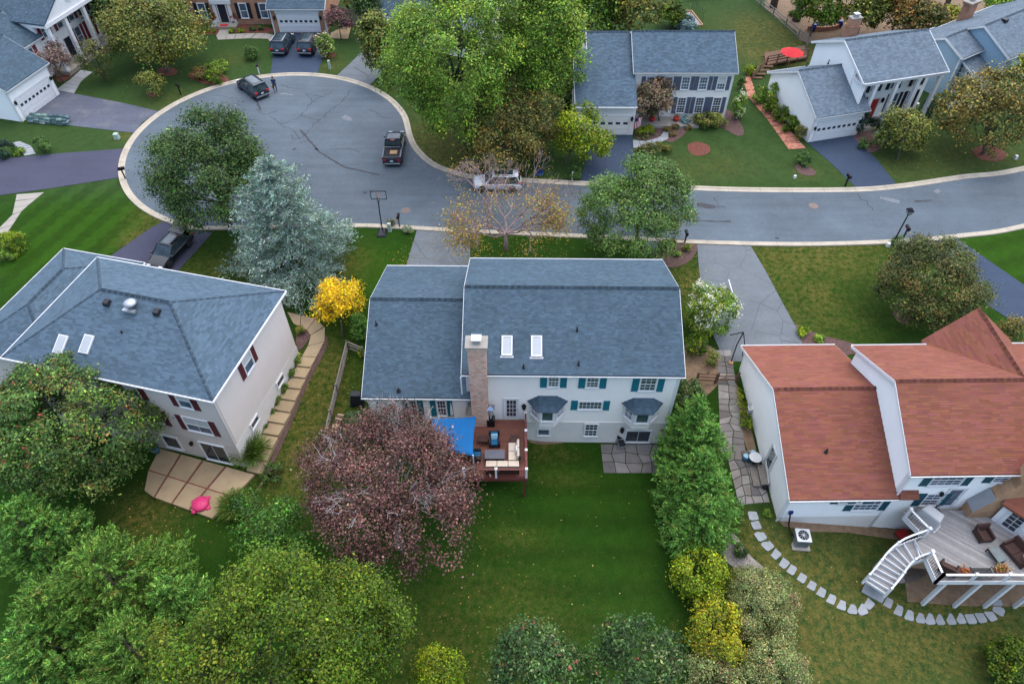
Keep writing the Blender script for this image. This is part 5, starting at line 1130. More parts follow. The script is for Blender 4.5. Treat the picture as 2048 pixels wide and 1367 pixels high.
def house_h():
    r = thing('house', 'orange brick house with black shutters and white garage at the top', 'house', (-29.5, 87.7, 0)); bpy.context.view_layer.update()
    gable(r, -13.6, -.02, 2.3, 12, 2.3, 8.3, 11, 'slate', 'brick_orange', seed=61, row=.2, lapped=False)
    gable(r, 0.0, 6.6, 0, 9.5, 2.3, 5.5, 8.2, 'slate', 'brick_orange', seed=62, row=.2, lapped=False)
    garage_door(r, 3.3, 0, 2.5, 0, 4.85, 2.15, 8); lantern(r, .45, 0, 4.3, 0, 1.2); lantern(r, 6.1, 0, 4.3, 0, 1.2); m = MB(); m.box(.6, -.03, 4.8, 6.0, .0, 5.25); m.build('frieze', 'white_trim', r)
    for q in (364, 407, 489, 529):
        x, z, w_, h_ = wall_px(r, 2.3, (q - 6, 14), (q + 6, 40)); window(r, x, 2.3, 4.15, 0, .85, 1.75, 1, 1, True, 'navy_paint', 'glass_blue', .42); window(r, x, 2.3, 6.9, 0, .85, 1.4, 1, 1, True, 'navy_paint', 'glass_blue', .42)
    x, z, w_, h_ = wall_px(r, 2.3, (441, 12), (453, 45)); door(r, x, 2.3, 2.75, 0, 1.0, 2.2, 'navy_paint'); m = MB()
    for sx in (-1, 1): m.box(x + sx * .92 - .2, 2.22, 2.75, x + sx * .92 + .2, 2.3, 5.0)
    m.box(x - 1.3, 2.1, 5.0, x + 1.3, 2.3, 5.45); m.build('door_surround', 'white_trim', r)
    m = MB(); m.box(x - 1.6, 1.0, 2.3, x + 1.6, 2.28, 2.72); m.build('stoop', 'concrete', r); m = MB(); m.box(x - .5, 1.1, 2.72, x + .5, 1.7, 2.74); m.build('door_mat', 'umbrella_red', r)
    return r
HH = house_h()
def house_i():
    r = thing('house', 'white house with dark blue roof partly hidden behind the big maple', 'house', (-17.3, 87.4, 0), math.radians(-22)); bpy.context.view_layer.update()
    gable(r, 0, 6.4, 0, 9, 2.2, 5.2, 8.4, 'slate', 'siding_white', seed=71, row=.2, wrow=.2); garage_door(r, 3.2, 0, 2.5, 0, 4.6, 2.1); lantern(r, .35, 0, 4.0, 0, 1.0)
    gable(r, 6.42, 15, -1.0, 9, 2.2, 7.8, 10.2, 'slate', 'siding_white', seed=72, row=.2, wrow=.2)
    for x in (7.9, 10.5): window(r, x, -1.0, 6.4, 0, .8, 1.4, 2, 2, True, None, 'glass_blue')
    return r
HI = house_i()
# ------------------------------------------------------------------ plants
RNG = np.random.default_rng(11)
def unit(v): return v / np.maximum(np.linalg.norm(v, axis=-1, keepdims=True), 1e-6)
def leaf_mesh(name, P, Nn, L, Wd, C, mat, T=None):
    """one four-cornered leaf per point; P centres, Nn normals, L length, Wd width, C colours, T long-axis hint"""
    n = len(P); r = RNG.normal(size=(n, 3)) if T is None else T
    t1 = unit(np.cross(np.cross(Nn, r), Nn)); t2 = np.cross(Nn, t1)
    L = np.broadcast_to(L, (n,))[:, None] * .5; Wd = np.broadcast_to(Wd, (n,))[:, None] * .5
    droop = -Nn * L * .25
    co = np.stack([P - t1 * L + droop * .3, P + t2 * Wd - t1 * L * .1, P + t1 * L + droop, P - t2 * Wd - t1 * L * .1], 1).reshape(-1, 3)
    me = bpy.data.meshes.new(name); me.vertices.add(n * 4); me.vertices.foreach_set('co', co.astype('f').ravel())
    me.loops.add(n * 4); me.loops.foreach_set('vertex_index', np.arange(n * 4, dtype='i')); me.polygons.add(n); me.polygons.foreach_set('loop_start', np.arange(0, n * 4, 4, dtype='i'))
    me.update(calc_edges=True); a = me.attributes.new('tint', 'FLOAT_COLOR', 'FACE'); c4 = np.ones((n, 4), 'f'); c4[:, :3] = C; a.data.foreach_set('color', c4.ravel())
    me.materials.append(MT[mat]); return me
def palette(pal, n, k=None, jit=.34, mixc=None):
    """colours: cluster-level choice (mixc indices) plus leaf jitter"""
    cols = np.array([p[:3] for p in pal]); w_ = np.array([p[3] if len(p) > 3 else 1 for p in pal], float); w_ /= w_.sum()
    if mixc is None: idx = RNG.choice(len(cols), n, p=w_)
    else:
        own = RNG.choice(len(cols), n, p=w_); idx = np.where(RNG.random(n) < .62, mixc, own)
    c = cols[idx]; b = np.exp(RNG.normal(0, jit, (n, 1))); return np.clip(c * b * np.exp(RNG.normal(0, jit * .35, (n, 3))), 0, 1)
def choose(pal, n):
    w_ = np.array([p[3] if len(p) > 3 else 1 for p in pal], float); return RNG.choice(len(pal), n, p=w_ / w_.sum())
def sphere_dirs(n, zmin=-.55):
    v = unit(RNG.normal(size=(n * 3, 3))); v = v[v[:, 2] > zmin]; return v[:n]
def fib_dirs(n, zmin):
    i = np.arange(n) + .5; z = 1 - (1 - zmin) * i / n; a = i * 2.399963 + RNG.uniform(0, 6); r = np.sqrt(np.maximum(0, 1 - z * z))
    return unit(np.stack([r * np.cos(a), r * np.sin(a), z], 1) + RNG.normal(size=(n, 3)) * .45 / math.sqrt(n))
def lump(d, seed, amp):
    r = np.random.default_rng(seed); k = unit(r.normal(size=(9, 3))); ph = r.uniform(0, 6, 9); f = r.uniform(2.0, 5.5, 9)
    return 1 + amp * np.sum(np.sin(d @ k.T * f + ph), 1) / 3.2
PAL = dict(
    dark=[(.035, .069, .027, 3), (.056, .094, .031, 3), (.094, .125, .044, 1.2), (.125, .150, .075, .5)],
    green=[(.061, .115, .024, 3), (.088, .149, .030, 3), (.135, .189, .034, 1.5), (.176, .203, .041, .5)],
    bright=[(.087, .160, .023, 2.5), (.138, .217, .026, 3), (.217, .275, .032, 2), (.275, .275, .043, .7)],
    lime=[(.156, .208, .019, 2), (.247, .273, .023, 3), (.351, .325, .026, 2), (.091, .130, .019, 1)],
    olive=[(.078, .098, .033, 3), (.124, .130, .039, 3), (.195, .169, .052, 2), (.260, .195, .065, 1)],
    rust=[(.090, .090, .034, 3), (.144, .108, .042, 2), (.228, .120, .042, 1.6), (.060, .078, .026, 2)],
    autumn=[(.110, .099, .033, 2), (.209, .154, .050, 2), (.275, .187, .066, 1.5), (.066, .088, .028, 2)],
    yellow=[(.550, .340, .012, 3), (.620, .420, .020, 3), (.450, .260, .010, 1.5), (.200, .190, .015, .5)],
    purple=[(.094, .047, .052, 3), (.130, .062, .065, 2.5), (.189, .098, .098, 1.6), (.068, .047, .036, 1.5), (.221, .130, .143, .8)],
    maroon=[(.154, .050, .066, 2), (.099, .050, .044, 2), (.132, .099, .066, 1)],
    spruce=[(.150, .237, .269, 3), (.213, .325, .362, 3), (.300, .413, .450, 1.6), (.094, .163, .169, 2)],
    cypress=[(.056, .136, .035, 3), (.088, .192, .048, 3), (.144, .256, .064, 1.8), (.160, .176, .048, .4)],
    cedar=[(.064, .120, .029, 3), (.104, .184, .042, 3), (.176, .256, .064, 2), (.208, .160, .048, .25)],
    magnolia=[(.053, .105, .038, 3), (.083, .150, .045, 3), (.150, .217, .060, 1.8), (.240, .255, .090, .5), (.240, .135, .060, .25)],
    sage=[(.144, .171, .081, 3), (.216, .225, .108, 3), (.306, .270, .144, 1.6), (.360, .216, .153, .6)],
    boxwood=[(.039, .072, .026, 3), (.058, .098, .031, 3), (.078, .117, .039, 1)],
    holly=[(.018, .046, .029, 3), (.029, .065, .039, 3), (.046, .085, .046, 1)],
    straw=[(.275, .231, .110, 2), (.132, .165, .055, 2), (.352, .286, .143, 1)],
    grassy=[(.077, .132, .028, 3), (.132, .176, .050, 2), (.220, .198, .077, 1)],
    blue=[(.154, .242, .253, 2), (.099, .165, .165, 2), (.220, .308, .319, 1)],
    gold=[(.360, .288, .018, 3), (.240, .240, .024, 2.5), (.144, .168, .022, 2), (.480, .336, .024, 1.2)],
    twig=[(.26, .22, .03, 2.5), (.418, .242, .044, 2), (.308, .220, .033, 2), (.220, .209, .033, 1.5), (.418, .143, .033, .8)])
for _k, _g in dict(cypress=(1.25, 1.3, .92), cedar=(1.0, 1.15, .76), bright=(.42, .48, .18), green=(1.35, 1.36, .72), spruce=(1.1, 1.0, .78), purple=(.84, .80, .66), sage=(.82, .9, .64), magnolia=(.74, .80, .52), dark=(.85, 1.0, .6), olive=(.95, 1.05, .6), rust=(1.1, 1.05, .7), lime=(.62, .78, .36), gold=(.66, .78, .45), autumn=(1.0, 1.0, .7), boxwood=(1, 1.2, .7), grassy=(.8, .95, .6), straw=(.8, .85, .6), yellow=(1.0, 1.0, .4)).items(): PAL[_k] = [(p[0] * _g[0] * 1.12, p[1] * _g[1] * 1.12, p[2] * _g[2] * 1.05, p[3]) for p in PAL[_k]]
def trunk_and_limbs(root, base, crown_c, rad, height, tr, bark='bark', nl=9, tips=None, twig=.02):
    """trunk from origin, forking into limbs reaching the given tips (root-local)"""
    mb = MB(); top = Vector((crown_c[0] * .7, crown_c[1] * .7, max(.3, crown_c[2] - rad[2] * .25)))
    fork = Vector((crown_c[0] * .25, crown_c[1] * .25, max(.25, min(crown_c[2] - rad[2] * .75, top.z * .6))))
    mb.tube([(0, 0, -.35), (0, 0, fork.z * .25), tuple(fork), tuple(top)], [tr * 1.5, tr, tr * .75, tr * .35], 8); mb.build('trunk', bark, root, smooth=True)
    if tips is None or len(tips) == 0: return
    tips = [Vector(t) for t in tips]; br = MB(); rn = random.Random(len(tips)); hubs = []
    order = sorted(tips, key=lambda t: math.atan2(t.y - crown_c[1], t.x - crown_c[0])); g = max(1, len(order) // nl)
    for i in range(0, len(order), g):
        grp = order[i:i + g]; m = sum(grp, Vector()) / len(grp); hub = fork.lerp(m, .6) + Vector((0, 0, .05 * rad[2])); s = fork.lerp(top, rn.uniform(0, .8))
        mid = s.lerp(hub, .5) + Vector((rn.gauss(0, .1), rn.gauss(0, .1), .06 * rad[2])); br.tube([s, mid, hub], [tr * .45, tr * .32, tr * .22], 5)
        for t in grp:
            k = s.lerp(mid, .7).lerp(hub, rn.uniform(.2, 1)); q = k.lerp(t, .5) + Vector((rn.gauss(0, .08), rn.gauss(0, .08), rn.gauss(.06, .08))) * (1 + rad[0] * .15)
            br.tube([k, q, t], [tr * .2, tr * .13, twig], 4)
    o = br.build('branches', bark, root, smooth=True)
def crown(root, c, rad, pal, K, n, cr, leaf, seed, wide=.62, amp=.26, zmin=-.5, up=.55, shell=(.5, 1.0), mat='leaf', name='crown', flat=.75, zpow=None, droop=0.0):
    rad_ = np.array(rad, float); S = max(6, int(K / 13)); rl = min(.55, 1.72 / math.sqrt(S)); ld = fib_dirs(S, zmin); S = len(ld)
    lc = ld * ((1 - rl * .8) * lump(ld, seed, amp) * np.where(RNG.random(S) < .78, RNG.uniform(.86, 1.05, S), RNG.uniform(shell[0], .8, S)))[:, None]
    li = RNG.integers(0, S, K); d = unit(unit(RNG.normal(size=(K, 3))) + ld[li] * .75 + np.array([0, 0, .35])); q = lc[li] + d * rl * RNG.uniform(.7, 1.05, K)[:, None] * RNG.uniform(.8, 1.15, S)[li][:, None]
    cc = np.array(c) + q * rad_; mix0 = choose(pal, S)
    if zpow: cc[:, :2] = np.array(c)[:2] + (cc[:, :2] - np.array(c)[:2]) * (1 - zpow * np.clip((cc[:, 2] - c[2]) / rad[2], -1, 1))[:, None]
    K = len(cc); mix = np.where(RNG.random(K) < .5, mix0[li], choose(pal, K)); ci = np.repeat(np.arange(K), n); off = RNG.normal(size=(K * n, 3)) * cr * RNG.uniform(.6, 1.3, K)[ci][:, None]; off[:, 2] *= flat
    P = cc[ci] + off; P[:, 2] -= droop * np.linalg.norm(off[:, :2], axis=1)
    Nn = unit(unit(off) * .55 + d[ci] * .35 + np.array([0, 0, up]) + RNG.normal(size=P.shape) * .45)
    L = leaf * RNG.uniform(.65, 1.35, len(P)); P[:, 2] = np.maximum(P[:, 2], .03); tone = np.exp(RNG.normal(0, .2, K))[ci][:, None] * np.exp(RNG.normal(0, .13, S))[li][ci][:, None]
    o = link(name, leaf_mesh(name, P, Nn, L, L * wide, palette(PAL[pal] if isinstance(pal, str) else pal, len(P), mixc=mix[ci]) * tone, mat), root)
    return cc, o
_pc = PAL
def choose(pal, n, _c=choose): return _c(PAL[pal] if isinstance(pal, str) else pal, n)
def blooms(root, pts, cols, size, n=9, sp=.09, name='blossom'):
    pts = np.array(pts); ci = np.repeat(np.arange(len(pts)), n); P = pts[ci] + RNG.normal(size=(len(ci), 3)) * sp; Nn = unit(RNG.normal(size=P.shape) + np.array([0, 0, .8]))
    o = link(name, leaf_mesh(name, P, Nn, size, size * .9, palette(cols, len(P), jit=.08), 'petal'), root); o['kind'] = 'stuff'; return o
def tree(label, cxy, zc, rpx, rz, pal, K=None, n=55, leaf=.22, cat='tree', name='tree', seed=1, tr=None, bark='bark', base=None, ntips=40, wide=.62, amp=.26, zmin=-.5, shell=(.45, 1.0), group=None, cr=None, ry=None, mat='leaf', zpow=None, twig=.02, up=.55, droop=0.0, flat=.75, limbs=9):
    """crown centred on a photo pixel at height zc above its ground; rpx horizontal radius in photo pixels"""
    p = at(cxy[0], cxy[1], zc + 1.5)
    for _ in range(4): p = at(cxy[0], cxy[1], zc + G(p.x, p.y))
    s = proj(p.x, p.y, p.z)[2]; rx = rpx / s; ry = rx if ry is None else ry / s
    if base is None: bx, by = p.x, p.y
    else: q = gp(*base); bx, by = q.x, q.y
    g = G(bx, by); root = thing(name, label, cat, (bx, by, g), group=group); c = (p.x - bx, p.y - by, p.z - g); rad = (rx, ry, rz)
    rm = (rx * ry * rz) ** (1 / 3); cr = cr or (.075 * rm + .13); K = K or int(min(620, max(26, 15 * rm * rm)))
    cc, o = crown(root, c, rad, pal, K, n, cr, leaf, seed, wide, amp, zmin, up, shell, mat, zpow=zpow, droop=droop, flat=flat)
    tips = cc[RNG.choice(len(cc), min(ntips, len(cc)), replace=False)]
    trunk_and_limbs(root, (bx, by), c, rad, zc, tr or max(.05, rx * .045), bark, limbs, tips, twig)
    return root, cc, c, rad
def shrub(label, cxy, rpx, h, pal, leaf=.12, n=40, K=None, seed=1, cat='shrub', name='shrub', amp=.12, ry=None, wide=.6, group=None, mat='leaf', zmin=-.2, up=.5, shell=(.62, 1.0), cr=None, zpow=None):
    """low plant: ellipsoid of leaves resting on the ground, centred on a photo pixel"""
    p = at(cxy[0], cxy[1], h * .5 + 1.5)
    for _ in range(4): p = at(cxy[0], cxy[1], h * .5 + G(p.x, p.y))
    s = proj(p.x, p.y, p.z)[2]; rx = rpx / s; ry = rx if ry is None else ry / s; g = G(p.x, p.y)
    root = thing(name, label, cat, (p.x, p.y, g), group=group); rm = (rx * ry * h / 2) ** (1 / 3)
    K = K or int(min(480, max(26, 62 * rm * rm))); cc, o = crown(root, (0, 0, h * .5), (rx * .9, ry * .9, h * .5), pal, K, n, cr or (.07 * rm + .06), leaf, seed, wide, amp, zmin if zmin > -.2 else -.9, up, shell, mat, name='foliage', zpow=zpow)
    mb = MB(); rn = random.Random(seed)
    for i in range(5):
        t = cc[rn.randrange(len(cc))]; mb.tube([(rn.gauss(0, .06), rn.gauss(0, .06), -.1), (t[0] * .3, t[1] * .3, h * .3), tuple(t * .85)], [.035, .025, .012], 5)
    mb.build('stem', 'bark', root); return root, cc, (rx, ry, h)
def conifer(label, basepx, toppy, rpx, pal, name='conifer', style='cypress', K=300, n=60, blade=.32, wd=.07, seed=2, z0=.1, prof=None, cat='tree', apex=None, group=None):
    if apex:
        p = at(*basepx, apex + 1)
        for _ in range(4): p = at(*basepx, apex + G(p.x, p.y))
        q = Vector((p.x, p.y, G(p.x, p.y))); g = q.z; H = apex
    else: q = gp(*basepx); g = q.z; H = zabove(q.x, q.y, toppy) - g
    s = proj(q.x, q.y, g + H * .3)[2]; R = rpx / s
    root = thing(name, label, cat, (q.x, q.y, g), group=group); prof = prof or (lambda t: (1 - t) ** .8)
    K = int(K * (1.7 if style == 'cedar' else 2.4)); n = n if style == 'cedar' else int(n * .86); blade, wd = (blade, wd) if style == 'cedar' else (blade * .76, wd * .72); t = RNG.random(K * 6) * (1 - z0) + z0; t = t[RNG.random(K * 6) < np.array([prof(x) for x in t]) * .9 + .1][:K]; K = len(t); t = t if style != 'cedar' else np.clip(np.round(t * 13) / 13 + RNG.normal(0, .011, K), z0, .99); th = RNG.uniform(0, 2 * math.pi, K); rr = np.array([prof(x) for x in t]) * R * (1 + .22 * np.sin(th * 3 + t * 9 + seed)) * np.where(RNG.random(K) < .75, RNG.uniform(.78, 1.06, K), RNG.uniform(.3, .8, K))
    out = np.stack([np.cos(th), np.sin(th), np.zeros(K)], 1); cc = out * rr[:, None]; cc[:, 2] = t * H
    ci = np.repeat(np.arange(K), n); sizes = np.clip(rr / R, .25, 1)[ci][:, None]
    if style == 'cypress':                                   # upswept feathery sprays
        ax = unit(out * .8 + np.array([0, 0, .7]) + RNG.normal(size=out.shape) * .22); u = RNG.uniform(-.9, .9, len(ci))[:, None]; spread = (1 - np.abs(u)) * .5 + .12
        P = cc[ci] + ax[ci] * u * .8 * (.45 + .55 * sizes) + RNG.normal(size=(len(ci), 3)) * .17 * spread * (.5 + .6 * sizes); T = unit(ax[ci] + RNG.normal(size=P.shape) * .36); Nn = unit(np.cross(T, RNG.normal(size=P.shape)) + np.array([0, 0, .35]) + out[ci] * .3)
    else:                                                    # cedar: long drooping boughs carrying tufts
        ax = unit(out + np.array([0, 0, .12])); u = RNG.uniform(-1.6, .55, len(ci))[:, None] * (.45 + .55 * sizes)
        P = cc[ci] + ax[ci] * u + RNG.normal(size=(len(ci), 3)) * np.array([.17, .17, .07]) * (.6 + .5 * sizes); P[:, 2] -= (.16 * np.clip(u[:, 0], -.5, 1) ** 2); T = unit(ax[ci] * .9 + RNG.normal(size=P.shape) * .65 + np.array([0, 0, .1])); Nn = unit(np.cross(T, RNG.normal(size=P.shape)) + np.array([0, 0, .5]))
    P[:, 2] = np.maximum(P[:, 2], .05); L = blade * RNG.uniform(.6, 1.4, len(P)); mix = choose(pal, K)
    link('crown', leaf_mesh('crown', P, Nn, L, wd * RNG.uniform(.7, 1.3, len(P)), palette(PAL[pal], len(P), mixc=mix[ci]), 'needle', T), root)
    mb = MB(); mb.tube([(0, 0, -.3), (0, 0, H * .4), (0, 0, H * .9)], [H * .02, H * .012, .01], 7); mb.build('trunk', 'bark', root, smooth=True); br = MB()
    for i in RNG.choice(K, min(40, K), replace=False): br.tube([(0, 0, cc[i, 2] * .9 - .1), tuple(cc[i] * np.array([.5, .5, .94])), tuple(cc[i] * np.array([.9, .9, .98]))], [.03, .02, .01], 4)
    br.build('branches', 'bark', root); return root, cc, H
def grass_clump(label, basepx, r, h, pal, n=900, name='ornamental_grass', group=None, cat='grass clump'):
    q = gp(*basepx); root = thing(name, label, cat, tuple(q), group=group); th = RNG.uniform(0, 2 * math.pi, n); k = RNG.random(n) ** .7; mb = []
    d = np.stack([np.cos(th), np.sin(th), np.zeros(n)], 1); P0 = d * (.12 * r * k)[:, None]; tilt = k * 1.05 + .05; L = h * RNG.uniform(.7, 1.2, n)
    pts = []; T = []; 
    for s in range(4):
        a = tilt * (.45 + .32 * s); sd = d * np.sin(a)[:, None] + np.array([0, 0, 1]) * np.cos(a)[:, None]; P1 = P0 + sd * (L / 3.2)[:, None]; pts.append((P0 + P1) / 2); T.append(sd); P0 = P1
    P = np.concatenate(pts); T = np.concatenate(T); Nn = unit(np.cross(T, RNG.normal(size=P.shape))); LL = np.tile(L / 2.6, 4); P[:, 2] = np.maximum(P[:, 2], .02)
    o = link('blades', leaf_mesh('blades', P, Nn, LL, .035, np.tile(palette(PAL[pal], n), (4, 1)), 'leaf', T), root); o['kind'] = 'stuff'
    m = MB(); m.lathe([(.12 * r, -.05), (.1 * r, .12)], 8); m.build('tuft_base', 'soil', root); return root

def skeleton(root, p0, R, rz, seed, r0, bark, depth=6, forks=(2, 3), name='branches', first=6):
    rn = random.Random(seed); mb = MB(); tips = []; L0 = R / 3.3
    def rec(p, d, L, r, k):
        m = p + Vector((d.x, d.y, d.z * rz / R)) * L * .5 + Vector((rn.gauss(0, 1), rn.gauss(0, 1), rn.gauss(0, .6))) * L * .06; q = p + Vector((d.x, d.y, d.z * rz / R)) * L
        mb.tube([p, m, q], [r, r * .85, r * .7], 5 if k > 2 else 3, cap=False)
        if k == 0: tips.append(q); return
        for i in range(rn.randint(*forks)):
            out = Vector((q.x - p0[0], q.y - p0[1], 0)); out = out.normalized() if out.length > .01 else Vector((0, 0, 0)); nd = (d + Vector((rn.gauss(0, .5), rn.gauss(0, .5), rn.gauss(.05, .35))) + out * .12).normalized(); rec(q, nd, L * rn.uniform(.68, .88), r * .7, k - 1)
    for i in range(first):
        a = 2 * math.pi * (i + rn.uniform(-.3, .3)) / first; rec(Vector(p0), Vector((math.cos(a), math.sin(a), rn.uniform(.25, 1.1))).normalized(), L0 * rn.uniform(.85, 1.15), r0, depth - 1)
    mb.build(name, bark, root, smooth=True); return np.array([tuple(t) for t in tips])
# ---- trees around the turning circle
tree('large dark green broadleaf tree beside the turning circle', (424, 352), 5.4, 116, 5.0, 'dark', K=600, n=80, leaf=.185, cr=.42, seed=3, amp=.2)
conifer('tall blue spruce with drooping silver blue boughs', (600, 545), 316, 124, 'spruce', style='cedar', name='blue_spruce', K=520, n=60, blade=.26, wd=.055, z0=.05, seed=4, prof=lambda t: (1 - t) ** .62)
r_, cc_, c_, rad_ = tree('small bright golden yellow tree between the two houses', (683, 598), 2.5, 47, 1.55, 'yellow', K=110, n=60, leaf=.15, seed=5, amp=.3, base=(686, 672), up=.8)
r_, cc_, c_, rad_ = tree('broad purple leaved maple over the timber deck', (778, 962), 5.6, 172, 2.9, 'purple', K=840, n=48, leaf=.13, seed=6, bark='bark_pale', ntips=30, limbs=8, base=(800, 1090), amp=.2, shell=(.55, 1.0), zmin=-.25, twig=.016, cr=.36, tr=.26, wide=.75)
skeleton(r_, (c_[0] * .6, c_[1] * .6, c_[2] - 1.2), rad_[0] * 1.0, rad_[2] * 1.75, 4, .085, 'bark_pale', 6, (2, 2), 'bare_branches', 9)
r_, cc_, c_, rad_ = tree('big magnolia with orange red seed pods beside the left patio', (130, 852), 5.0, 162, 4.6, 'magnolia', K=1150, n=46, leaf=.19, seed=7, amp=.14, wide=.5, cr=.3)
sel = cc_[RNG.choice(len(cc_), 120, replace=False)]; blooms(r_, sel + np.array([0, 0, .22]), [(.42, .12, .06, 2), (.5, .18, .1, 1), (.4, .06, .08, .7)], .14, 5, .06, 'seed_pod')
PR = lambda t: min(1, (1 - t) * 1.7) ** .65
conifer('largest feathery cypress in the lower left corner', (168, 1108), 0, 116, 'cedar', K=420, n=66, blade=.30, wd=.08, seed=8, prof=PR, apex=9.0)
conifer('feathery cypress right of the largest one at lower left', (320, 1168), 0, 56, 'cypress', K=200, n=60, blade=.3, wd=.08, seed=81, prof=PR, apex=7.0)
conifer('feathery cypress at the bottom edge beside the yellow green tree', (225, 1262), 0, 108, 'cedar', K=300, n=60, blade=.3, wd=.08, seed=82, prof=PR, apex=8.0)
conifer('feathery cypress at the left edge above the corner', (58, 1180), 0, 86, 'cedar', K=240, n=60, blade=.3, wd=.08, seed=83, prof=PR, apex=8.0)
conifer('feathery cypress filling the bottom left corner', (48, 1245), 0, 105, 'cypress', K=240, n=60, blade=.3, wd=.08, seed=84, prof=PR, apex=7.0)
conifer('dark conifer at the left edge below the magnolia', (8, 1010), 0, 66, 'cypress', K=240, n=60, blade=.3, wd=.08, seed=9, prof=PR, apex=7.0)
tree('large yellow green tree at the bottom left', (522, 1325), 8.0, 200, 4.2, 'bright', K=900, n=58, leaf=.135, seed=10, amp=.28, shell=(.4, 1.0), base=(560, 1390), cr=.34)
tree('yellow green tree crowding the bottom of the lawn', (692, 1262), 6.4, 122, 3.0, 'bright', K=560, n=56, leaf=.13, cr=.32, seed=11, amp=.26, base=(690, 1330))
shrub('small bright green clipped shrub at the bottom edge', (872, 1345), 58, 3.0, 'lime', .13, 46, seed=12)
tree('dense dark green shrub behind the purple maple', (528, 1065), 2.6, 72, 2.4, [(.035, .10, .012, 3), (.055, .14, .015, 2), (.08, .16, .02, 1)], n=50, leaf=.17, seed=13, cat='shrub', name='shrub')
for k_, (ax_, ay_, hh_, rr_) in enumerate(((1402, 796, 7.2, 50), (1424, 846, 7.0, 54), (1416, 900, 6.8, 56), (1438, 950, 6.4, 54), (1420, 1000, 5.6, 54))):
    conifer('%s green cypress in the dense row beside the central lawn' % ('farthest', 'second farthest', 'middle', 'second nearest', 'nearest')[k_], (ax_, ay_), 0, rr_, 'cypress', K=210, n=62, blade=.27, wd=.075, seed=14 + k_, z0=.02, prof=lambda t: min(1, (1 - t) * 1.4) ** .8, apex=hh_, group='cypress row')
shrub('yellow green shrub below the cypress', (1398, 1150), 64, 3.0, 'lime', .14, 46, seed=16, ry=70, amp=.22)
shrub('yellow and rust shrub at the lower edge of the lawn', (1432, 1265), 62, 3.2, 'gold', .14, 46, seed=17, ry=75, amp=.22)
shrub('large clipped sage green shrub beside the stepping stones', (1523, 1207), 80, 3.0, 'sage', .095, 76, seed=18, amp=.04, ry=84, K=480, cr=.16)
shrub('sage green clipped shrub at the bottom edge', (1552, 1340), 72, 2.8, 'sage', .095, 72, seed=19, amp=.06, K=400, cr=.16)
shrub('grey green shrub at the bottom of the hedge row', (1430, 1350), 58, 2.6, 'sage', .13, 46, seed=20, amp=.16)
shrub('low dark green shrub in the pale mulch', (1482, 1100), 16, .9, 'dark', .11, 40, seed=21)
r_, cc_, c_, rad_ = tree('magnolia top at the bottom centre left', (1072, 1330), 6.5, 84, 2.4, [(.026, .062, .014, 3), (.042, .088, .02, 3), (.08, .13, .03, 1.2), (.14, .17, .06, .5)], K=240, n=36, leaf=.17, cr=.22, seed=22, wide=.5); blooms(r_, cc_[:24] + np.array([0, 0, .2]), [(.42, .12, .09, 2)], .12, 5, .05, 'seed_pod')
r_, cc_, c_, rad_ = tree('magnolia top at the bottom centre right', (1262, 1332), 6.0, 96, 2.0, [(.026, .062, .014, 3), (.042, .088, .02, 3), (.08, .13, .03, 1.2), (.14, .17, .06, .5)], K=230, n=36, leaf=.17, cr=.22, seed=23, wide=.5); blooms(r_, cc_[:16] + np.array([0, 0, .2]), [(.42, .12, .09, 2)], .12, 5, .05, 'seed_pod')
shrub('leafy green bush in the lower right corner', (2035, 1330), 62, 2.6, 'bright', .16, 46, seed=24, amp=.2)
# ---- front of the central house
tree('rounded green tree at the kerb before the central house', (1276, 412), 4.8, 102, 4.1, [(.06, .12, .024, 3), (.09, .165, .03, 3), (.15, .22, .05, 1.6)], K=560, n=78, leaf=.16, cr=.33, seed=25, amp=.3, base=(1272, 490))
q = gp(1012, 500); r_ = thing('tree', 'nearly bare tree with pinkish twigs and few yellow leaves', 'tree', tuple(q)); m = MB(); m.tube([(0, 0, -.3), (0, .05, .8), (-.05, .2, 1.7)], [.2, .15, .13], 8); m.build('trunk', 'bark_pink', r_, smooth=True)
tp = skeleton(r_, (-.05, .2, 1.7), 5.8, 6.2, 9, .10, 'bark_pink', 7, (2, 3), 'branches', 7); ci = RNG.integers(0, len(tp), 8200); P = tp[ci] + RNG.normal(size=(len(ci), 3)) * .45; k = P[:, 1] < RNG.normal(.9, 2.6, len(P)); P = P[k]; link('crown', leaf_mesh('crown', P, unit(RNG.normal(size=P.shape) + np.array([0, 0, .8])), .15, .10, palette(PAL['twig'], len(P)), 'leaf'), r_)
r_, cc_, rad_ = shrub('white flowering crepe myrtle beside the right driveway', (1418, 622), 52, 4.4, 'green', .15, 46, seed=27, amp=.2, cat='shrub')
sel = cc_[cc_[:, 2] > 1.8]; blooms(r_, sel[RNG.choice(len(sel), min(110, len(sel)), replace=False)] * np.array([1.12, 1.12, 1.04]), [(.80, .78, .74, 2), (.72, .68, .58, 1)], .13, 13, .12)
shrub('green shrub under the crepe myrtle', (1392, 685), 26, 1.8, 'bright', .14, 40, seed=28); shrub('pale flowering shrub beside the flagstone path', (1424, 715), 16, 1.3, 'olive', .12, 40, seed=29); shrub('dark leafy shrub at the corner of the central house', (1378, 780), 24, 2.2, 'dark', .14, 40, seed=30)
r_, cc_, rad_ = shrub('white flowered green bush above the cypress', (1383, 800), 30, 2.0, 'dark', .13, 40, seed=31); blooms(r_, cc_[::5] * 1.05, [(.7, .7, .68, 1)], .08, 4, .06)
tree('rounded brown green tree on the right front lawn', (1863, 563), 3.2, 100, 3.0, [(.05, .07, .015, 3), (.08, .10, .02, 3), (.14, .11, .03, 1.2), (.18, .12, .03, .5)], K=560, n=70, leaf=.15, cr=.3, seed=32, amp=.16, base=(1808, 640))
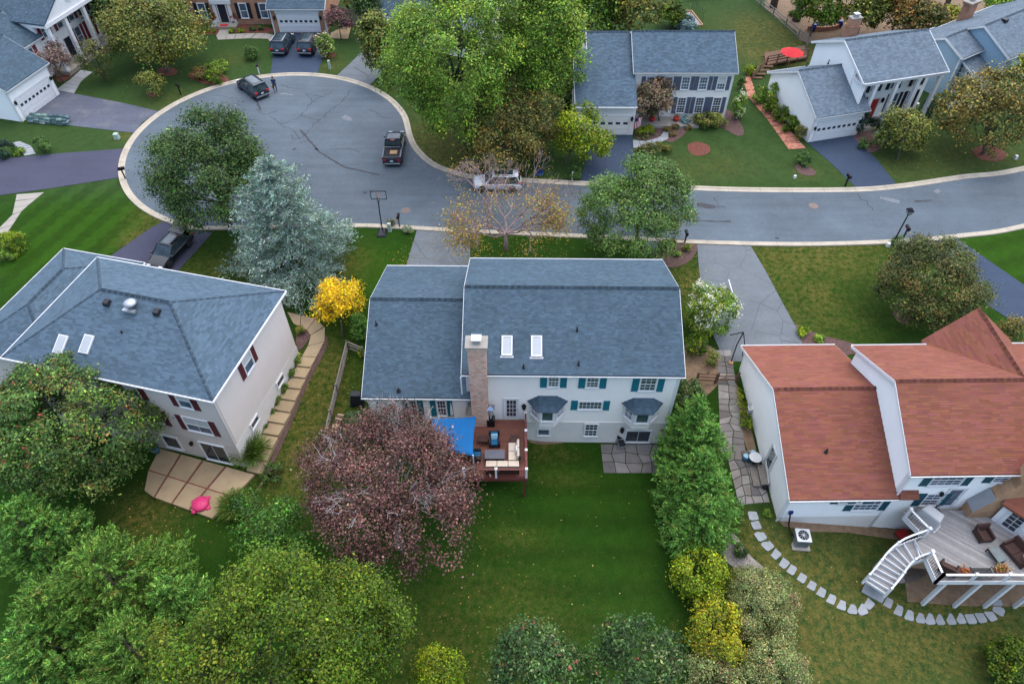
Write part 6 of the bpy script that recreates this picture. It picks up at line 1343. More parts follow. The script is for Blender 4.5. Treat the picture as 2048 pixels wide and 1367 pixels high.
shrub('low yellow green shrub beside the right driveway', (1606, 661), 14, .6, 'lime', .12, 36, seed=33); shrub('small shrub in the bed beyond the red roof', (1640, 676), 12, .5, 'green', .12, 36, seed=34)
shrub('clipped round shrub at the foot of the tilted street lamp', (1797, 482), 14, .8, 'boxwood', .10, 40, seed=35)
tree('pinkish tree at the right edge beyond the red roof', (2035, 668), 1.8, 34, 1.2, 'autumn', n=40, leaf=.14, seed=36, K=60)
for (a, b, rr, hh, pl), lb in zip([(1338, 489, 12, .7, 'green'), (1318, 497, 18, .9, 'dark'), (1375, 495, 12, .5, 'olive'), (1352, 507, 9, .4, 'green'), (1345, 485, 8, .5, 'rust')], ('green clump in the mailbox bed', 'dark shrub beside the green utility cabinet', 'dry grassy clump beside the dark mailbox', 'tiny green clump at the near side of the mailbox bed', 'rust coloured clump in the mailbox bed')): shrub(lb, (a, b), rr, hh, pl, .10, 36, seed=a)
# ---- far side of the street
tree('largest maple behind the turning circle', (900, 122), 9.0, 138, 7.0, 'green', K=860, n=70, leaf=.22, seed=40, cr=.5, amp=.26, base=(915, 250), zmin=-.8)
tree('second tall maple beside the red brick chimney', (1075, 75), 9.0, 96, 7.0, 'green', K=560, n=68, leaf=.23, seed=41, cr=.5, amp=.26, zmin=-.8)
tree('rust and green tree leaning over the kerb', (1010, 244), 3.6, 104, 3.5, [(.09, .10, .02, 3), (.14, .13, .03, 2.5), (.24, .14, .03, 1.6), (.07, .09, .02, 2)], K=460, n=70, leaf=.19, cr=.38, seed=42, amp=.28)
tree('yellow green tree before the grey roofed garage', (1163, 272), 3.0, 52, 2.5, 'lime', K=170, n=46, leaf=.2, seed=43, amp=.3, base=(1130, 330))
tree('yellowish slender tree at the left of the maple', (757, 92), 4.2, 36, 4.0, 'olive', K=200, n=50, leaf=.26, seed=44, amp=.28)
tree('olive tree on the lawn of the house with columns', (305, 62), 4.2, 95, 3.6, 'olive', K=380, n=52, leaf=.26, seed=45, amp=.25, base=(335, 143))
tree('rounded tree beside the porch with columns', (190, 118), 2.6, 32, 2.0, [(.06, .075, .022, 2), (.085, .10, .025, 2), (.13, .12, .03, 1)], n=50, leaf=.2, seed=46, amp=.12)
tree('pinkish brown tree at the garage of the house with columns', (105, 122), 2.6, 34, 1.9, [(.16, .09, .075, 2), (.22, .14, .12, 2), (.12, .10, .06, 1)], K=90, n=34, leaf=.2, seed=47, amp=.3)
tree('sparse weeping tree in the lawn near the mailbox', (300, 165), 1.6, 27, 1.2, 'olive', K=70, n=26, leaf=.18, seed=48, amp=.25, base=(303, 188))
shrub('clipped shrub nearer the kerb on the upper lawn', (430, 152), 21, 1.5, 'bright', .15, 40, seed=49, amp=.06); shrub('dark shrub behind the clipped kerb shrub', (434, 132), 22, 1.5, 'green', .15, 40, seed=50); shrub('rust green shrub left of the clipped kerb shrub', (398, 146), 19, 1.3, 'rust', .15, 40, seed=51)
shrub('rounded dark shrub left of the brick house driveway', (502, 104), 16, 1.7, 'boxwood', .15, 40, seed=52)
r_, cc_, rad_ = shrub('pale hydrangea tree beside the brick house driveway', (653, 92), 19, 2.6, 'green', .17, 36, seed=53); blooms(r_, cc_[::2] * 1.08, [(.62, .50, .34, 2), (.62, .40, .30, 1), (.60, .58, .46, 1)], .2, 9, .13)
tree('maroon ornamental tree beside the brick house garage', (676, 42), 2.2, 26, 1.5, 'maroon', K=80, n=34, leaf=.2, seed=54); shrub('green shrub at the picket fence', (700, 10), 14, 2.0, 'olive', .18, 36, seed=55); tree('dark leafy tree beyond the picket fence', (730, 8), 3.5, 28, 3.0, 'dark', K=110, n=44, leaf=.26, seed=56); shrub('low shrub along the picket fence', (731, 48), 14, .9, 'dark', .15, 36, seed=57)
for k, (a, b) in enumerate(((412, 60), (428, 61), (463, 61), (482, 60), (504, 58), (522, 57))): shrub('%s low foundation plant along the brick house' % ('first', 'second', 'third', 'fourth', 'fifth', 'last')[k], (a, b), 6, .5, 'lime' if k in (0, 1, 2, 3) else 'boxwood', .13, 26, seed=60 + k, K=16, group='foundation plants')
for k, (a, b) in enumerate(((427, 48), (468, 45))):
    r_, cc_, rad_ = shrub('red canna plant in a white pot %s of the brick house door' % ('left', 'right')[k], (a, b - 10), 6, 1.6, [(.3, .06, .04, 2), (.08, .10, .03, 1)], .16, 24, seed=70 + k, K=20, cat='potted plant', name='potted_plant'); m = MB(); m.lathe([(.2, 0), (.28, .3), (.32, .7)], 10); m.build('pot', 'white_trim', r_)
shrub('dark rounded shrub beside the left driveway', (82, 291), 19, 1.5, 'boxwood', .15, 44, seed=75, amp=.06); shrub('dark shrub at the left edge of the photo', (8, 298), 19, 1.6, 'holly', .15, 44, seed=76); shrub('low green clump between the two dark shrubs', (38, 303), 11, .5, 'green', .14, 34, seed=77)
shrub('yellow shrub on the lawn at the left edge', (24, 486), 27, 1.7, 'lime', .13, 50, seed=78, amp=.1); shrub('small green shrub below the yellow one', (14, 512), 18, .8, 'green', .12, 40, seed=79)
# ---- grey roofed house planting
tree('small brown leaved tree before the grey roofed house', (1305, 200), 2.6, 44, 2.2, [(.15, .10, .06, 2), (.20, .14, .085, 2), (.09, .085, .04, 2), (.26, .15, .08, .8)], K=170, n=44, leaf=.2, seed=80, amp=.3, base=(1318, 245))
shrub('leafy bed of perennials left of the front walk', (1294, 262), 24, .8, 'lime', .15, 40, seed=81); shrub('low olive hedge along the front walk', (1308, 296), 42, 1.0, [(.10, .105, .02, 2), (.14, .13, .025, 2), (.08, .10, .02, 1)], .13, 44, seed=82, ry=20, amp=.08); shrub('broad olive hedge under the front windows', (1420, 240), 40, 1.3, 'olive', .16, 46, seed=83, ry=22); shrub('blue green shrub beside the front door', (1372, 240), 11, .9, 'blue', .15, 34, seed=84)
r_, cc_, rad_ = shrub('white flowering hydrangea at the corner of the grey roofed house', (1478, 213), 17, 2.8, 'green', .17, 36, seed=85); blooms(r_, cc_[::2] * 1.07, [(.66, .64, .46, 2), (.70, .70, .62, 1)], .18, 9, .13)
for k, (a, b) in enumerate(((1335, 258), (1350, 253), (1345, 268), (1375, 254))): shrub('%s flowering clump in the curved bed' % ('first', 'second', 'nearest', 'last')[k], (a, b), 8, .4, 'rust', .12, 28, seed=90 + k, K=18)
shrub('dark evergreen at the left wall of the grey roofed house', (1133, 200), 13, 1.6, 'holly', .18, 36, seed=95); shrub('dark shrub at the right wall of the grey roofed house', (1483, 163), 9, 1.6, 'boxwood', .16, 36, seed=96)
shrub('blue green bush in the far back yard', (1372, 47), 25, 1.6, 'blue', .2, 40, seed=97); shrub('yellow green bush beside the garden steps', (1503, 139), 15, 1.2, 'lime', .17, 36, seed=98)
# ---- white colonial planting
for k, (a, b, hh) in enumerate(((1522, 190, 1.5), (1545, 212, 1.5), (1562, 228, 1.5), (1580, 246, 1.5))): shrub('%s of the clipped hedge shrubs along the white garage' % ('farthest', 'second farthest', 'second nearest', 'nearest')[k], (a, b), 19, hh, 'bright' if k else 'green', .16, 42, seed=100 + k, group='hedge beside the white garage')
shrub('tall shrub at the left end of the garage hedge', (1546, 190), 14, 2.6, 'green', .17, 38, seed=105); shrub('tan green round shrub at the garage corner', (1602, 264), 15, 1.5, 'olive', .15, 40, seed=106)
shrub('dark columnar evergreen at the garage corner', (1721, 243), 15, 2.6, 'holly', .16, 44, seed=107, amp=.05); shrub('dark evergreen right of the porch', (1858, 215), 17, 2.4, 'holly', .16, 44, seed=108, amp=.05); shrub('olive round shrub behind the porch evergreen', (1883, 196), 13, 1.7, 'olive', .16, 40, seed=109); shrub('dark shrub below the porch', (1752, 247), 18, 1.0, 'holly', .15, 40, seed=110)
shrub('small blue spruce before the white colonial', (1763, 275), 17, 1.2, 'blue', .14, 42, seed=111); shrub('low green shrub beside the white garage drive', (1732, 288), 16, .9, 'boxwood', .14, 40, seed=112)
tree('yellow green tree before the white colonial', (1808, 263), 2.4, 43, 2.1, 'olive', K=180, n=46, leaf=.2, seed=113, amp=.3, base=(1795, 318)); tree('large autumn tree at the right edge', (1980, 225), 4.2, 84, 4.0, 'autumn', K=330, n=44, leaf=.24, seed=114, amp=.26, base=(1965, 308)); tree('golden tree at the far right edge', (2046, 150), 4.0, 28, 3.2, 'gold', K=120, n=44, leaf=.24, seed=115)
shrub('clipped round shrub on the lawn of the white colonial', (1607, 317), 18, 1.3, 'boxwood', .13, 44, seed=116, amp=.06)
# ---- left house planting
grass_clump('tall ornamental grass beside the garden steps', (507, 915), .9, 1.45, 'grassy', 1200); grass_clump('drooping ornamental grass on the patio edge', (474, 1020), .9, 1.15, 'grassy', 1300)
for k, (a, b) in enumerate(((593, 718), (580, 745), (566, 775), (552, 800), (540, 825), (527, 852))): shrub('%s leafy clump between wall and garden steps' % ('topmost', 'second', 'third', 'fourth', 'fifth', 'lowest')[k], (a, b), 11, .6, 'grassy', .16, 30, seed=120 + k, wide=.25, group='plants beside the garden steps')
shrub('grey green shrub at the foot of the garden steps', (545, 945), 24, 1.0, 'dark', .12, 44, seed=130); shrub('green bush at the corner of the split rail fence', (712, 838), 22, 1.5, [(.05, .11, .03, 2), (.08, .14, .05, 2)], .13, 44, seed=131); conifer('small dark conifer at the wing of the central house', (724, 672), 628, 16, 'cypress', K=60, n=44, blade=.2, wd=.06, seed=132); shrub('yellow shrub beside the fence corner', (723, 704), 6, .9, 'lime', .12, 26, K=14, seed=133); shrub('mulch bed shrub at the left house corner', (600, 660), 9, .5, 'olive', .12, 30, seed=134)
shrub('low leafy hedge along the white wall', (1487, 820), 11, .8, 'lime', .13, 40, seed=135, ry=60); shrub('small green bush at the near corner of the white wall', (1535, 1026), 7, .5, 'green', .1, 30, seed=136, K=16)
shrub('tall green plant below the purple maple', (590, 1095), 26, 1.6, 'cypress', .2, 40, seed=137); shrub('white striped shrub by the kerb mailbox', (815, 458), 10, .6, [(.3, .33, .22, 1), (.12, .18, .06, 1)], .12, 34, seed=138, K=20); shrub('pink flowered plant by the kerb mailbox', (783, 446), 8, .6, [(.3, .08, .10, 1), (.08, .12, .03, 2)], .12, 30, seed=139, K=18); shrub('dark shrub at the dark driveway corner', (1146, 347), 20, 1.0, 'boxwood', .14, 40, seed=140)
# ---- woodland at the top of the frame
for k, (a, b, rr, zc, rz, pl) in enumerate(((1180, 18, 55, 6, 4.5, 'green'), (1265, 8, 60, 6.5, 4.5, 'olive'), (1345, 30, 24, 1.6, 1.4, 'bright'), (1640, 8, 40, 4, 3, 'bright'), (1735, 12, 44, 4, 3, 'olive'), (1800, 20, 52, 4, 3.2, 'rust'), (1860, 45, 40, 2.4, 2, 'autumn'), (1905, 40, 28, 2.0, 1.6, 'gold'), (2000, 4, 30, 3, 2, 'green'), (180, 4, 40, 4, 3, 'dark'), (240, 22, 40, 3.5, 2.4, 'dark'))):
    tree('%s tree of the woodland edge along the top' % ('maple like green', 'tall olive green', 'low bright green', 'bright green', 'broad olive', 'rust brown', 'pale autumn', 'golden', 'rightmost green', 'dark upper left', 'dark second')[k], (a, b), zc, rr, rz, pl, n=46, leaf=.32, seed=150 + k, K=min(300, int(rr * 3.6)), group='woodland edge')
for k, (a, b, tp, rr) in enumerate(((1592, 42, -60, .42), (1546, 15, -70, .4), (1885, 30, -60, .3))):
    q = gp(a, b); t = thing('tree', '%s tall bare trunk beyond the rail fence' % ('thickest leaning', 'left', 'right')[k], 'tree', tuple(q)); m = MB(); m.tube([(0, 0, -.3), (.1, .2, 3), (.5, .6, 9), (.6, 1, 14)], [rr * 1.3, rr, rr * .8, rr * .5], 9); m.build('trunk', 'bark', t, smooth=True); crown(t, (.6, 1, 15), (3.5, 3.5, 3), 'olive', 120, 40, .6, .34, 160 + k)
for k, (a, b) in enumerate(((1637, 50), (1658, 48), (1635, 27), (1690, 30), (1585, 26))): shrub('%s low plant on the woodland floor' % ('silvery', 'pale blue', 'dark', 'green', 'bright')[k], (a, b), 9, .7, ('blue', 'blue', 'holly', 'green', 'bright')[k], .18, 28, seed=170 + k, K=20)
# fallen leaves lying on lawns, drives and road edge
def litter():
    spots = [(1000, 470, 5.5, 420, 'twig'), (880, 500, 3, 160, 'twig'), (1060, 480, 4, 220, 'twig'), (810, 520, 1.2, 70, 'twig'), (1130, 960, 6, 60, 'straw'), (1050, 1150, 6, 40, 'straw'), (300, 1060, 3, 120, 'twig'), (1970, 305, 5, 420, 'rust'), (880, 300, 5, 420, 'autumn'), (330, 160, 5, 260, 'gold'), (1380, 570, 2.5, 150, 'autumn'), (640, 820, 3, 120, 'straw'), (370, 960, 3, 60, 'rust'), (1880, 330, 5, 160, 'autumn'), (900, 1270, 4, 160, 'autumn'), (1640, 1230, 5, 60, 'straw'), (1340, 510, 2, 140, 'rust'), (950, 990, 3, 120, 'autumn')]
    P = []; C = []
    for a, b, r, n, pl in spots:
        q = gp(a, b); xy = np.array([q.x, q.y]) + RNG.normal(size=(n, 2)) * r * .6; P.append([(x, y, G(x, y) + .05) for x, y in xy]); C.append(palette(PAL[pl], n))
    P = np.concatenate(P); C = np.concatenate(C); Nn = unit(RNG.normal(size=P.shape) * .35 + np.array([0, 0, 1])); o = link('fallen_leaves', leaf_mesh('fallen_leaves', P, Nn, RNG.uniform(.06, .13, len(P)), .08, C, 'dry_leaf')); tag(o, 'dry leaves scattered over lawns and drives', 'leaves', kind='stuff')
litter()
# ================================================================== decks and their furniture
def sub(parent, name, mat, fn, bevel=0.0, mtx=None, smooth=False):
    m = MB(); fn(m); return m.build(name, mat, parent, mtx, smooth, bevel)
def deck_a():
    z = 3.02; x0, x1, y0, y1 = -5.6, .95, 23.75, 27.6
    r = thing('timber_deck', 'red brown timber deck with dark railing behind the central house', 'deck', (0, 0, 0)); rn = random.Random(3)
    n = 32; wd = (28.28 - y0) / n
    for i in range(n):
        t = rn.uniform(.85, 1.18); ya = y0 + i * wd; a0 = x0
        if ya + wd > 27.55: continue_x = True
        sub(r, 'deck_board', 'deck_red', lambda m: m.box(a0, ya + .004, z - .035, x1, ya + wd - .006, z, (t, t * rn.uniform(.95, 1.05), t)))
    sub(r, 'fascia', 'rail_red', lambda m: (m.box(x0, y0 - .05, z - .3, x1, y0 - .005, z - .01), m.box(x1 + .005, y0 - .05, z - .3, x1 + .05, 28.2, z - .01)))
    for x in (x0 + .2, -2.2, x1 - .15):
        sub(r, 'support_post', 'rail_red', lambda m: m.box(x - .08, y0 + .15, G(x, y0) - .3, x + .08, y0 + .31, z - .05))
    sub(r, 'joist_beam', 'wood_rail_brown', lambda m: (m.box(x0, y0 + .12, z - .32, x1 - .02, y0 + .2, z - .05), m.box(x0, 26.2, z - .3, x1 - .02, 26.3, z - .05)))
    posts = [(-3.0, y0 + .05), (-1.0, y0 + .05), (x1 - .05, y0 + .05), (x1 - .05, 25.2), (x1 - .05, 26.7), (x1 - .05, 28.15)]
    for x, y in posts:
        p = sub(r, 'rail_post', 'white_trim', lambda m: m.box(x - .06, y - .06, z - .25, x + .06, y + .06, z + 1.0)); sub(p, 'post_cap', 'white_trim', lambda m: (m.box(x - .085, y - .085, z + 1.0, x + .085, y + .085, z + 1.04), m.hexa([(x - .07, y - .07, z + 1.04), (x + .07, y - .07, z + 1.04), (x + .07, y + .07, z + 1.04), (x - .07, y + .07, z + 1.04), (x - .01, y - .01, z + 1.1), (x + .01, y - .01, z + 1.1), (x + .01, y + .01, z + 1.1), (x - .01, y + .01, z + 1.1)])))
    runs = [((-5.5, y0 + .05), (-3.0, y0 + .05)), (posts[0], posts[1]), (posts[1], posts[2]), (posts[2], posts[3]), (posts[3], posts[4]), (posts[4], posts[5])]
    for a, b in runs:
        A, B = Vector((*a, 0)), Vector((*b, 0)); d = (B - A).normalized(); A2, B2 = A + d * .07, B - d * .07
        sub(r, 'top_rail', 'rail_red', lambda m: m.beam(A2 + Vector((0, 0, z + .93)), B2 + Vector((0, 0, z + .93)), .11, .05)); sub(r, 'bottom_rail', 'rail_red', lambda m: m.beam(A2 + Vector((0, 0, z + .1)), B2 + Vector((0, 0, z + .1)), .06, .05))
        k = int((B2 - A2).length / .125)
        def bal(m):
            for i in range(1, k): q = A2.lerp(B2, i / k); m.tube([(q.x, q.y, z + .12), (q.x, q.y, z + .91)], .012, 5)
        o = sub(r, 'baluster', 'black_metal', bal); o['kind'] = 'stuff'
    return z
ZD = deck_a()
def on(px_, py_, z): return at(px_, py_, z)
def cushion(m, x0, y0, z0, x1, y1, z1): m.box(x0, y0, z0, x1, y1, z1)
def loveseat(name, label, cat, p, rz, w, seats, frame='wicker_brown', cush=None, depth=.8, arms=True, group=None, pillow=None):
    r = thing(name, label, cat, p, rz, group); W = w / 2
    sub(r, 'base', frame, lambda m: m.box(-W, -depth / 2, .08, W, depth / 2, .3), .02)
    sub(r, 'backrest', frame, lambda m: m.hexa([(-W, depth / 2 - .14, .3), (W, depth / 2 - .14, .3), (W, depth / 2, .3), (-W, depth / 2, .3), (-W, depth / 2 - .04, .82), (W, depth / 2 - .04, .82), (W, depth / 2 + .08, .82), (-W, depth / 2 + .08, .82)]), .02)
    if arms:
        for s in (-1, 1): sub(r, 'armrest', frame, lambda m: m.box(min(s * W, s * (W - .12)), -depth / 2, .3, max(s * W, s * (W - .12)), depth / 2 - .13, .58), .02)
    for sx in (-1, 1):
        for sy in (-1, 1): sub(r, 'leg', frame, lambda m: m.box(sx * (W - .05) - .03, sy * (depth / 2 - .05) - .03, 0, sx * (W - .05) + .03, sy * (depth / 2 - .05) + .03, .1))
    iw = w - (.26 if arms else .02)
    for i in range(seats):
        a = -iw / 2 + iw * i / seats; b = -iw / 2 + iw * (i + 1) / seats
        sub(r, 'seat_cushion', cush or frame, lambda m: m.box(a + .012, -depth / 2 + .02, .3, b - .012, depth / 2 - .15, .43 if cush else .36), .03)
        if cush: sub(r, 'back_cushion', cush, lambda m: m.hexa([(a + .02, depth / 2 - .3, .43), (b - .02, depth / 2 - .3, .43), (b - .02, depth / 2 - .14, .43), (a + .02, depth / 2 - .14, .43), (a + .02, depth / 2 - .2, .86), (b - .02, depth / 2 - .2, .86), (b - .02, depth / 2 - .06, .86), (a + .02, depth / 2 - .06, .86)]), .03)
    if pillow: sub(r, 'throw_pillow', pillow, lambda m: m.hexa([(-.2, .0, .44), (.2, .0, .44), (.2, .14, .44), (-.2, .14, .44), (-.22, .12, .82), (.22, .12, .82), (.22, .24, .82), (-.22, .24, .82)]), .04)
    return r
def low_table(name, label, p, rz, w, d, h, top, frame='wicker_brown', group=None):
    r = thing(name, label, 'table', p, rz, group)
    t = sub(r, 'tabletop', top, lambda m: m.box(-w / 2, -d / 2, h - .04, w / 2, d / 2, h), .012)
    if w > 1.1:
        n = 12
        for i in range(n): sub(t, 'slat', top, lambda m: m.box(-w / 2 + .03, -d / 2 + d * (i + .12) / n, h, w / 2 - .03, -d / 2 + d * (i + .88) / n, h + .012))
    sub(r, 'apron', frame, lambda m: m.box(-w / 2 + .02, -d / 2 + .02, h - .16, w / 2 - .02, d / 2 - .02, h - .045))
    for sx in (-1, 1):
        for sy in (-1, 1): sub(r, 'leg', frame, lambda m: m.box(sx * (w / 2 - .05) - .03, sy * (d / 2 - .05) - .03, 0, sx * (w / 2 - .05) + .03, sy * (d / 2 - .05) + .03, h - .15))
    return r
PI = math.pi
low_table('side_table', 'brown wicker side table near the blue chair', on(966, 884, ZD), 0, .62, .5, .45, 'wicker_brown')
loveseat('lounge_chair', 'dark wicker chair with blue cushion and pale pillow', 'chair', on(989, 886, ZD), 0.05, .72, 1, 'wicker_dark', 'cushion_blue', .78, pillow='cushion_sky')
loveseat('lounge_chair', 'dark wicker chair with blue cushion beside the coffee table', 'chair', on(951, 915, ZD), PI * .5, .72, 1, 'wicker_dark', 'cushion_blue', .72)
low_table('coffee_table', 'grey slatted coffee table on the timber deck', on(989.5, 915, ZD), 0, 1.28, .68, .42, 'table_slate', 'wicker_dark')
p = on(1005, 941, ZD); loveseat('sofa', 'beige cushioned sofa along the deck railing', 'sofa', (p.x, p.y + .12, ZD), PI, 2.15, 3, 'wicker_brown', 'cushion_beige', .78, arms=False)
p = on(1029, 912, ZD); loveseat('sofa', 'beige cushioned sofa section beside the right railing', 'sofa', (p.x - .02, p.y + .12, ZD), -PI / 2, 1.35, 2, 'wicker_brown', 'cushion_beige', .78, arms=False, pillow='cushion_white')
low_table('side_table', 'brown wicker chest at the end of the sofa', on(1030, 884, ZD), 0, .6, .6, .42, 'wicker_brown')
# pyramid patio heater
p = on(982, 848, ZD); r = thing('patio_heater', 'pyramid patio heater with silver hood beside the chimney', 'heater', (p.x, p.y, ZD))
sub(r, 'base', 'black_metal', lambda m: m.box(-.26, -.24, 0, .26, .24, .72), .01)
def _fr(m):
    for sx in (-1, 1):
        for sy in (-1, 1): m.beam((sx * .25, sy * .23, .0), (sx * .1, sy * .1, 1.85), .025, .025)
sub(r, 'frame', 'galvanised', _fr); sub(r, 'glass_tube', 'frosted_glass', lambda m: m.lathe([(.07, .72), (.07, 1.8)], 10)); sub(r, 'hood', 'chrome', lambda m: m.hexa([(-.28, -.26, 1.86), (.28, -.26, 1.86), (.28, .26, 1.86), (-.28, .26, 1.86), (-.06, -.06, 2.06), (.06, -.06, 2.06), (.06, .06, 2.06), (-.06, .06, 2.06)]))
# blue shade sail with its pole
r = thing('shade_sail', 'bright blue shade sail stretched over the deck', 'shade sail', (0, 0, 0))
A, B, C, Dd = at(862, 836, 5.1), at(953, 832, 5.3), at(946, 912, 4.9), at(868, 900, 5.0); m = MB(); nu = 10
def sp_(u, v):
    p = (A * (1 - u) + B * u) * (1 - v) + (Dd * (1 - u) + C * u) * v; c = (A + B + C + Dd) / 4; e = 4 * u * (1 - u) * .06 * abs(v - .5) * 2 + 4 * v * (1 - v) * .06 * abs(u - .5) * 2
    q = p.lerp(c, e); q.z -= .22 * 16 * u * (1 - u) * v * (1 - v) * .5; return q
m.v = [tuple(sp_(i / nu, j / nu)) for i in range(nu + 1) for j in range(nu + 1)]; m.f = [(i * 11 + j, i * 11 + j + 1, (i + 1) * 11 + j + 1, (i + 1) * 11 + j) for i in range(nu) for j in range(nu)]; m.t = [1.0] * len(m.f)
o = m.build('sail_cloth', 'sail_blue', r, smooth=True); sm = o.modifiers.new('solid', 'SOLIDIFY'); sm.thickness = .012
for P in (A, Dd, C): sub(r, 'pole', 'white_trim', lambda m: m.tube([(P.x, P.y, 1.2 if P is not C else ZD), (P.x, P.y, P.z + .15)], .04, 8))
# white pole of a closed parasol against the wing
p = at(905, 842, ZD); r = thing('parasol', 'closed pale parasol against the wing of the central house', 'parasol', (p.x, p.y, ZD)); sub(r, 'pole', 'white_trim', lambda m: m.tube([(0, 0, 0), (0, 0, 1.9)], .025, 8)); sub(r, 'furled_cloth', 'cushion_white', lambda m: m.lathe([(.03, .7), (.09, .8), (.07, 1.5), (.02, 2.0)], 9)); sub(r, 'base', 'black_metal', lambda m: m.lathe([(.25, 0), (.25, .06), (.04, .1)], 12))
# covered kettle grill behind the fence
p = gp(721, 806); r = thing('covered_grill', 'black covered grill at the left wall of the central house', 'grill', (p.x - .15, p.y, p.z)); sub(r, 'cover', 'dark_plastic', lambda m: m.hexa([(-.55, -.3, .0), (.45, -.3, 0), (.45, .3, 0), (-.55, .3, 0), (-.4, -.24, 1.15), (.35, -.24, 1.15), (.35, .24, 1.2), (-.4, .24, 1.2)]), .05); sub(r, 'hem', 'black_metal', lambda m: m.box(-.57, -.32, .02, .47, .32, .08))
# folding chair frame on the flagstones
p = gp(1241, 892); r = thing('metal_chair', 'metal framed garden chair by the basement door', 'chair', (p.x, p.y, p.z + .04), .2)
def _ch(m):
    for sx in (-1, 1):
        m.tube([(sx * .28, -.3, 0), (sx * .28, -.28, .62), (sx * .28, .25, .64), (sx * .28, .3, 0)], .022, 6); m.tube([(sx * .24, .22, .4), (sx * .24, .36, .95)], .02, 6)
    m.tube([(-.24, .36, .95), (.24, .36, .95)], .02, 6); m.tube([(-.28, -.29, .3), (.28, -.29, .3)], .02, 6); m.tube([(-.28, .27, .3), (.28, .27, .3)], .02, 6)
sub(r, 'frame', 'galvanised', _ch); sub(r, 'seat', 'dark_plastic', lambda m: m.box(-.25, -.25, .38, .25, .24, .42)); sub(r, 'backrest', 'dark_plastic', lambda m: m.hexa([(-.22, .24, .5), (.22, .24, .5), (.22, .26, .5), (-.22, .26, .5), (-.22, .33, .92), (.22, .33, .92), (.22, .35, .92), (-.22, .35, .92)]))

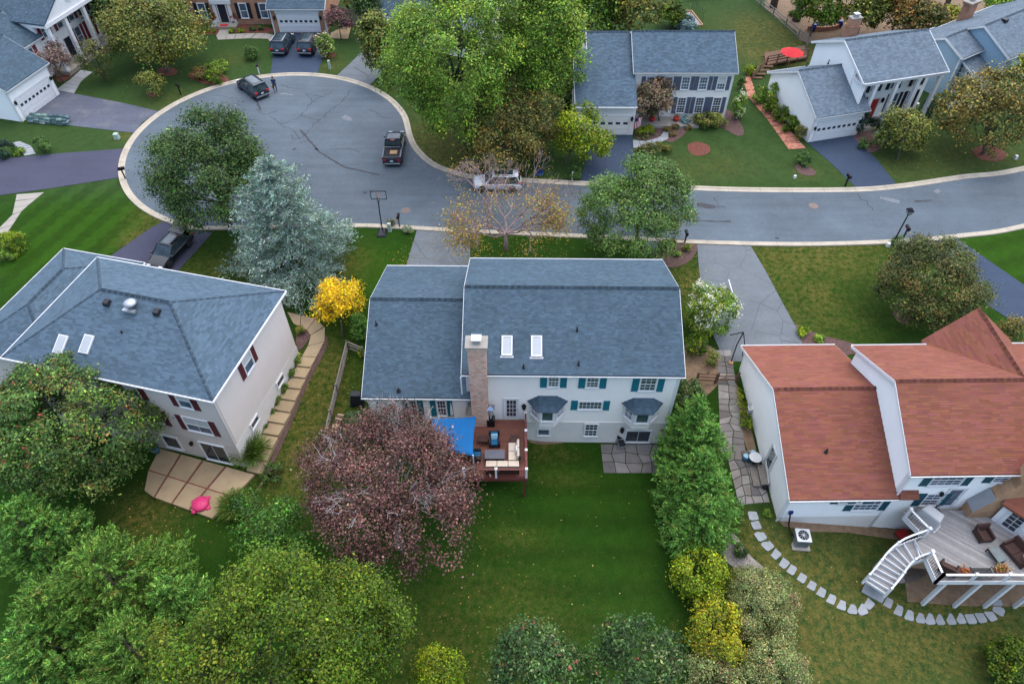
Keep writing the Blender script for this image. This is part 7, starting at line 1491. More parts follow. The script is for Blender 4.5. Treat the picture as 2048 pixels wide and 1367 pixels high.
# ---------------- raised deck of the red-roofed house, with curved stair
def deck_c():
    z = 2.3; r = thing('raised_deck', 'raised grey board deck with white railing behind the red roofed house', 'deck', (0, 0, 0)); T = 'white_trim'
    P = [at(1872, 1163, z), at(1851, 1117, z), at(1833, 1084, z), at(1846, 1072, z), at(1809, 1034, z)]
    wy = 21.9; poly = [(p.x, p.y) for p in P] + [(P[4].x, wy), (34.0, wy), (34.0, P[0].y)]
    # boards run diagonally: cut the deck polygon into strips
    ang = math.radians(-38); ca, sa = math.cos(ang), math.sin(ang); Q = [(x * ca + y * sa, -x * sa + y * ca) for x, y in poly]; rn = random.Random(8)
    v = min(q[1] for q in Q); vm = max(q[1] for q in Q); bw = .145
    while v < vm - .02:
        v2 = min(v + bw - .012, vm); A, B = _cross(Q, v + .003), _cross(Q, v2 - .003)
        if len(A) == len(B) and len(A) >= 2:
            for i in range(0, len(A) - 1, 2):
                t = rn.uniform(.82, 1.2); q = [(A[i], v), (A[i + 1], v), (B[i + 1], v2), (B[i], v2)]; w4 = [(a * ca - b * sa, a * sa + b * ca) for a, b in q]; sub(r, 'deck_board', 'deck_grey', lambda m: m.prism(w4, z - .035, z, (t, t, t * .98)))
        v += bw
    n = len(poly)
    for i in (0, 1, 3, 7):
        a, b = poly[i], poly[(i + 1) % n]; sub(r, 'fascia', T, lambda m: m.beam((*a, z - .16), (*b, z - .16), .05, .28))
    for p_ in ((1838, 1198), (1900, 1200), (1960, 1201), (2020, 1202)):
        q = gp(*p_); xx = q.x + .12; yy = P[0].y + .12; sub(r, 'support_post', T, lambda m: m.box(xx - .1, yy - .1, G(xx, yy) - .2, xx + .1, yy + .1, z - .04))
    sub(r, 'underdeck_wall', 'brick_tan', lambda m: m.box(24.9, 19.6, -2, 34, 19.8, z - .08))
    runs = [(P[0], P[1]), (P[3], P[4]), (Vector((34, P[0].y, z)), P[0])]
    def railing(pts, posts_every=1.85, first=True, last=True):
        for a, b in zip(pts[:-1], pts[1:]):
            L = (b - a).length; k = max(1, round(L / posts_every)) if posts_every else 1
            for i in range(k):
                s, e = a.lerp(b, i / k), a.lerp(b, (i + 1) / k); d = (e - s).normalized(); s2, e2 = s + d * .07, e - d * .07
                sub(r, 'top_rail', T, lambda m: m.beam(s2 + Vector((0, 0, .95)), e2 + Vector((0, 0, .95)), .12, .05)); sub(r, 'bottom_rail', T, lambda m: m.beam(s2 + Vector((0, 0, .1)), e2 + Vector((0, 0, .1)), .06, .06))
                kk = max(2, int((e2 - s2).length / .13))
                def bal(m):
                    for j in range(1, kk): q = s2.lerp(e2, j / kk); m.tube([q + Vector((0, 0, .1)), q + Vector((0, 0, .93))], .013, 5)
                o = sub(r, 'baluster', 'black_metal', bal); o['kind'] = 'stuff'
            for i in range(k + 1):
                q = a.lerp(b, i / k)
                po = sub(r, 'rail_post', T, lambda m: m.box(q.x - .065, q.y - .065, q.z - .2, q.x + .065, q.y + .065, q.z + 1.02)); sub(po, 'post_cap', T, lambda m: m.box(q.x - .09, q.y - .09, q.z + 1.02, q.x + .09, q.y + .09, q.z + 1.07))
    railing([P[4], P[3]], 1.0); railing([P[1], P[0]], 1.6); railing([P[0], Vector((34, P[0].y, z))], 1.85)
    # curved stair: treads between two curved stringers
    g = .55; LO = [at(1846, 1072, z), at(1798, 1090, 1.85), at(1766, 1115, 1.3), at(1745, 1142, .8), at(1731, 1158, .6)]; RO = [at(1851, 1117, z), at(1826, 1126, 1.85), at(1806, 1143, 1.3), at(1790, 1166, .8), at(1774, 1186, .6)]
    def curve(Pn, t):
        t *= len(Pn) - 1; i = min(int(t), len(Pn) - 2); f = t - i; p0, p1, p2, p3 = Pn[max(i - 1, 0)], Pn[i], Pn[i + 1], Pn[min(i + 2, len(Pn) - 1)]
        return .5 * ((2 * p1) + (-p0 + p2) * f + (2 * p0 - 5 * p1 + 4 * p2 - p3) * f * f + (-p0 + 3 * p1 - 3 * p2 + p3) * f ** 3)
    nst = 10; zt = lambda t: z - .17 + (.42 - z + .17) * t
    for i in range(nst):
        a, b = i / nst, (i + 1) / nst; q = [curve(LO, a), curve(RO, a), curve(RO, b), curve(LO, b)]; zz = z - (z - .4) * (i + 1) / (nst + .6); pl = [(p_.x, p_.y) for p_ in q]
        ar = sum(pl[k][0] * pl[(k + 1) % 4][1] - pl[(k + 1) % 4][0] * pl[k][1] for k in range(4)); pl = pl if ar > 0 else pl[::-1]
        tr = sub(r, 'tread', 'deck_grey', lambda m: m.prism(pl, zz - .05, zz, (1, 1, 1))); sub(tr, 'riser', T, lambda m: m.beam((q[3].x, q[3].y, zz - .07), (q[2].x, q[2].y, zz - .07), .055, .19))
    for Pn in (LO, RO):
        pts = [curve(Pn, k / 12) for k in range(13)]; pts = [Vector((q.x, q.y, z - (z - .4) * min(1, (k / 12)) - .02)) for k, q in enumerate(pts)]
        for a, b in zip(pts[:-1], pts[1:]):
            sub(r, 'stringer', T, lambda m: m.beam(a - Vector((0, 0, .1)), b - Vector((0, 0, .1)), .05, .3)); sub(r, 'stair_rail', T, lambda m: m.beam(a + Vector((0, 0, .92)), b + Vector((0, 0, .92)), .1, .05)); sub(r, 'stair_rail', T, lambda m: m.beam(a + Vector((0, 0, .14)), b + Vector((0, 0, .14)), .05, .05))
            def bal(m):
                for j in (0, .33, .66): q = a.lerp(b, j); m.tube([q + Vector((0, 0, .1)), q + Vector((0, 0, .9))], .013, 5)
            o = sub(r, 'baluster', 'black_metal', bal); o['kind'] = 'stuff'
        for k in (4, 8, 12): q = pts[k]; sub(r, 'rail_post', T, lambda m: m.box(q.x - .06, q.y - .06, q.z - .3, q.x + .06, q.y + .06, q.z + 1.0))
    slabs('stair_landing', 'bluestone landing at the foot of the curved stair', [px((1733, 1160), (1757, 1172), (1743, 1195), (1722, 1183)), px((1757, 1172), (1777, 1184), (1763, 1206), (1743, 1195))], 'bluestone', off=.1)
    return z
ZC = deck_c()
W_ = 'wicker_brown'
loveseat('wicker_armchair', 'brown wicker armchair facing the stair on the grey deck', 'chair', on(1963, 1073, ZC), .1, .85, 1, W_, None, .82)
loveseat('wicker_armchair', 'brown wicker armchair at the stair end of the grey deck', 'chair', on(1893, 1140, ZC), PI - .55, .95, 1, W_, None, .6)
loveseat('wicker_sofa', 'brown wicker loveseat at the right edge of the grey deck', 'sofa', on(2030, 1110, ZC), -PI / 2 + .35, 1.6, 2, W_, None, .9)
low_table('wicker_table', 'brown wicker coffee table with glass top on the grey deck', on(1988, 1113, ZC), -PI / 2 + .25, .95, .6, .42, 'glass_green', W_)
def bench(label, p, rz):
    r = thing('metal_bench', label, 'bench', p, rz); B = 'black_metal'
    for s in (-1, 1): sub(r, 'leg_frame', B, lambda m: m.tube([(s * .62, -.25, 0), (s * .62, -.25, .6), (s * .62, .2, .62), (s * .66, .3, .95)], .022, 6)); sub(r, 'leg', B, lambda m: m.tube([(s * .62, .22, 0), (s * .62, .22, .45)], .022, 6))
    for i in range(5): sub(r, 'seat_slat', B, lambda m: m.box(-.62, -.25 + i * .1, .42, .62, -.18 + i * .1, .45))
    for i in range(4): sub(r, 'back_slat', B, lambda m: m.box(-.62, .2 + i * .03, .52 + i * .11, .62, .22 + i * .03, .58 + i * .11))
bench('black metal bench between flower boxes at the deck railing', on(1956, 1150, ZC), PI)
for k, (q, pl) in enumerate((((1923, 1146), [(.45, .09, .04, 2), (.4, .2, .04, 1), (.1, .12, .04, 1)]), ((1998, 1141), [(.5, .12, .06, 2), (.5, .32, .08, 2), (.1, .12, .04, 1)]))):
    p = on(*q, ZC); r = thing('flower_box', 'flower box with %s blooms at the %s end of the bench' % (('orange', 'left'), ('mixed pink and yellow', 'right'))[k], 'flower box', tuple(p)); sub(r, 'box', 'wood_rail_brown', lambda m: m.box(-.3, -.14, 0, .3, .14, .28)); P = RNG.normal(size=(260, 3)) * np.array([.2, .13, .1]) + np.array([0, 0, .4]); o = link('flowers', leaf_mesh('flowers', P, unit(RNG.normal(size=P.shape) + np.array([0, 0, .8])), .1, .07, palette(pl, len(P)), 'petal'), r); o['kind'] = 'stuff'
p = on(1852, 1042, ZC); r = thing('covered_grill', 'silver grey covered grill on the grey deck', 'grill', tuple(p), math.radians(-52)); sub(r, 'cover', 'tarp_silver', lambda m: m.hexa([(-.72, -.36, 0), (.72, -.36, 0), (.72, .36, 0), (-.72, .36, 0), (-.6, -.28, 1.05), (.6, -.28, 1.05), (.5, .3, 1.2), (-.5, .3, 1.2)]), .08); sub(r, 'hem', 'white_dirty', lambda m: m.box(-.74, -.38, .02, .74, .38, .1))
p = on(1868, 1030, ZC); r = thing('camp_chair', 'dark folding chair beside the covered grill', 'chair', tuple(p), .5)
def _cc(m):
    for sx in (-1, 1): m.tube([(sx * .25, -.22, 0), (-sx * .0 + sx * .25, .22, .7)], .018, 5); m.tube([(sx * .25, .22, 0), (sx * .25, -.2, .42)], .018, 5)
sub(r, 'frame', 'black_metal', _cc); sub(r, 'seat', 'dark_plastic', lambda m: m.box(-.24, -.22, .4, .24, .2, .43)); sub(r, 'backrest', 'dark_plastic', lambda m: m.box(-.24, .2, .45, .24, .23, .85))
p = on(2040, 1125, ZC); r = thing('parasol', 'closed grey parasol at the right edge of the grey deck', 'parasol', (p.x, p.y, ZC)); sub(r, 'pole', 'grey_metal', lambda m: m.tube([(0, 0, 0), (0, 0, 2.0)], .025, 8)); sub(r, 'furled_cloth', 'tarp_silver', lambda m: m.lathe([(.05, .7), (.22, .8), (.14, 1.5), (.03, 2.1)], 9)); sub(r, 'base', 'black_metal', lambda m: m.lathe([(.28, 0), (.28, .06), (.04, .1)], 12))
# air conditioning unit
p = gp(1600, 1083); r = thing('air_conditioner', 'grey air conditioning unit on a concrete pad', 'air conditioner', (p.x - .05, p.y, p.z), math.radians(-4)); sub(r, 'pad', 'concrete', lambda m: m.box(-.55, -.6, -.05, .55, .5, .08)); sub(r, 'case', 'galvanised', lambda m: m.box(-.42, -.42, .08, .42, .42, .86), .04)
for i in range(6): sub(r, 'louvre', 'dark_plastic', lambda m: (m.box(-.38, -.43, .17 + i * .105, .38, -.415, .20 + i * .105)))
t = sub(r, 'top_cover', 'white_dirty', lambda m: m.box(-.45, -.45, .86, .45, .45, .92), .03); sub(t, 'fan_grille', 'dark_interior', lambda m: m.lathe([(.33, .921), (.33, .926)], 24)); sub(t, 'fan_hub', 'galvanised', lambda m: m.lathe([(.09, .92), (.08, .95)], 12))
for i in range(10): sub(t, 'grille_bar', 'galvanised', lambda m: m.beam((0.06 * math.cos(i * PI / 5), .06 * math.sin(i * PI / 5), .94), (.33 * math.cos(i * PI / 5 + .5), .33 * math.sin(i * PI / 5 + .5), .935), .02, .01))
r = thing('refrigerant_line', 'dark insulated pipe from the wall to the air conditioner', 'pipe', (0, 0, 0)); a = at(1582, 1030, 1.9); b = gp(1575, 1060); sub(r, 'pipe', 'black_metal', lambda m: m.tube([(a.x, 21.9, 1.9), (a.x - .05, 21.7, 1.8), (b.x, 21.6, 1.2), (b.x + .05, b.y, b.z + .2), (p.x - .4, p.y, p.z + .35)], .05, 7)); sub(r, 'disconnect_box', 'cobalt_glaze', lambda m: m.box(a.x - .12, 21.84, 1.85, a.x + .12, 21.97, 2.15))
# red tricycle-like cart under the grey deck
p = gp(1803, 1072); r = thing('garden_cart', 'small red garden cart under the stair of the grey deck', 'cart', (p.x - .1, p.y, p.z), .4); sub(r, 'tray', 'red_paint', lambda m: m.hexa([(-.32, -.2, .22), (.32, -.2, .22), (.32, .2, .22), (-.32, .2, .22), (-.4, -.26, .42), (.4, -.26, .42), (.4, .26, .42), (-.4, .26, .42)]))
for sx in (-1, 1):
    for sy in (-1, 1): link('wheel', (lambda m: (m.lathe([(.12, -.03), (.13, 0), (.12, .03)], 12), m.mesh('wheel', 'tyre'))[1])(MB()), r, Matrix.Translation((sx * .25, sy * .24, .13)) @ Matrix.Rotation(PI / 2, 4, 'X'))
sub(r, 'handle', 'black_metal', lambda m: m.tube([(-.38, 0, .25), (-.8, 0, .6), (-.82, -.1, .62), (-.82, .1, .62)], .015, 5))
# terrace things beside the white wall
p = gp(1506, 925); r = thing('bistro_table', 'round patterned garden table on the flagstone terrace', 'table', tuple(p)); sub(r, 'tabletop', 'white_dirty', lambda m: m.lathe([(.42, .66), (.42, .7)], 18)); sub(r, 'pedestal', 'black_metal', lambda m: m.lathe([(.22, 0), (.05, .06), (.04, .66)], 10)); sub(r, 'rim', 'black_metal', lambda m: m.lathe([(.44, .655), (.44, .69)], 18))
for k, q in enumerate(((1489, 919), (1503, 912), (1497, 921))):
    p = gp(*q); r = thing('garden_stool', '%s blue stool beside the round garden table' % ('left pale', 'far', 'dark')[k], 'stool', tuple(p)); sub(r, 'body', ('blue_glaze', 'blue_glaze', 'deep_teal_paint')[k], lambda m: m.lathe([(.15, 0), (.22, .2), (.2, .4), (.16, .46)], 14), smooth=True); sub(r, 'seat', ('cushion_sky', 'cushion_sky', 'deep_teal_paint')[k], lambda m: m.lathe([(.19, .46), (.19, .5), (.12, .52)], 14))
p = gp(1518, 955); r = thing('door_steps', 'pale wooden door steps against the white wall', 'steps', (p.x, p.y, p.z), math.radians(-2)); sub(r, 'tread', 'wood_weathered', lambda m: m.box(-.55, -.75, 0, -.1, .75, .22)); sub(r, 'tread', 'wood_weathered', lambda m: m.box(-.1, -.75, 0, .4, .75, .44)); sub(r, 'rail', 'white_dirty', lambda m: m.beam((.36, -.7, .5), (.36, .75, .95), .05, .08))
p = gp(1528, 975); r = thing('kettle_pot', 'black round pot beside the door steps', 'pot', tuple(p)); sub(r, 'body', 'dark_plastic', lambda m: m.lathe([(.12, 0), (.2, .12), (.19, .3), (.1, .38)], 12), smooth=True); sub(r, 'lid', 'black_metal', lambda m: m.lathe([(.2, .36), (.12, .42), (.02, .46)], 12))

# ================================================================== fences, logs, planters
def split_rail(name, label, P, mat, n=3, h=1.15, rails=(.3, .65, 1.0)):
    r = thing(name, label, 'fence', (0, 0, 0)); rn = random.Random(3); pts = [Vector((*p, G(*p))) for p in P]
    for q in pts: sub(r, 'post', mat, lambda m: m.hexa([(q.x - .08, q.y - .07, q.z - .3), (q.x + .08, q.y - .07, q.z - .3), (q.x + .08, q.y + .07, q.z - .3), (q.x - .08, q.y + .07, q.z - .3), (q.x - .07, q.y - .06, q.z + h), (q.x + .07, q.y - .06, q.z + h), (q.x + .07, q.y + .06, q.z + h * .97), (q.x - .07, q.y + .06, q.z + h * .97)]))
    for a, b in zip(pts[:-1], pts[1:]):
        for z in rails[:n]: sub(r, 'rail', mat, lambda m: m.tube([a + Vector((rn.gauss(0, .02), 0, z)), a.lerp(b, .5) + Vector((rn.gauss(0, .03), rn.gauss(0, .03), z + rn.gauss(0, .03))), b + Vector((0, 0, z + rn.gauss(0, .02)))], [.055, .065, .05], 6))
split_rail('split_rail_fence', 'weathered grey split rail fence beside the central house', px((697, 700), (676, 787), (664, 838), (656, 880), (646, 915)), 'wood_weathered')
split_rail('split_rail_fence', 'short weathered rail fence joining the wing of the central house', px((697, 700), (728, 713)), 'wood_weathered')
split_rail('split_rail_fence', 'brown split rail fence between the two right houses', px((1392, 764), (1430, 766)), 'wood_rail_brown'); split_rail('garden_gate', 'brown rail gate across the flagstone path', px((1432, 764), (1472, 764)), 'wood_rail_brown', rails=(.3, .7))
split_rail('split_rail_fence', 'long split rail fence at the edge of the far woodland', px((1500, -3), (1520, 12), (1545, 33), (1570, 55), (1595, 77), (1614, 92)), 'wood_weathered')
split_rail('split_rail_fence', 'pale rail fence along the top of the far back yard', px((1340, 4), (1380, 1), (1440, -1)), 'wood_weathered', 2)
def picket(label, a, b, h=1.8):
    r = thing('picket_fence', label, 'fence', (0, 0, 0)); A, B = gp(*a), gp(*b); n = int((B - A).length / .17); rn = random.Random(5)
    for i in range(n): q = A.lerp(B, (i + .5) / n); z = G(q.x, q.y); d = (B - A).normalized(); u = Vector((-d.y, d.x, 0)); m = Matrix((d, u, Vector((0, 0, 1)))).transposed().to_4x4(); m.translation = Vector((q.x, q.y, z + h / 2)); sub(r, 'picket', 'wood_weathered', lambda mb: mb.obox(m, .13, .025, h + rn.uniform(-.03, .03)))
    for z in (.4, 1.4): sub(r, 'rail', 'wood_weathered', lambda m: m.beam(A + Vector((0, 0, z)), B + Vector((0, 0, z)), .05, .09))
picket('weathered picket fence beside the brick house garage', (664, 36), (702, 48)); picket('weathered picket fence running to the house behind the maple', (702, 48), (740, 52))
r = thing('firewood_pile', 'stack of split firewood beside the grey rail fence', 'firewood', tuple(gp(677, 856)), math.radians(-10)); rn = random.Random(7); lm = None
for j in range(4):
    for i in range(9):
        m = MB(); t = rn.uniform(.07, .095); m.tube([(-.24 + rn.gauss(0, .02), 0, 0), (.24 + rn.gauss(0, .02), 0, 0)], t, 6); o = m.build('log', 'log_bark' if rn.random() < .5 else 'log_end', r, Matrix.Translation((0, -.75 + i * .18 + (j % 2) * .08, .1 + j * .155)))
r = thing('pink_sandbox', 'pink plastic turtle shaped sandbox on the patio', 'sandbox', tuple(gp(404, 1012) + Vector((0, 0, .1))), .3)
sub(r, 'tub', 'pink_plastic', lambda m: m.lathe([(.42, 0), (.52, .08), (.56, .26), (.5, .28)], 20), smooth=True); sub(r, 'lid', 'pink_plastic', lambda m: m.lathe([(.56, .28), (.54, .33), (.4, .44), (.2, .5), (.02, .52)], 20), smooth=True)
for a in np.radians((0, 60, 120, 180, 240, 300)): sub(r, 'lid_rib', 'pink_plastic', lambda m: m.tube([(.12 * math.cos(a), .12 * math.sin(a), .515), (.35 * math.cos(a), .35 * math.sin(a), .465), (.52 * math.cos(a), .52 * math.sin(a), .36)], .02, 6))
for a in np.radians((40, 140, 220, 320)): sub(r, 'foot', 'pink_plastic', lambda m: m.lathe([(.16, 0), (.18, .1), (.12, .2), (.03, .22)], 12, (.58 * math.cos(a), .58 * math.sin(a), 0)), smooth=True)
r = thing('potted_plant', 'blue glazed pot with plant beside the left patio door', 'potted plant', tuple(gp(315, 905) + Vector((0, 0, .1)))); sub(r, 'pot', 'blue_glaze', lambda m: m.lathe([(.2, 0), (.28, .3), (.33, .6), (.3, .62), (.28, .55)], 14), smooth=True); P = RNG.normal(size=(160, 3)) * .16 + np.array([0, 0, .75]); link('leaves', leaf_mesh('leaves', P, unit(RNG.normal(size=P.shape) + np.array([0, 0, .8])), .16, .06, palette(PAL['green'], len(P)), 'leaf'), r)
for k, q in enumerate(((1303, 246), (1351, 246))):
    r = thing('potted_plant', '%s red pot on the porch of the grey roofed house' % ('left', 'right')[k], 'potted plant', tuple(gp(*q) + Vector((0, 0, .2)))); sub(r, 'pot', 'terracotta_red', lambda m: m.lathe([(.2, 0), (.3, .25), (.32, .5), (.27, .52)], 14), smooth=True); P = RNG.normal(size=(90, 3)) * .14 + np.array([0, 0, .65]); link('leaves', leaf_mesh('leaves', P, unit(RNG.normal(size=P.shape) + np.array([0, 0, .8])), .14, .07, palette(PAL['rust'], len(P)), 'leaf'), r)
for k, q in enumerate(((1625, 62), (1678, 55))):
    r = thing('glazed_urn', '%s cobalt blue urn on the stone wall of the woodland garden' % ('left', 'right')[k], 'urn', tuple(gp(*q))); sub(r, 'body', 'cobalt_glaze', lambda m: m.lathe([(.2, 0), (.36, .35), (.3, .7), (.22, .8)], 14), smooth=True); sub(r, 'rim', 'cobalt_glaze', lambda m: m.lathe([(.27, .8), (.27, .86)], 14))
r = thing('garden_wall', 'low curved brick wall in the woodland garden', 'wall', (0, 0, 0)); P = resample(spline(px((1614, 60), (1640, 62), (1665, 60), (1682, 52), (1680, 42)), 5), .45); rn = random.Random(9)
for a, b in zip(P[:-1], P[1:]):
    for j in range(3): t = rn.uniform(.8, 1.2); sub(r, 'stone', 'paver_red', lambda m: m.beam((*a, G(*a) + .1 + j * .17), (a[0] + (b[0] - a[0]) * .96, a[1] + (b[1] - a[1]) * .96, G(*b) + .1 + j * .17), .3 + rn.uniform(-.03, .03), .155, (t, t, t)))
# red parasol and timber steps behind the white garage
p = gp(1582, 150); r = thing('parasol', 'open red parasol behind the white garage', 'parasol', (p.x, p.y + 1.6, p.z - .1)); sub(r, 'pole', 'wood_tan', lambda m: m.tube([(0, 0, -.4), (0, 0, 2.5)], .03, 8))
for i in range(8):
    a, b = i * PI / 4, (i + 1) * PI / 4; m = MB(); m.poly([(0, 0, 2.55), (1.35 * math.cos(a), 1.35 * math.sin(a), 2.0), (1.35 * math.cos(b), 1.35 * math.sin(b), 2.0)]); o = m.build('canopy_panel', 'umbrella_red', r); s_ = o.modifiers.new('s', 'SOLIDIFY'); s_.thickness = .015
r = thing('timber_stair_deck', 'tan timber deck and stair behind the white garage', 'deck', (0, 0, 0)); A, B, C = gp(1503, 160), gp(1530, 138), gp(1612, 122)
sub(r, 'platform', 'wood_rail_brown', lambda m: m.prism([(B.x, B.y), (C.x, C.y), (C.x + .5, C.y + 3), (B.x + .5, B.y + 3)], A.z + .3, A.z + .5))
for a, b, h0, h1 in ((A, B, .9, 1.5), (B, C, 1.5, 1.5)):
    for hh in (0, -.3, -.6): sub(r, 'rail', 'wood_rail_brown', lambda m: m.beam(a + Vector((0, 0, h0 + hh)), b + Vector((0, 0, h1 + hh)), .06, .12))
    k = int((b - a).length / 1.4)
    for i in range(k + 1): q = a.lerp(b, i / k); hq = h0 + (h1 - h0) * i / k; sub(r, 'post', 'wood_rail_brown', lambda m: m.box(q.x - .06, q.y - .06, q.z - .1, q.x + .06, q.y + .06, q.z + hq))
for i in range(4): q = A.lerp(B, (i + .5) / 4); sub(r, 'stair_tread', 'wood_rail_brown', lambda m: m.box(q.x - .1, q.y - .2, q.z + .08 + i * .13, q.x + 1.0, q.y + .2, q.z + .13 + i * .13))
# slim garden stakes and timber edging of the gravel plot
r = thing('plot_edging', 'timber edging around the gravel plot in the far back yard', 'edging', (0, 0, 0)); E4 = [gp(*q) for q in ((1352, 24), (1383, 24), (1405, 52), (1362, 57))]
for a, b in zip(E4[:3], E4[1:]): sub(r, 'board', 'wood_tan', lambda m: m.beam(a + Vector((0, 0, .1)), b + Vector((0, 0, .1)), .12, .22))
for k in range(7):
    q = gp(1383 + k * 3.4, 22 + k * 4.4); r = thing('garden_stake', 'thin dark stake beside the gravel plot', 'stake', tuple(q), group='stakes beside the gravel plot'); sub(r, 'shaft', 'black_metal', lambda m: m.tube([(0, 0, -.1), (0, 0, 1.7)], .02, 5)); sub(r, 'tip', 'black_metal', lambda m: m.lathe([(.035, 1.68), (.02, 1.74)], 6))
# mulch bags stacked on the worn driveway
bm_ = MB(); bm_.hexa([(-.33, -.22, .02), (.33, -.22, .02), (.33, .22, .02), (-.33, .22, .02), (-.27, -.17, .125), (.27, -.17, .125), (.27, .17, .125), (-.27, .17, .125)]); bag = bm_.mesh('mulch_bag', 'plastic_bag'); rn = random.Random(12); S0, S1 = gp(58, 244), gp(140, 250)
for i in range(7):
    for row in range(2):
        for j in range(3 * row, 5):
            c = S0.lerp(S1, (i + .5) / 7); o = link('mulch_bag', bag); o.location = (c.x + rn.gauss(0, .03), c.y + row * .62 + rn.gauss(0, .03), c.z + .03 + j * .122); o.rotation_euler = (0, 0, rn.uniform(-.25, .25)); o.scale = (.93, .9, 1.05)
            tag(o, 'plastic bag of mulch in the long stack beside the white garage', 'bag', 'stack of mulch bags')
# ================================================================== vehicles
def loft(mb, secs, cap=True):
    n = len(secs[0]); b = len(mb.v)
    for s in secs: mb.v.extend(s)
    for i in range(len(secs) - 1):
        for k in range(n):
            k2 = (k + 1) % n; mb.f.append((b + i * n + k, b + i * n + k2, b + (i + 1) * n + k2, b + (i + 1) * n + k)); mb.t.append(1.0)
    if cap: mb.f.append(tuple(b + k for k in reversed(range(n)))); mb.f.append(tuple(b + (len(secs) - 1) * n + k for k in range(n))); mb.t += [1.0, 1.0]
def car(name, label, p, rz, L, W, H, kind, paint, cat='car', group=None, hatch_open=False):
    """x forward; origin on the ground under the centre"""
    r = thing(name, label, cat, p, rz, group); h = W / 2; belt = H * .58; zb = .24
    def section(x, w_, zt, crown_=.03, z0=zb):
        w2 = w_ * h; return [(x, -w2 * .86, z0), (x, -w2 * .98, z0 + .12), (x, -w2, (z0 + zt) * .5), (x, -w2 * .97, zt - .10), (x, -w2 * .86, zt), (x, 0, zt + crown_), (x, w2 * .86, zt), (x, w2 * .97, zt - .10), (x, w2, (z0 + zt) * .5), (x, w2 * .98, z0 + .12), (x, w2 * .86, z0)]
    m = MB(); hd = belt - .02
    if kind == 'pickup': st = [(-.5, .93, .95), (-.47, .99, 1.0), (-.15, 1.0, 1.0), (.02, 1.0, belt), (.2, 1.0, belt), (.26, .99, hd - .02), (.44, .97, hd - .12), (.49, .9, hd - .28), (.5, .8, hd - .4)]
    else: st = [(-.5, .84, belt - .22), (-.485, .93, belt - .06), (-.44, .98, belt), (-.2, 1.0, belt), (.14, 1.0, belt), (.24, .99, hd - .02), (.42, .95, hd - .13), (.475, .88, hd - .26), (.5, .74, hd - .36)]
    loft(m, [section(x * L, w_, z) for x, w_, z in st]); body = m.build('body', paint, r, smooth=True); e = body.modifiers.new('edge', 'EDGE_SPLIT'); e.split_angle = math.radians(38)
    # greenhouse
    if kind == 'pickup': xr0, xr1, xb0, xb1 = -.06, .13, -.10, .255
    elif kind == 'sedan': xr0, xr1, xb0, xb1 = -.27, .07, -.44, .245
    else: xr0, xr1, xb0, xb1 = -.40, .09, -.475, .255
    zr = H; wr, wb = h * .76, h * .92
    B = [(xb0 * L, -wb, belt - .03), (xb1 * L, -wb, belt - .03), (xb1 * L, wb, belt - .03), (xb0 * L, wb, belt - .03)]; T = [(xr0 * L, -wr, zr - .05), (xr1 * L, -wr, zr - .05), (xr1 * L, wr, zr - .05), (xr0 * L, wr, zr - .05)]
    g = MB(); g.hexa(B + T); g.build('window_glass', 'car_glass', r)
    ro = MB(); n_ = 9; rows = []
    for i in range(n_):
        x = (xr0 - .012 + (xr1 - xr0 + .024) * i / (n_ - 1)) * L; f = 1 - abs(i / (n_ - 1) - .5) * .12; rows.append([(x, -wr * 1.03 * f, zr - .075), (x, -wr * 1.0 * f, zr - .035), (x, -wr * .6, zr), (x, 0, zr + .012), (x, wr * .6, zr), (x, wr * f, zr - .035), (x, wr * 1.03 * f, zr - .075)])
    loft(ro, rows); ro.build('roof', paint, r, smooth=True)
    pil = [(0, 0), (1, 1), (2, 2), (3, 3)]
    for i, j in pil: q = MB(); q.beam(B[i], T[j], .07, .07); q.build('pillar', paint, r)
    mids = (.42,) if kind == 'pickup' else ((.45, .74) if kind != 'sedan' else (.5, .8))
    for t in mids:
        for s in (-1, 1):
            tb = Vector(B[0]).lerp(Vector(B[1]), t); tt = Vector(T[0]).lerp(Vector(T[1]), t if kind == 'pickup' else max(0, (t - .12) / .85)); tb.y = s * wb * 1.0; tt.y = s * wr; q = MB(); q.beam(tb, tt, .06, .05); q.build('pillar', 'dark_plastic' if paint != 'car_white' else paint, r)
    # wheels
    wr_ = .35 if kind != 'sedan' else .32; wm = MB(); wm.lathe([(wr_ * .62, -.11), (wr_ * .94, -.11), (wr_, -.07), (wr_, .07), (wr_ * .94, .11), (wr_ * .62, .11)], 18); rm = MB(); rm.lathe([(.03, .06), (wr_ * .6, .075), (wr_ * .63, .118), (wr_ * .58, .118), (wr_ * .5, .085), (.07, .10), (.03, .10)], 18)
    tm, im = wm.mesh('wheel', 'tyre', True), rm.mesh('rim', 'alloy', True)
    am = MB(); am.lathe([(wr_ + .05, -.02), (wr_ + .05, .02)], 18); arch = am.mesh('wheel_arch', 'dark_plastic')
    for x in (.3 * L, -.3 * L):
        for s in (-1, 1):
            mt = Matrix.Translation((x, s * (h - .10), wr_)) @ Matrix.Rotation(-s * PI / 2, 4, 'X'); o = link('wheel', tm, r, mt); link('rim', im, o); link('wheel_arch', arch, r, Matrix.Translation((x, s * (h - .005), wr_ + .01)) @ Matrix.Rotation(-s * PI / 2, 4, 'X'))
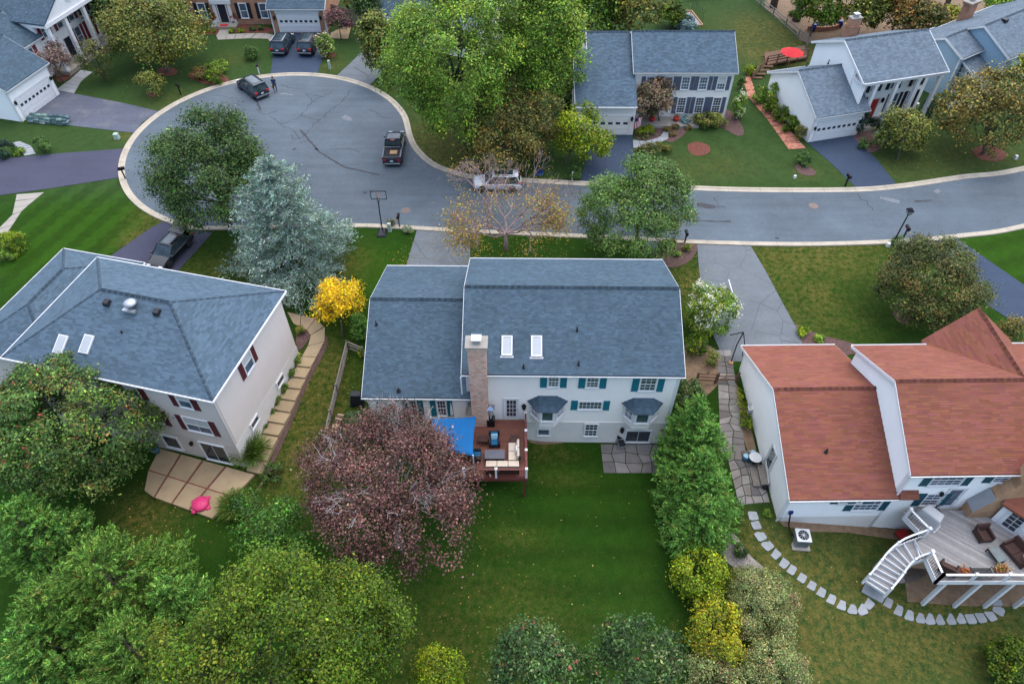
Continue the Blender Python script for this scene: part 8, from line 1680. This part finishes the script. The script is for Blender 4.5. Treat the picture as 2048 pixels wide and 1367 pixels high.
    for s in (-1, 1):
        q = MB(); q.box(.455 * L, s * h * .62 - .18, hd - .32, .485 * L, s * h * .62 + .18, hd - .2); q.build('headlight', 'lamp_clear', r)
        q = MB(); zt = (belt - .1) if kind != 'pickup' else .85; q.box(-.5 * L - .01, min(s * h * .58, s * h * .9), zt - .12, -.47 * L, max(s * h * .58, s * h * .9), zt + .1); q.build('tail_light', 'lamp_red', r)
        q = MB(); q.hexa([(.2 * L, s * (h + .0), belt + .0), (.2 * L + .16, s * (h + .0), belt), (.2 * L + .14, s * (h + .17), belt + .02), (.2 * L + .0, s * (h + .17), belt + .02), (.2 * L, s * h, belt + .12), (.2 * L + .14, s * h, belt + .12), (.2 * L + .1, s * (h + .16), belt + .13), (.2 * L, s * (h + .16), belt + .13)]); q.build('mirror', paint, r)
        if kind == 'suv': q = MB(); q.tube([(xr0 * L + .1, s * wr * .9, zr + .03), (0, s * wr * .92, zr + .05), (xr1 * L - .1, s * wr * .9, zr + .03)], .02, 5); q.build('roof_rail', 'chrome' if paint == 'car_navy' else 'dark_plastic', r)
    q = MB(); q.box(-.5 * L - .025, -.15, .66, -.5 * L + .0, .15, .8); q.build('number_plate', 'plate_white', r)
    q = MB(); q.box(-.505 * L - .04, -h * .86, .36, -.47 * L, h * .86, .52); q.build('rear_bumper', 'chrome' if kind == 'pickup' else 'grey_metal', r, bevel=.02)
    q = MB(); q.box(.47 * L, -h * .75, .3, .508 * L, h * .75, .46); q.build('front_bumper', 'dark_plastic', r, bevel=.02); q = MB(); q.box(.475 * L, -h * .4, .5, .5 * L + .01, h * .4, .64); q.build('grille', 'dark_plastic', r)
    if kind == 'pickup':
        xa, xb = -.485 * L, -.115 * L
        for s in (-1, 1): q = MB(); q.box(xa, min(s * h * .84, s * h * .99), .95, xb, max(s * h * .84, s * h * .99), 1.12); q.build('bed_side', paint, r, bevel=.02)
        q = MB(); q.box(xa - .02, -h * .95, .62, xa + .06, h * .95, 1.12); q.build('tailgate', paint, r, bevel=.02); q = MB(); q.box(xa + .06, -h * .84, 1.0, xb, h * .84, 1.04); q.build('bed_floor', 'dark_interior', r)
        q = MB(); q.box(xb - .06, -h * .9, 1.02, xb, h * .9, 1.2); q.build('bed_front', paint, r); q = MB(); q.beam((xb - .25, -h * .8, 1.16), (xb - .25, h * .8, 1.16), .05, .05); q.build('cargo_bar', 'galvanised', r); q = MB(); q.box(-.2 * L - .9, -.5, 1.04, -.2 * L - .3, .2, 1.12); q.build('cargo', 'wood_tan', r); q = MB(); q.box(xb + .03, -.2, zr - .08, xb + .12, .2, zr - .03); q.build('brake_light', 'lamp_red', r)
    elif kind == 'suv': q = MB(); q.box(xr0 * L - .14, -wr * .9, zr - .05, xr0 * L + .05, wr * .9, zr + .005); q.build('rear_spoiler', paint, r)
    if kind != 'pickup': q = MB(); q.poly([(xr0 * L + .35, -wr * .55, zr + .016), (xr1 * L - .15, -wr * .55, zr + .016), (xr1 * L - .15, wr * .55, zr + .016), (xr0 * L + .35, wr * .55, zr + .016)]); q.build('sunroof', 'car_glass', r)
    if hatch_open:
        m2 = Matrix.Translation((xr0 * L, 0, zr - .04)) @ Matrix.Rotation(math.radians(18), 4, 'Y'); q = MB(); q.box(-1.0, -h * .8, -.03, 0, h * .8, .04); o = q.build('tailgate', paint, r, m2, bevel=.03); q = MB(); q.box(-.6, -h * .66, -.045, -.1, h * .66, -.031); q.build('tailgate_glass', 'car_glass', o)
        for s in (-1, 1): q = MB(); q.box(-1.02, min(s * h * .45, s * h * .75), -.05, -.9, max(s * h * .45, s * h * .75), .05); q.build('tail_light', 'lamp_red', o)
        q = MB(); q.box(-.47 * L - .1, -h * .7, .5, -.46 * L, h * .7, belt + .3); q.build('load_bay', 'dark_interior', r)
    return r
def heading(a, b): A, B = gp(*a), gp(*b); return math.atan2(B.y - A.y, B.x - A.x)
p = gp(508, 186); car('parked_suv', 'black sport utility car at the far kerb of the turning circle', (p.x - .1, p.y + .3, p.z + .015), heading((522, 193), (488, 168)), 4.6, 1.86, 1.66, 'suv', 'car_navy', group='parked cars')
p = gp(568, 96); car('parked_suv', 'left black car on the brick house driveway', (p.x, p.y, p.z + .035), math.radians(86), 4.6, 1.86, 1.65, 'suv', 'car_navy', group='parked cars')
p = gp(621, 96); car('parked_suv', 'right black car on the brick house driveway beside the hydrangea', (p.x, p.y, p.z + .035), math.radians(86), 4.7, 1.86, 1.65, 'suv', 'car_black', group='parked cars')
p = gp(790, 305); car('pickup_truck', 'black pickup truck with open bed at the kerb', (p.x, p.y, p.z + .015), math.radians(91), 5.3, 1.86, 1.78, 'pickup', 'car_navy', 'pickup')
p = gp(995, 374); car('parked_suv', 'white sport utility car behind the bare tree', (p.x, p.y, p.z + .015), math.radians(180), 4.55, 1.82, 1.62, 'suv', 'car_white', group='parked cars')
p = gp(345, 510); car('parked_car', 'black car with open tailgate on the left house driveway', (p.x, p.y, p.z + .035), heading((372, 480), (325, 530)), 4.6, 1.82, 1.42, 'sedan', 'car_black', group='parked cars', hatch_open=True)

# ================================================================== person carrying a paper bag
def skin_mesh(name, verts, edges, radii, mat, parent, lv=2):
    me = bpy.data.meshes.new(name); me.from_pydata(verts, edges, []); me.materials.append(MT[mat]); o = link(name, me, parent)
    sm = o.modifiers.new('skin', 'SKIN'); sm.use_smooth_shade = True
    for i, d in enumerate(me.skin_vertices[0].data):
        rr = radii[i]; d.radius = (rr, rr) if not hasattr(rr, '__len__') else rr
        d.use_root = (i == 0)
    s = o.modifiers.new('sub', 'SUBSURF'); s.levels = lv; s.render_levels = lv; return o
p = gp(552, 184); r = thing('person', 'person in pale blue and navy shirt and jeans carrying a paper bag', 'person', (p.x, p.y, p.z + .015), math.radians(185))
V = [(0, 0, .96), (0, .0, 1.12), (0, 0, 1.32), (0, -.01, 1.46), (0, -.02, 1.54), (0, -.03, 1.64), (0, -.03, 1.73), (-.19, 0, 1.42), (-.25, .04, 1.14), (-.24, -.03, .9), (.19, 0, 1.42), (.25, -.02, 1.14), (.23, -.1, .9), (-.1, 0, .92), (-.11, -.1, .5), (-.11, .0, .09), (-.11, -.14, .04), (.1, 0, .92), (.11, .06, .5), (.11, .26, .14), (.11, .14, .05)]
E_ = [(0, 1), (1, 2), (2, 3), (3, 4), (4, 5), (5, 6), (2, 7), (7, 8), (8, 9), (2, 10), (10, 11), (11, 12), (0, 13), (13, 14), (14, 15), (15, 16), (0, 17), (17, 18), (18, 19), (19, 20)]
R_ = [.13, .12, .14, .07, .055, .09, .075, .06, .045, .032, .06, .045, .032, .085, .055, .04, .035, .085, .055, .04, .035]
skin_mesh('body', V, E_, R_, 'skin', r)
V2 = [V[0], V[1], V[2], (0, -.005, 1.45), V[7], (-.225, .02, 1.24), V[10], (.225, -.01, 1.24)]; skin_mesh('shirt', V2, [(0, 1), (1, 2), (2, 3), (2, 4), (4, 5), (2, 6), (6, 7)], [.145, .138, .158, .085, .078, .065, .078, .065], 'shirt_navy', r)
V2 = [(0, 0, 1.36), (0, -.002, 1.44), (-.17, 0, 1.42), (.17, 0, 1.42)]; skin_mesh('shirt_yoke', V2, [(0, 1), (0, 2), (0, 3)], [.158, .09, .085, .085], 'shirt_sky', r)
V3 = [(0, 0, .97), V[13], V[14], (-.11, 0, .12), V[17], V[18], (.11, .24, .17)]; skin_mesh('trousers', V3, [(0, 1), (1, 2), (2, 3), (0, 4), (4, 5), (5, 6)], [.14, .095, .068, .052, .095, .068, .052], 'denim', r)
for sx, ps in ((-1, [(-.11, .03, .05), (-.11, -.16, .035)]), (1, [(.11, .27, .13), (.11, .15, .03)])): skin_mesh('shoe', [ps[0], ps[1]], [(0, 1)], [.05, .04], 'dark_plastic', r, 1)
for hx, hy in ((-.24, -.03), (.23, -.1)):
    for k in range(5): m = MB(); x = hx + (-.03 + k * .016); L_f = (.05, .075, .082, .078, .06)[k]; yy = hy - (.03 if k == 0 else .0); m.tube([(x, yy, .885), (x, yy - .008, .885 - L_f * .55), (x, yy + .004, .885 - L_f)], [.010, .009, .007], 6); m.build('finger', 'skin', r)
m = MB(); m.lathe([(.02, 1.80), (.07, 1.79), (.098, 1.74), (.1, 1.68), (.06, 1.66)], 14, (0, -.02, 0)); m.build('hair', 'hair_dark', r, smooth=True)
m = MB(); m.lathe([(.012, 0), (.02, .03), (.012, .05)], 8, (0, -.125, 1.65)); m.build('nose', 'skin', r)
for s in (-1, 1): m = MB(); m.lathe([(.008, 0), (.012, .01), (.008, .02)], 8, (s * .033, -.112, 1.675)); m.build('eye', 'dark_interior', r); m = MB(); m.lathe([(.01, 0), (.022, .025), (.012, .05)], 8, (s * .092, -.03, 1.64)); m.build('ear', 'skin', r)
m = MB(); m.box(-.025, -.122, 1.605, .025, -.112, 1.612); m.build('mouth', 'lamp_red', r)
Mp = r.matrix_basis if False else Matrix.Translation(r.location) @ Matrix.Rotation(math.radians(185), 4, 'Z'); q = Mp @ Vector((.25, -.1, .42)); b = thing('paper_bag', 'brown paper bag carried by the person', 'bag', tuple(q), math.radians(185)); sub(b, 'bag_body', 'paper_bag', lambda m: m.box(-.08, -.15, 0, .08, .15, .36)); sub(b, 'handle', 'wood_tan', lambda m: m.tube([(0, -.07, .36), (0, -.04, .45), (0, .04, .45), (0, .07, .36)], .008, 5))

# ================================================================== street furniture
def street_lamp(label, base, lean=(0, 0)):
    q = gp(*base); r = thing('street_lamp', label, 'street lamp', tuple(q), 0, 'street lamps'); tx, ty = lean
    sub(r, 'base', 'black_metal', lambda m: m.lathe([(.14, -.1), (.14, .25), (.08, .35)], 10)); sub(r, 'pole', 'black_metal', lambda m: m.tube([(0, 0, .3), (tx, ty, 3.2)], [.065, .05], 8))
    l = sub(r, 'lantern', 'frosted_glass', lambda m: m.hexa([(tx - .12, ty - .12, 3.25), (tx + .12, ty - .12, 3.25), (tx + .12, ty + .12, 3.25), (tx - .12, ty + .12, 3.25), (tx - .22, ty - .22, 3.62), (tx + .22, ty - .22, 3.62), (tx + .22, ty + .22, 3.62), (tx - .22, ty + .22, 3.62)]))
    sub(l, 'lantern_roof', 'black_metal', lambda m: m.hexa([(tx - .27, ty - .27, 3.62), (tx + .27, ty - .27, 3.62), (tx + .27, ty + .27, 3.62), (tx - .27, ty + .27, 3.62), (tx - .07, ty - .07, 3.86), (tx + .07, ty - .07, 3.86), (tx + .07, ty + .07, 3.86), (tx - .07, ty + .07, 3.86)]))
    def fr(m):
        for sx in (-1, 1):
            for sy in (-1, 1): m.beam((tx + sx * .125, ty + sy * .125, 3.24), (tx + sx * .225, ty + sy * .225, 3.63), .025, .025)
        m.lathe([(.05, 3.15), (.15, 3.22), (.15, 3.26)], 8, (tx, ty, 0))
    sub(l, 'lantern_frame', 'black_metal', fr); return r
street_lamp('black street lamp beside the pickup truck', (937, 343)); street_lamp('black street lamp rising from the round kerb shrub', (1785, 488), (.05, 0))
def mailbox(label, base, rz=0.0, mat='black_metal', post='black_metal', h=1.1):
    q = gp(*base); r = thing('mailbox', label, 'mailbox', tuple(q), rz, 'kerbside mailboxes'); sub(r, 'post', post, lambda m: m.box(-.055, -.055, -.2, .055, .055, h)); sub(r, 'arm', post, lambda m: m.box(-.05, -.3, h - .15, .05, .3, h - .06))
    def bx_(m):
        P = [(-.12, 0), (.12, 0), (.12, .13)] + [(.12 * math.cos(a), .13 + .12 * math.sin(a)) for a in np.radians(np.arange(30, 180, 30))] + [(-.12, .13)]; m.sweep([(x, -.32, h - .06 + z) for x, z in P], (0, .58, 0))
    b = sub(r, 'box', mat, bx_); sub(b, 'door', 'dark_plastic', lambda m: m.box(-.11, -.335, h - .05, .11, -.322, h + .14)); sub(b, 'flag', 'red_paint', lambda m: m.box(.122, -.1, h + .02, .135, .06, h + .1)); return r
mailbox('dark mailbox near the weeping tree', (362, 190), .8); mailbox('dark mailbox on a white post beyond the black sport utility car', (519, 149), .2, post='white_trim'); mailbox('dark mailbox under the largest maple', (757, 175), -.5, h=.9); mailbox('dark mailbox at the left driveway corner', (251, 357), 1.9); mailbox('brown mailbox beside the basketball hoop', (799, 453), PI, post='wood_rail_brown'); mailbox('black mailbox in the mulch bed', (1369, 486), PI); mailbox('black mailbox before the white colonial', (1690, 372), .2); mailbox('black mailbox beside the tilted looking street lamp', (1806, 476), PI)
def util(label, base, s, mat='green_box', name='utility_box', rz=0):
    q = gp(*base); r = thing(name, label, 'utility box', tuple(q), rz); a, b, c = s; sub(r, 'cabinet', mat, lambda m: m.hexa([(-a, -b, -.05), (a, -b, -.05), (a, b, -.05), (-a, b, -.05), (-a * .85, -b * .8, c), (a * .85, -b * .8, c), (a * .85, b * .8, c * 1.08), (-a * .85, b * .8, c * 1.08)]), .02); sub(r, 'lid', mat, lambda m: m.box(-a * .9, -b * .86, c * 1.05, a * .9, b * .86, c * 1.14), .015)
util('pale green utility pedestal on the left kerb lawn', (235, 277), (.25, .25, .5)); util('pale green post beside the basketball hoop', (780, 462), (.16, .16, .75)); util('tall pale utility post near the pale driveway', (660, 138), (.14, .14, .9)); util('small pale box beside the kerb shrub', (1775, 492), (.16, .16, .3), 'white_dirty'); util('small white cover on the lawn of the grey roofed house', (1589, 356), (.13, .13, .25), 'white_dirty'); util('large green utility cabinet in the mailbox bed', (1302, 505), (.6, .45, .75), 'green_box_dark'); util('white box at the right kerb below the autumn tree', (2030, 318), (.15, .15, .35), 'white_dirty'); util('pale post before the dark driveway shrub', (1144, 362), (.07, .07, .9), 'white_dirty')
r = thing('sprinkler', 'blue plastic toy by the far kerb', 'toy', tuple(gp(1079, 349))); sub(r, 'seat', 'cobalt_glaze', lambda m: m.box(-.3, -.2, .2, .3, .2, .45), .05); sub(r, 'base', 'blue_glaze', lambda m: m.box(-.35, -.25, 0, .35, .25, .2), .04)
def manhole(label, q, rad=.36):
    p = gp(*q); r = thing('manhole_cover', label, 'manhole cover', (p.x, p.y, p.z + .013)); sub(r, 'ring', 'iron_cover', lambda m: m.lathe([(rad + .09, -.01), (rad + .09, .012), (rad, .012)], 20)); sub(r, 'lid', 'iron_cover', lambda m: m.lathe([(rad - .02, 0), (rad - .02, .018), (.02, .02)], 20))
manhole('round iron manhole cover near the basketball hoop', (812, 421)); manhole('round iron manhole cover in the right street', (1627, 412))
def hoop(label, base, rz, h=3.05, board='clear_glass', scale=1.0, portable=True, rim='hoop_orange'):
    q = gp(*base); r = thing('basketball_hoop', label, 'basketball hoop', tuple(q), rz); B = 'black_metal'
    if portable: sub(r, 'base', 'dark_plastic', lambda m: m.hexa([(-.45, -.95, 0), (.45, -.95, 0), (.4, .25, 0), (-.4, .25, 0), (-.32, -.8, .2), (.32, -.8, .2), (.25, .18, .2), (-.25, .18, .2)]), .04)
    sub(r, 'pole', B, lambda m: m.tube([(0, 0, 0), (0, .12, 2.0), (0, .35, h)], .05, 8)); sub(r, 'brace', B, lambda m: (m.tube([(-.25, -.6, .2), (0, .05, 1.0)], .018, 5), m.tube([(.25, -.6, .2), (0, .05, 1.0)], .018, 5))) if portable else None
    y = .75; b = sub(r, 'backboard', board, lambda m: m.box(-.65, y, h - .15, .65, y + .03, h + .65))
    sub(b, 'board_frame', B if board == 'clear_glass' else 'white_trim', lambda m: (m.box(-.69, y - .01, h - .19, .69, y + .045, h - .14), m.box(-.69, y - .01, h + .63, .69, y + .045, h + .69), m.box(-.69, y - .01, h - .14, -.64, y + .045, h + .63), m.box(.64, y - .01, h - .14, .69, y + .045, h + .63)))
    sub(b, 'target_square', 'hoop_orange', lambda m: (m.box(-.25, y + .031, h + .08, .25, y + .04, h + .12), m.box(-.25, y + .031, h + .42, .25, y + .04, h + .46), m.box(-.25, y + .031, h + .12, -.21, y + .04, h + .42), m.box(.21, y + .031, h + .12, .25, y + .04, h + .42)))
    sub(r, 'rim', rim, lambda m: m.tube([(.23 * math.cos(a), y + .3 + .23 * math.sin(a), h) for a in np.radians(np.arange(0, 361, 20))], .012, 5)); sub(r, 'board_arm', B, lambda m: (m.beam((-.1, .33, h - .1), (-.1, y, h + .05), .03, .03), m.beam((.1, .33, h - .1), (.1, y, h + .05), .03, .03), m.beam((-.1, .34, h), (-.1, y, h + .35), .03, .03)))
    def net(m):
        for k in range(10): a = k * PI / 5; m.tube([(.23 * math.cos(a), y + .3 + .23 * math.sin(a), h), (.12 * math.cos(a + .3), y + .3 + .12 * math.sin(a + .3), h - .4)], .008, 4)
    o = sub(r, 'net', 'white_trim', net); o['kind'] = 'stuff'
hoop('portable basketball hoop with clear backboard at the kerb', (765, 462), .0); hoop('basketball hoop with white backboard beside the right driveway', (1420, 640), -PI / 2, 3.0, 'shade_cloth', portable=False)
p = gp(1464, 716); r = thing('basketball_hoop', 'black folded hoop frame leaning beside the red roofed house', 'hoop frame', tuple(p)); sub(r, 'pole', 'black_metal', lambda m: m.tube([(-.2, -.5, .1), (.1, .2, 1.2), (.5, .7, 2.1)], .045, 7)); sub(r, 'cross_arm', 'black_metal', lambda m: (m.tube([(.5, .7, 2.1), (-.5, .5, 2.0)], .04, 6), m.tube([(.5, .7, 2.1), (.7, .3, 1.3), (.7, .0, .2)], .035, 6))); sub(r, 'weight', 'wood_tan', lambda m: m.lathe([(.16, 0), (.18, .1), (.1, .16)], 10, (-.2, -.5, 0)))
# flag on the grey roofed house
q = at(1268, 246, 3.4); r = thing('house_flag', 'striped red and white flag at the grey roofed garage', 'flag', (q.x, 65.0, 2.9), 0.0); sub(r, 'staff', 'white_trim', lambda m: m.tube([(-.15, 0, .9), (.1, -.55, 1.55)], .018, 6))
for i in range(9): sub(r, 'stripe', 'flag_red' if i % 2 == 0 else 'flag_white', lambda m: m.hexa([(.1 + i * .0 - .12 + i * .075, -.5 + .03 * math.sin(i), 0.1 + .06 * i), (-.02 + (i + 1) * .075, -.5 + .03 * math.sin(i + 1), .1 + .06 * (i + 1) * .8), (-.02 + (i + 1) * .075, -.48 + .03 * math.sin(i + 1), .1 + .06 * (i + 1) * .8), (-.02 + i * .075, -.48 + .03 * math.sin(i), .1 + .06 * i), (-.02 + i * .075, -.5 + .03 * math.sin(i), 1.4), (-.02 + (i + 1) * .075, -.5 + .03 * math.sin(i + 1), 1.42), (-.02 + (i + 1) * .075, -.48 + .03 * math.sin(i + 1), 1.42), (-.02 + i * .075, -.48 + .03 * math.sin(i), 1.4)]))
sub(r, 'canton', 'flag_blue', lambda m: m.box(-.02, -.515, 1.0, .3, -.505, 1.42))
# bits on the porches
p = at(1828, 213, 2.4); r = thing('porch_chair', 'white chair on the porch of the white colonial', 'chair', tuple(p), math.radians(15)); sub(r, 'seat', 'white_trim', lambda m: m.box(-.3, -.3, .38, .3, .3, .45)); sub(r, 'backrest', 'white_trim', lambda m: m.box(-.3, .26, .45, .3, .32, 1.1))
for sx in (-1, 1):
    for sy in (-1, 1): sub(r, 'leg', 'white_trim', lambda m: m.box(sx * .26 - .03, sy * .26 - .03, 0, sx * .26 + .03, sy * .26 + .03, .38))
p = at(178, 88, 2.5); r = thing('porch_bench', 'white bench on the porch with columns', 'bench', tuple(p), math.radians(75)); sub(r, 'seat', 'white_trim', lambda m: m.box(-.7, -.25, .4, .7, .25, .46)); sub(r, 'backrest', 'white_trim', lambda m: m.box(-.7, .2, .46, .7, .25, 1.0)); [sub(r, 'leg', 'white_trim', lambda m: m.box(s * .6 - .04, -.22, 0, s * .6 + .04, .22, .4)) for s in (-1, 1)]
p = gp(1900, 213); r = thing('utility_cart', 'white and black bins beside the blue house', 'bin', tuple(p)); sub(r, 'bin', 'white_dirty', lambda m: m.hexa([(-.4, -.4, 0), (.5, -.4, 0), (.5, .4, 0), (-.4, .4, 0), (-.5, -.45, .9), (.6, -.45, .9), (.6, .45, .9), (-.5, .45, .9)]), .04); sub(r, 'lid', 'dark_plastic', lambda m: m.box(-.55, -.5, .9, .65, .5, .98))
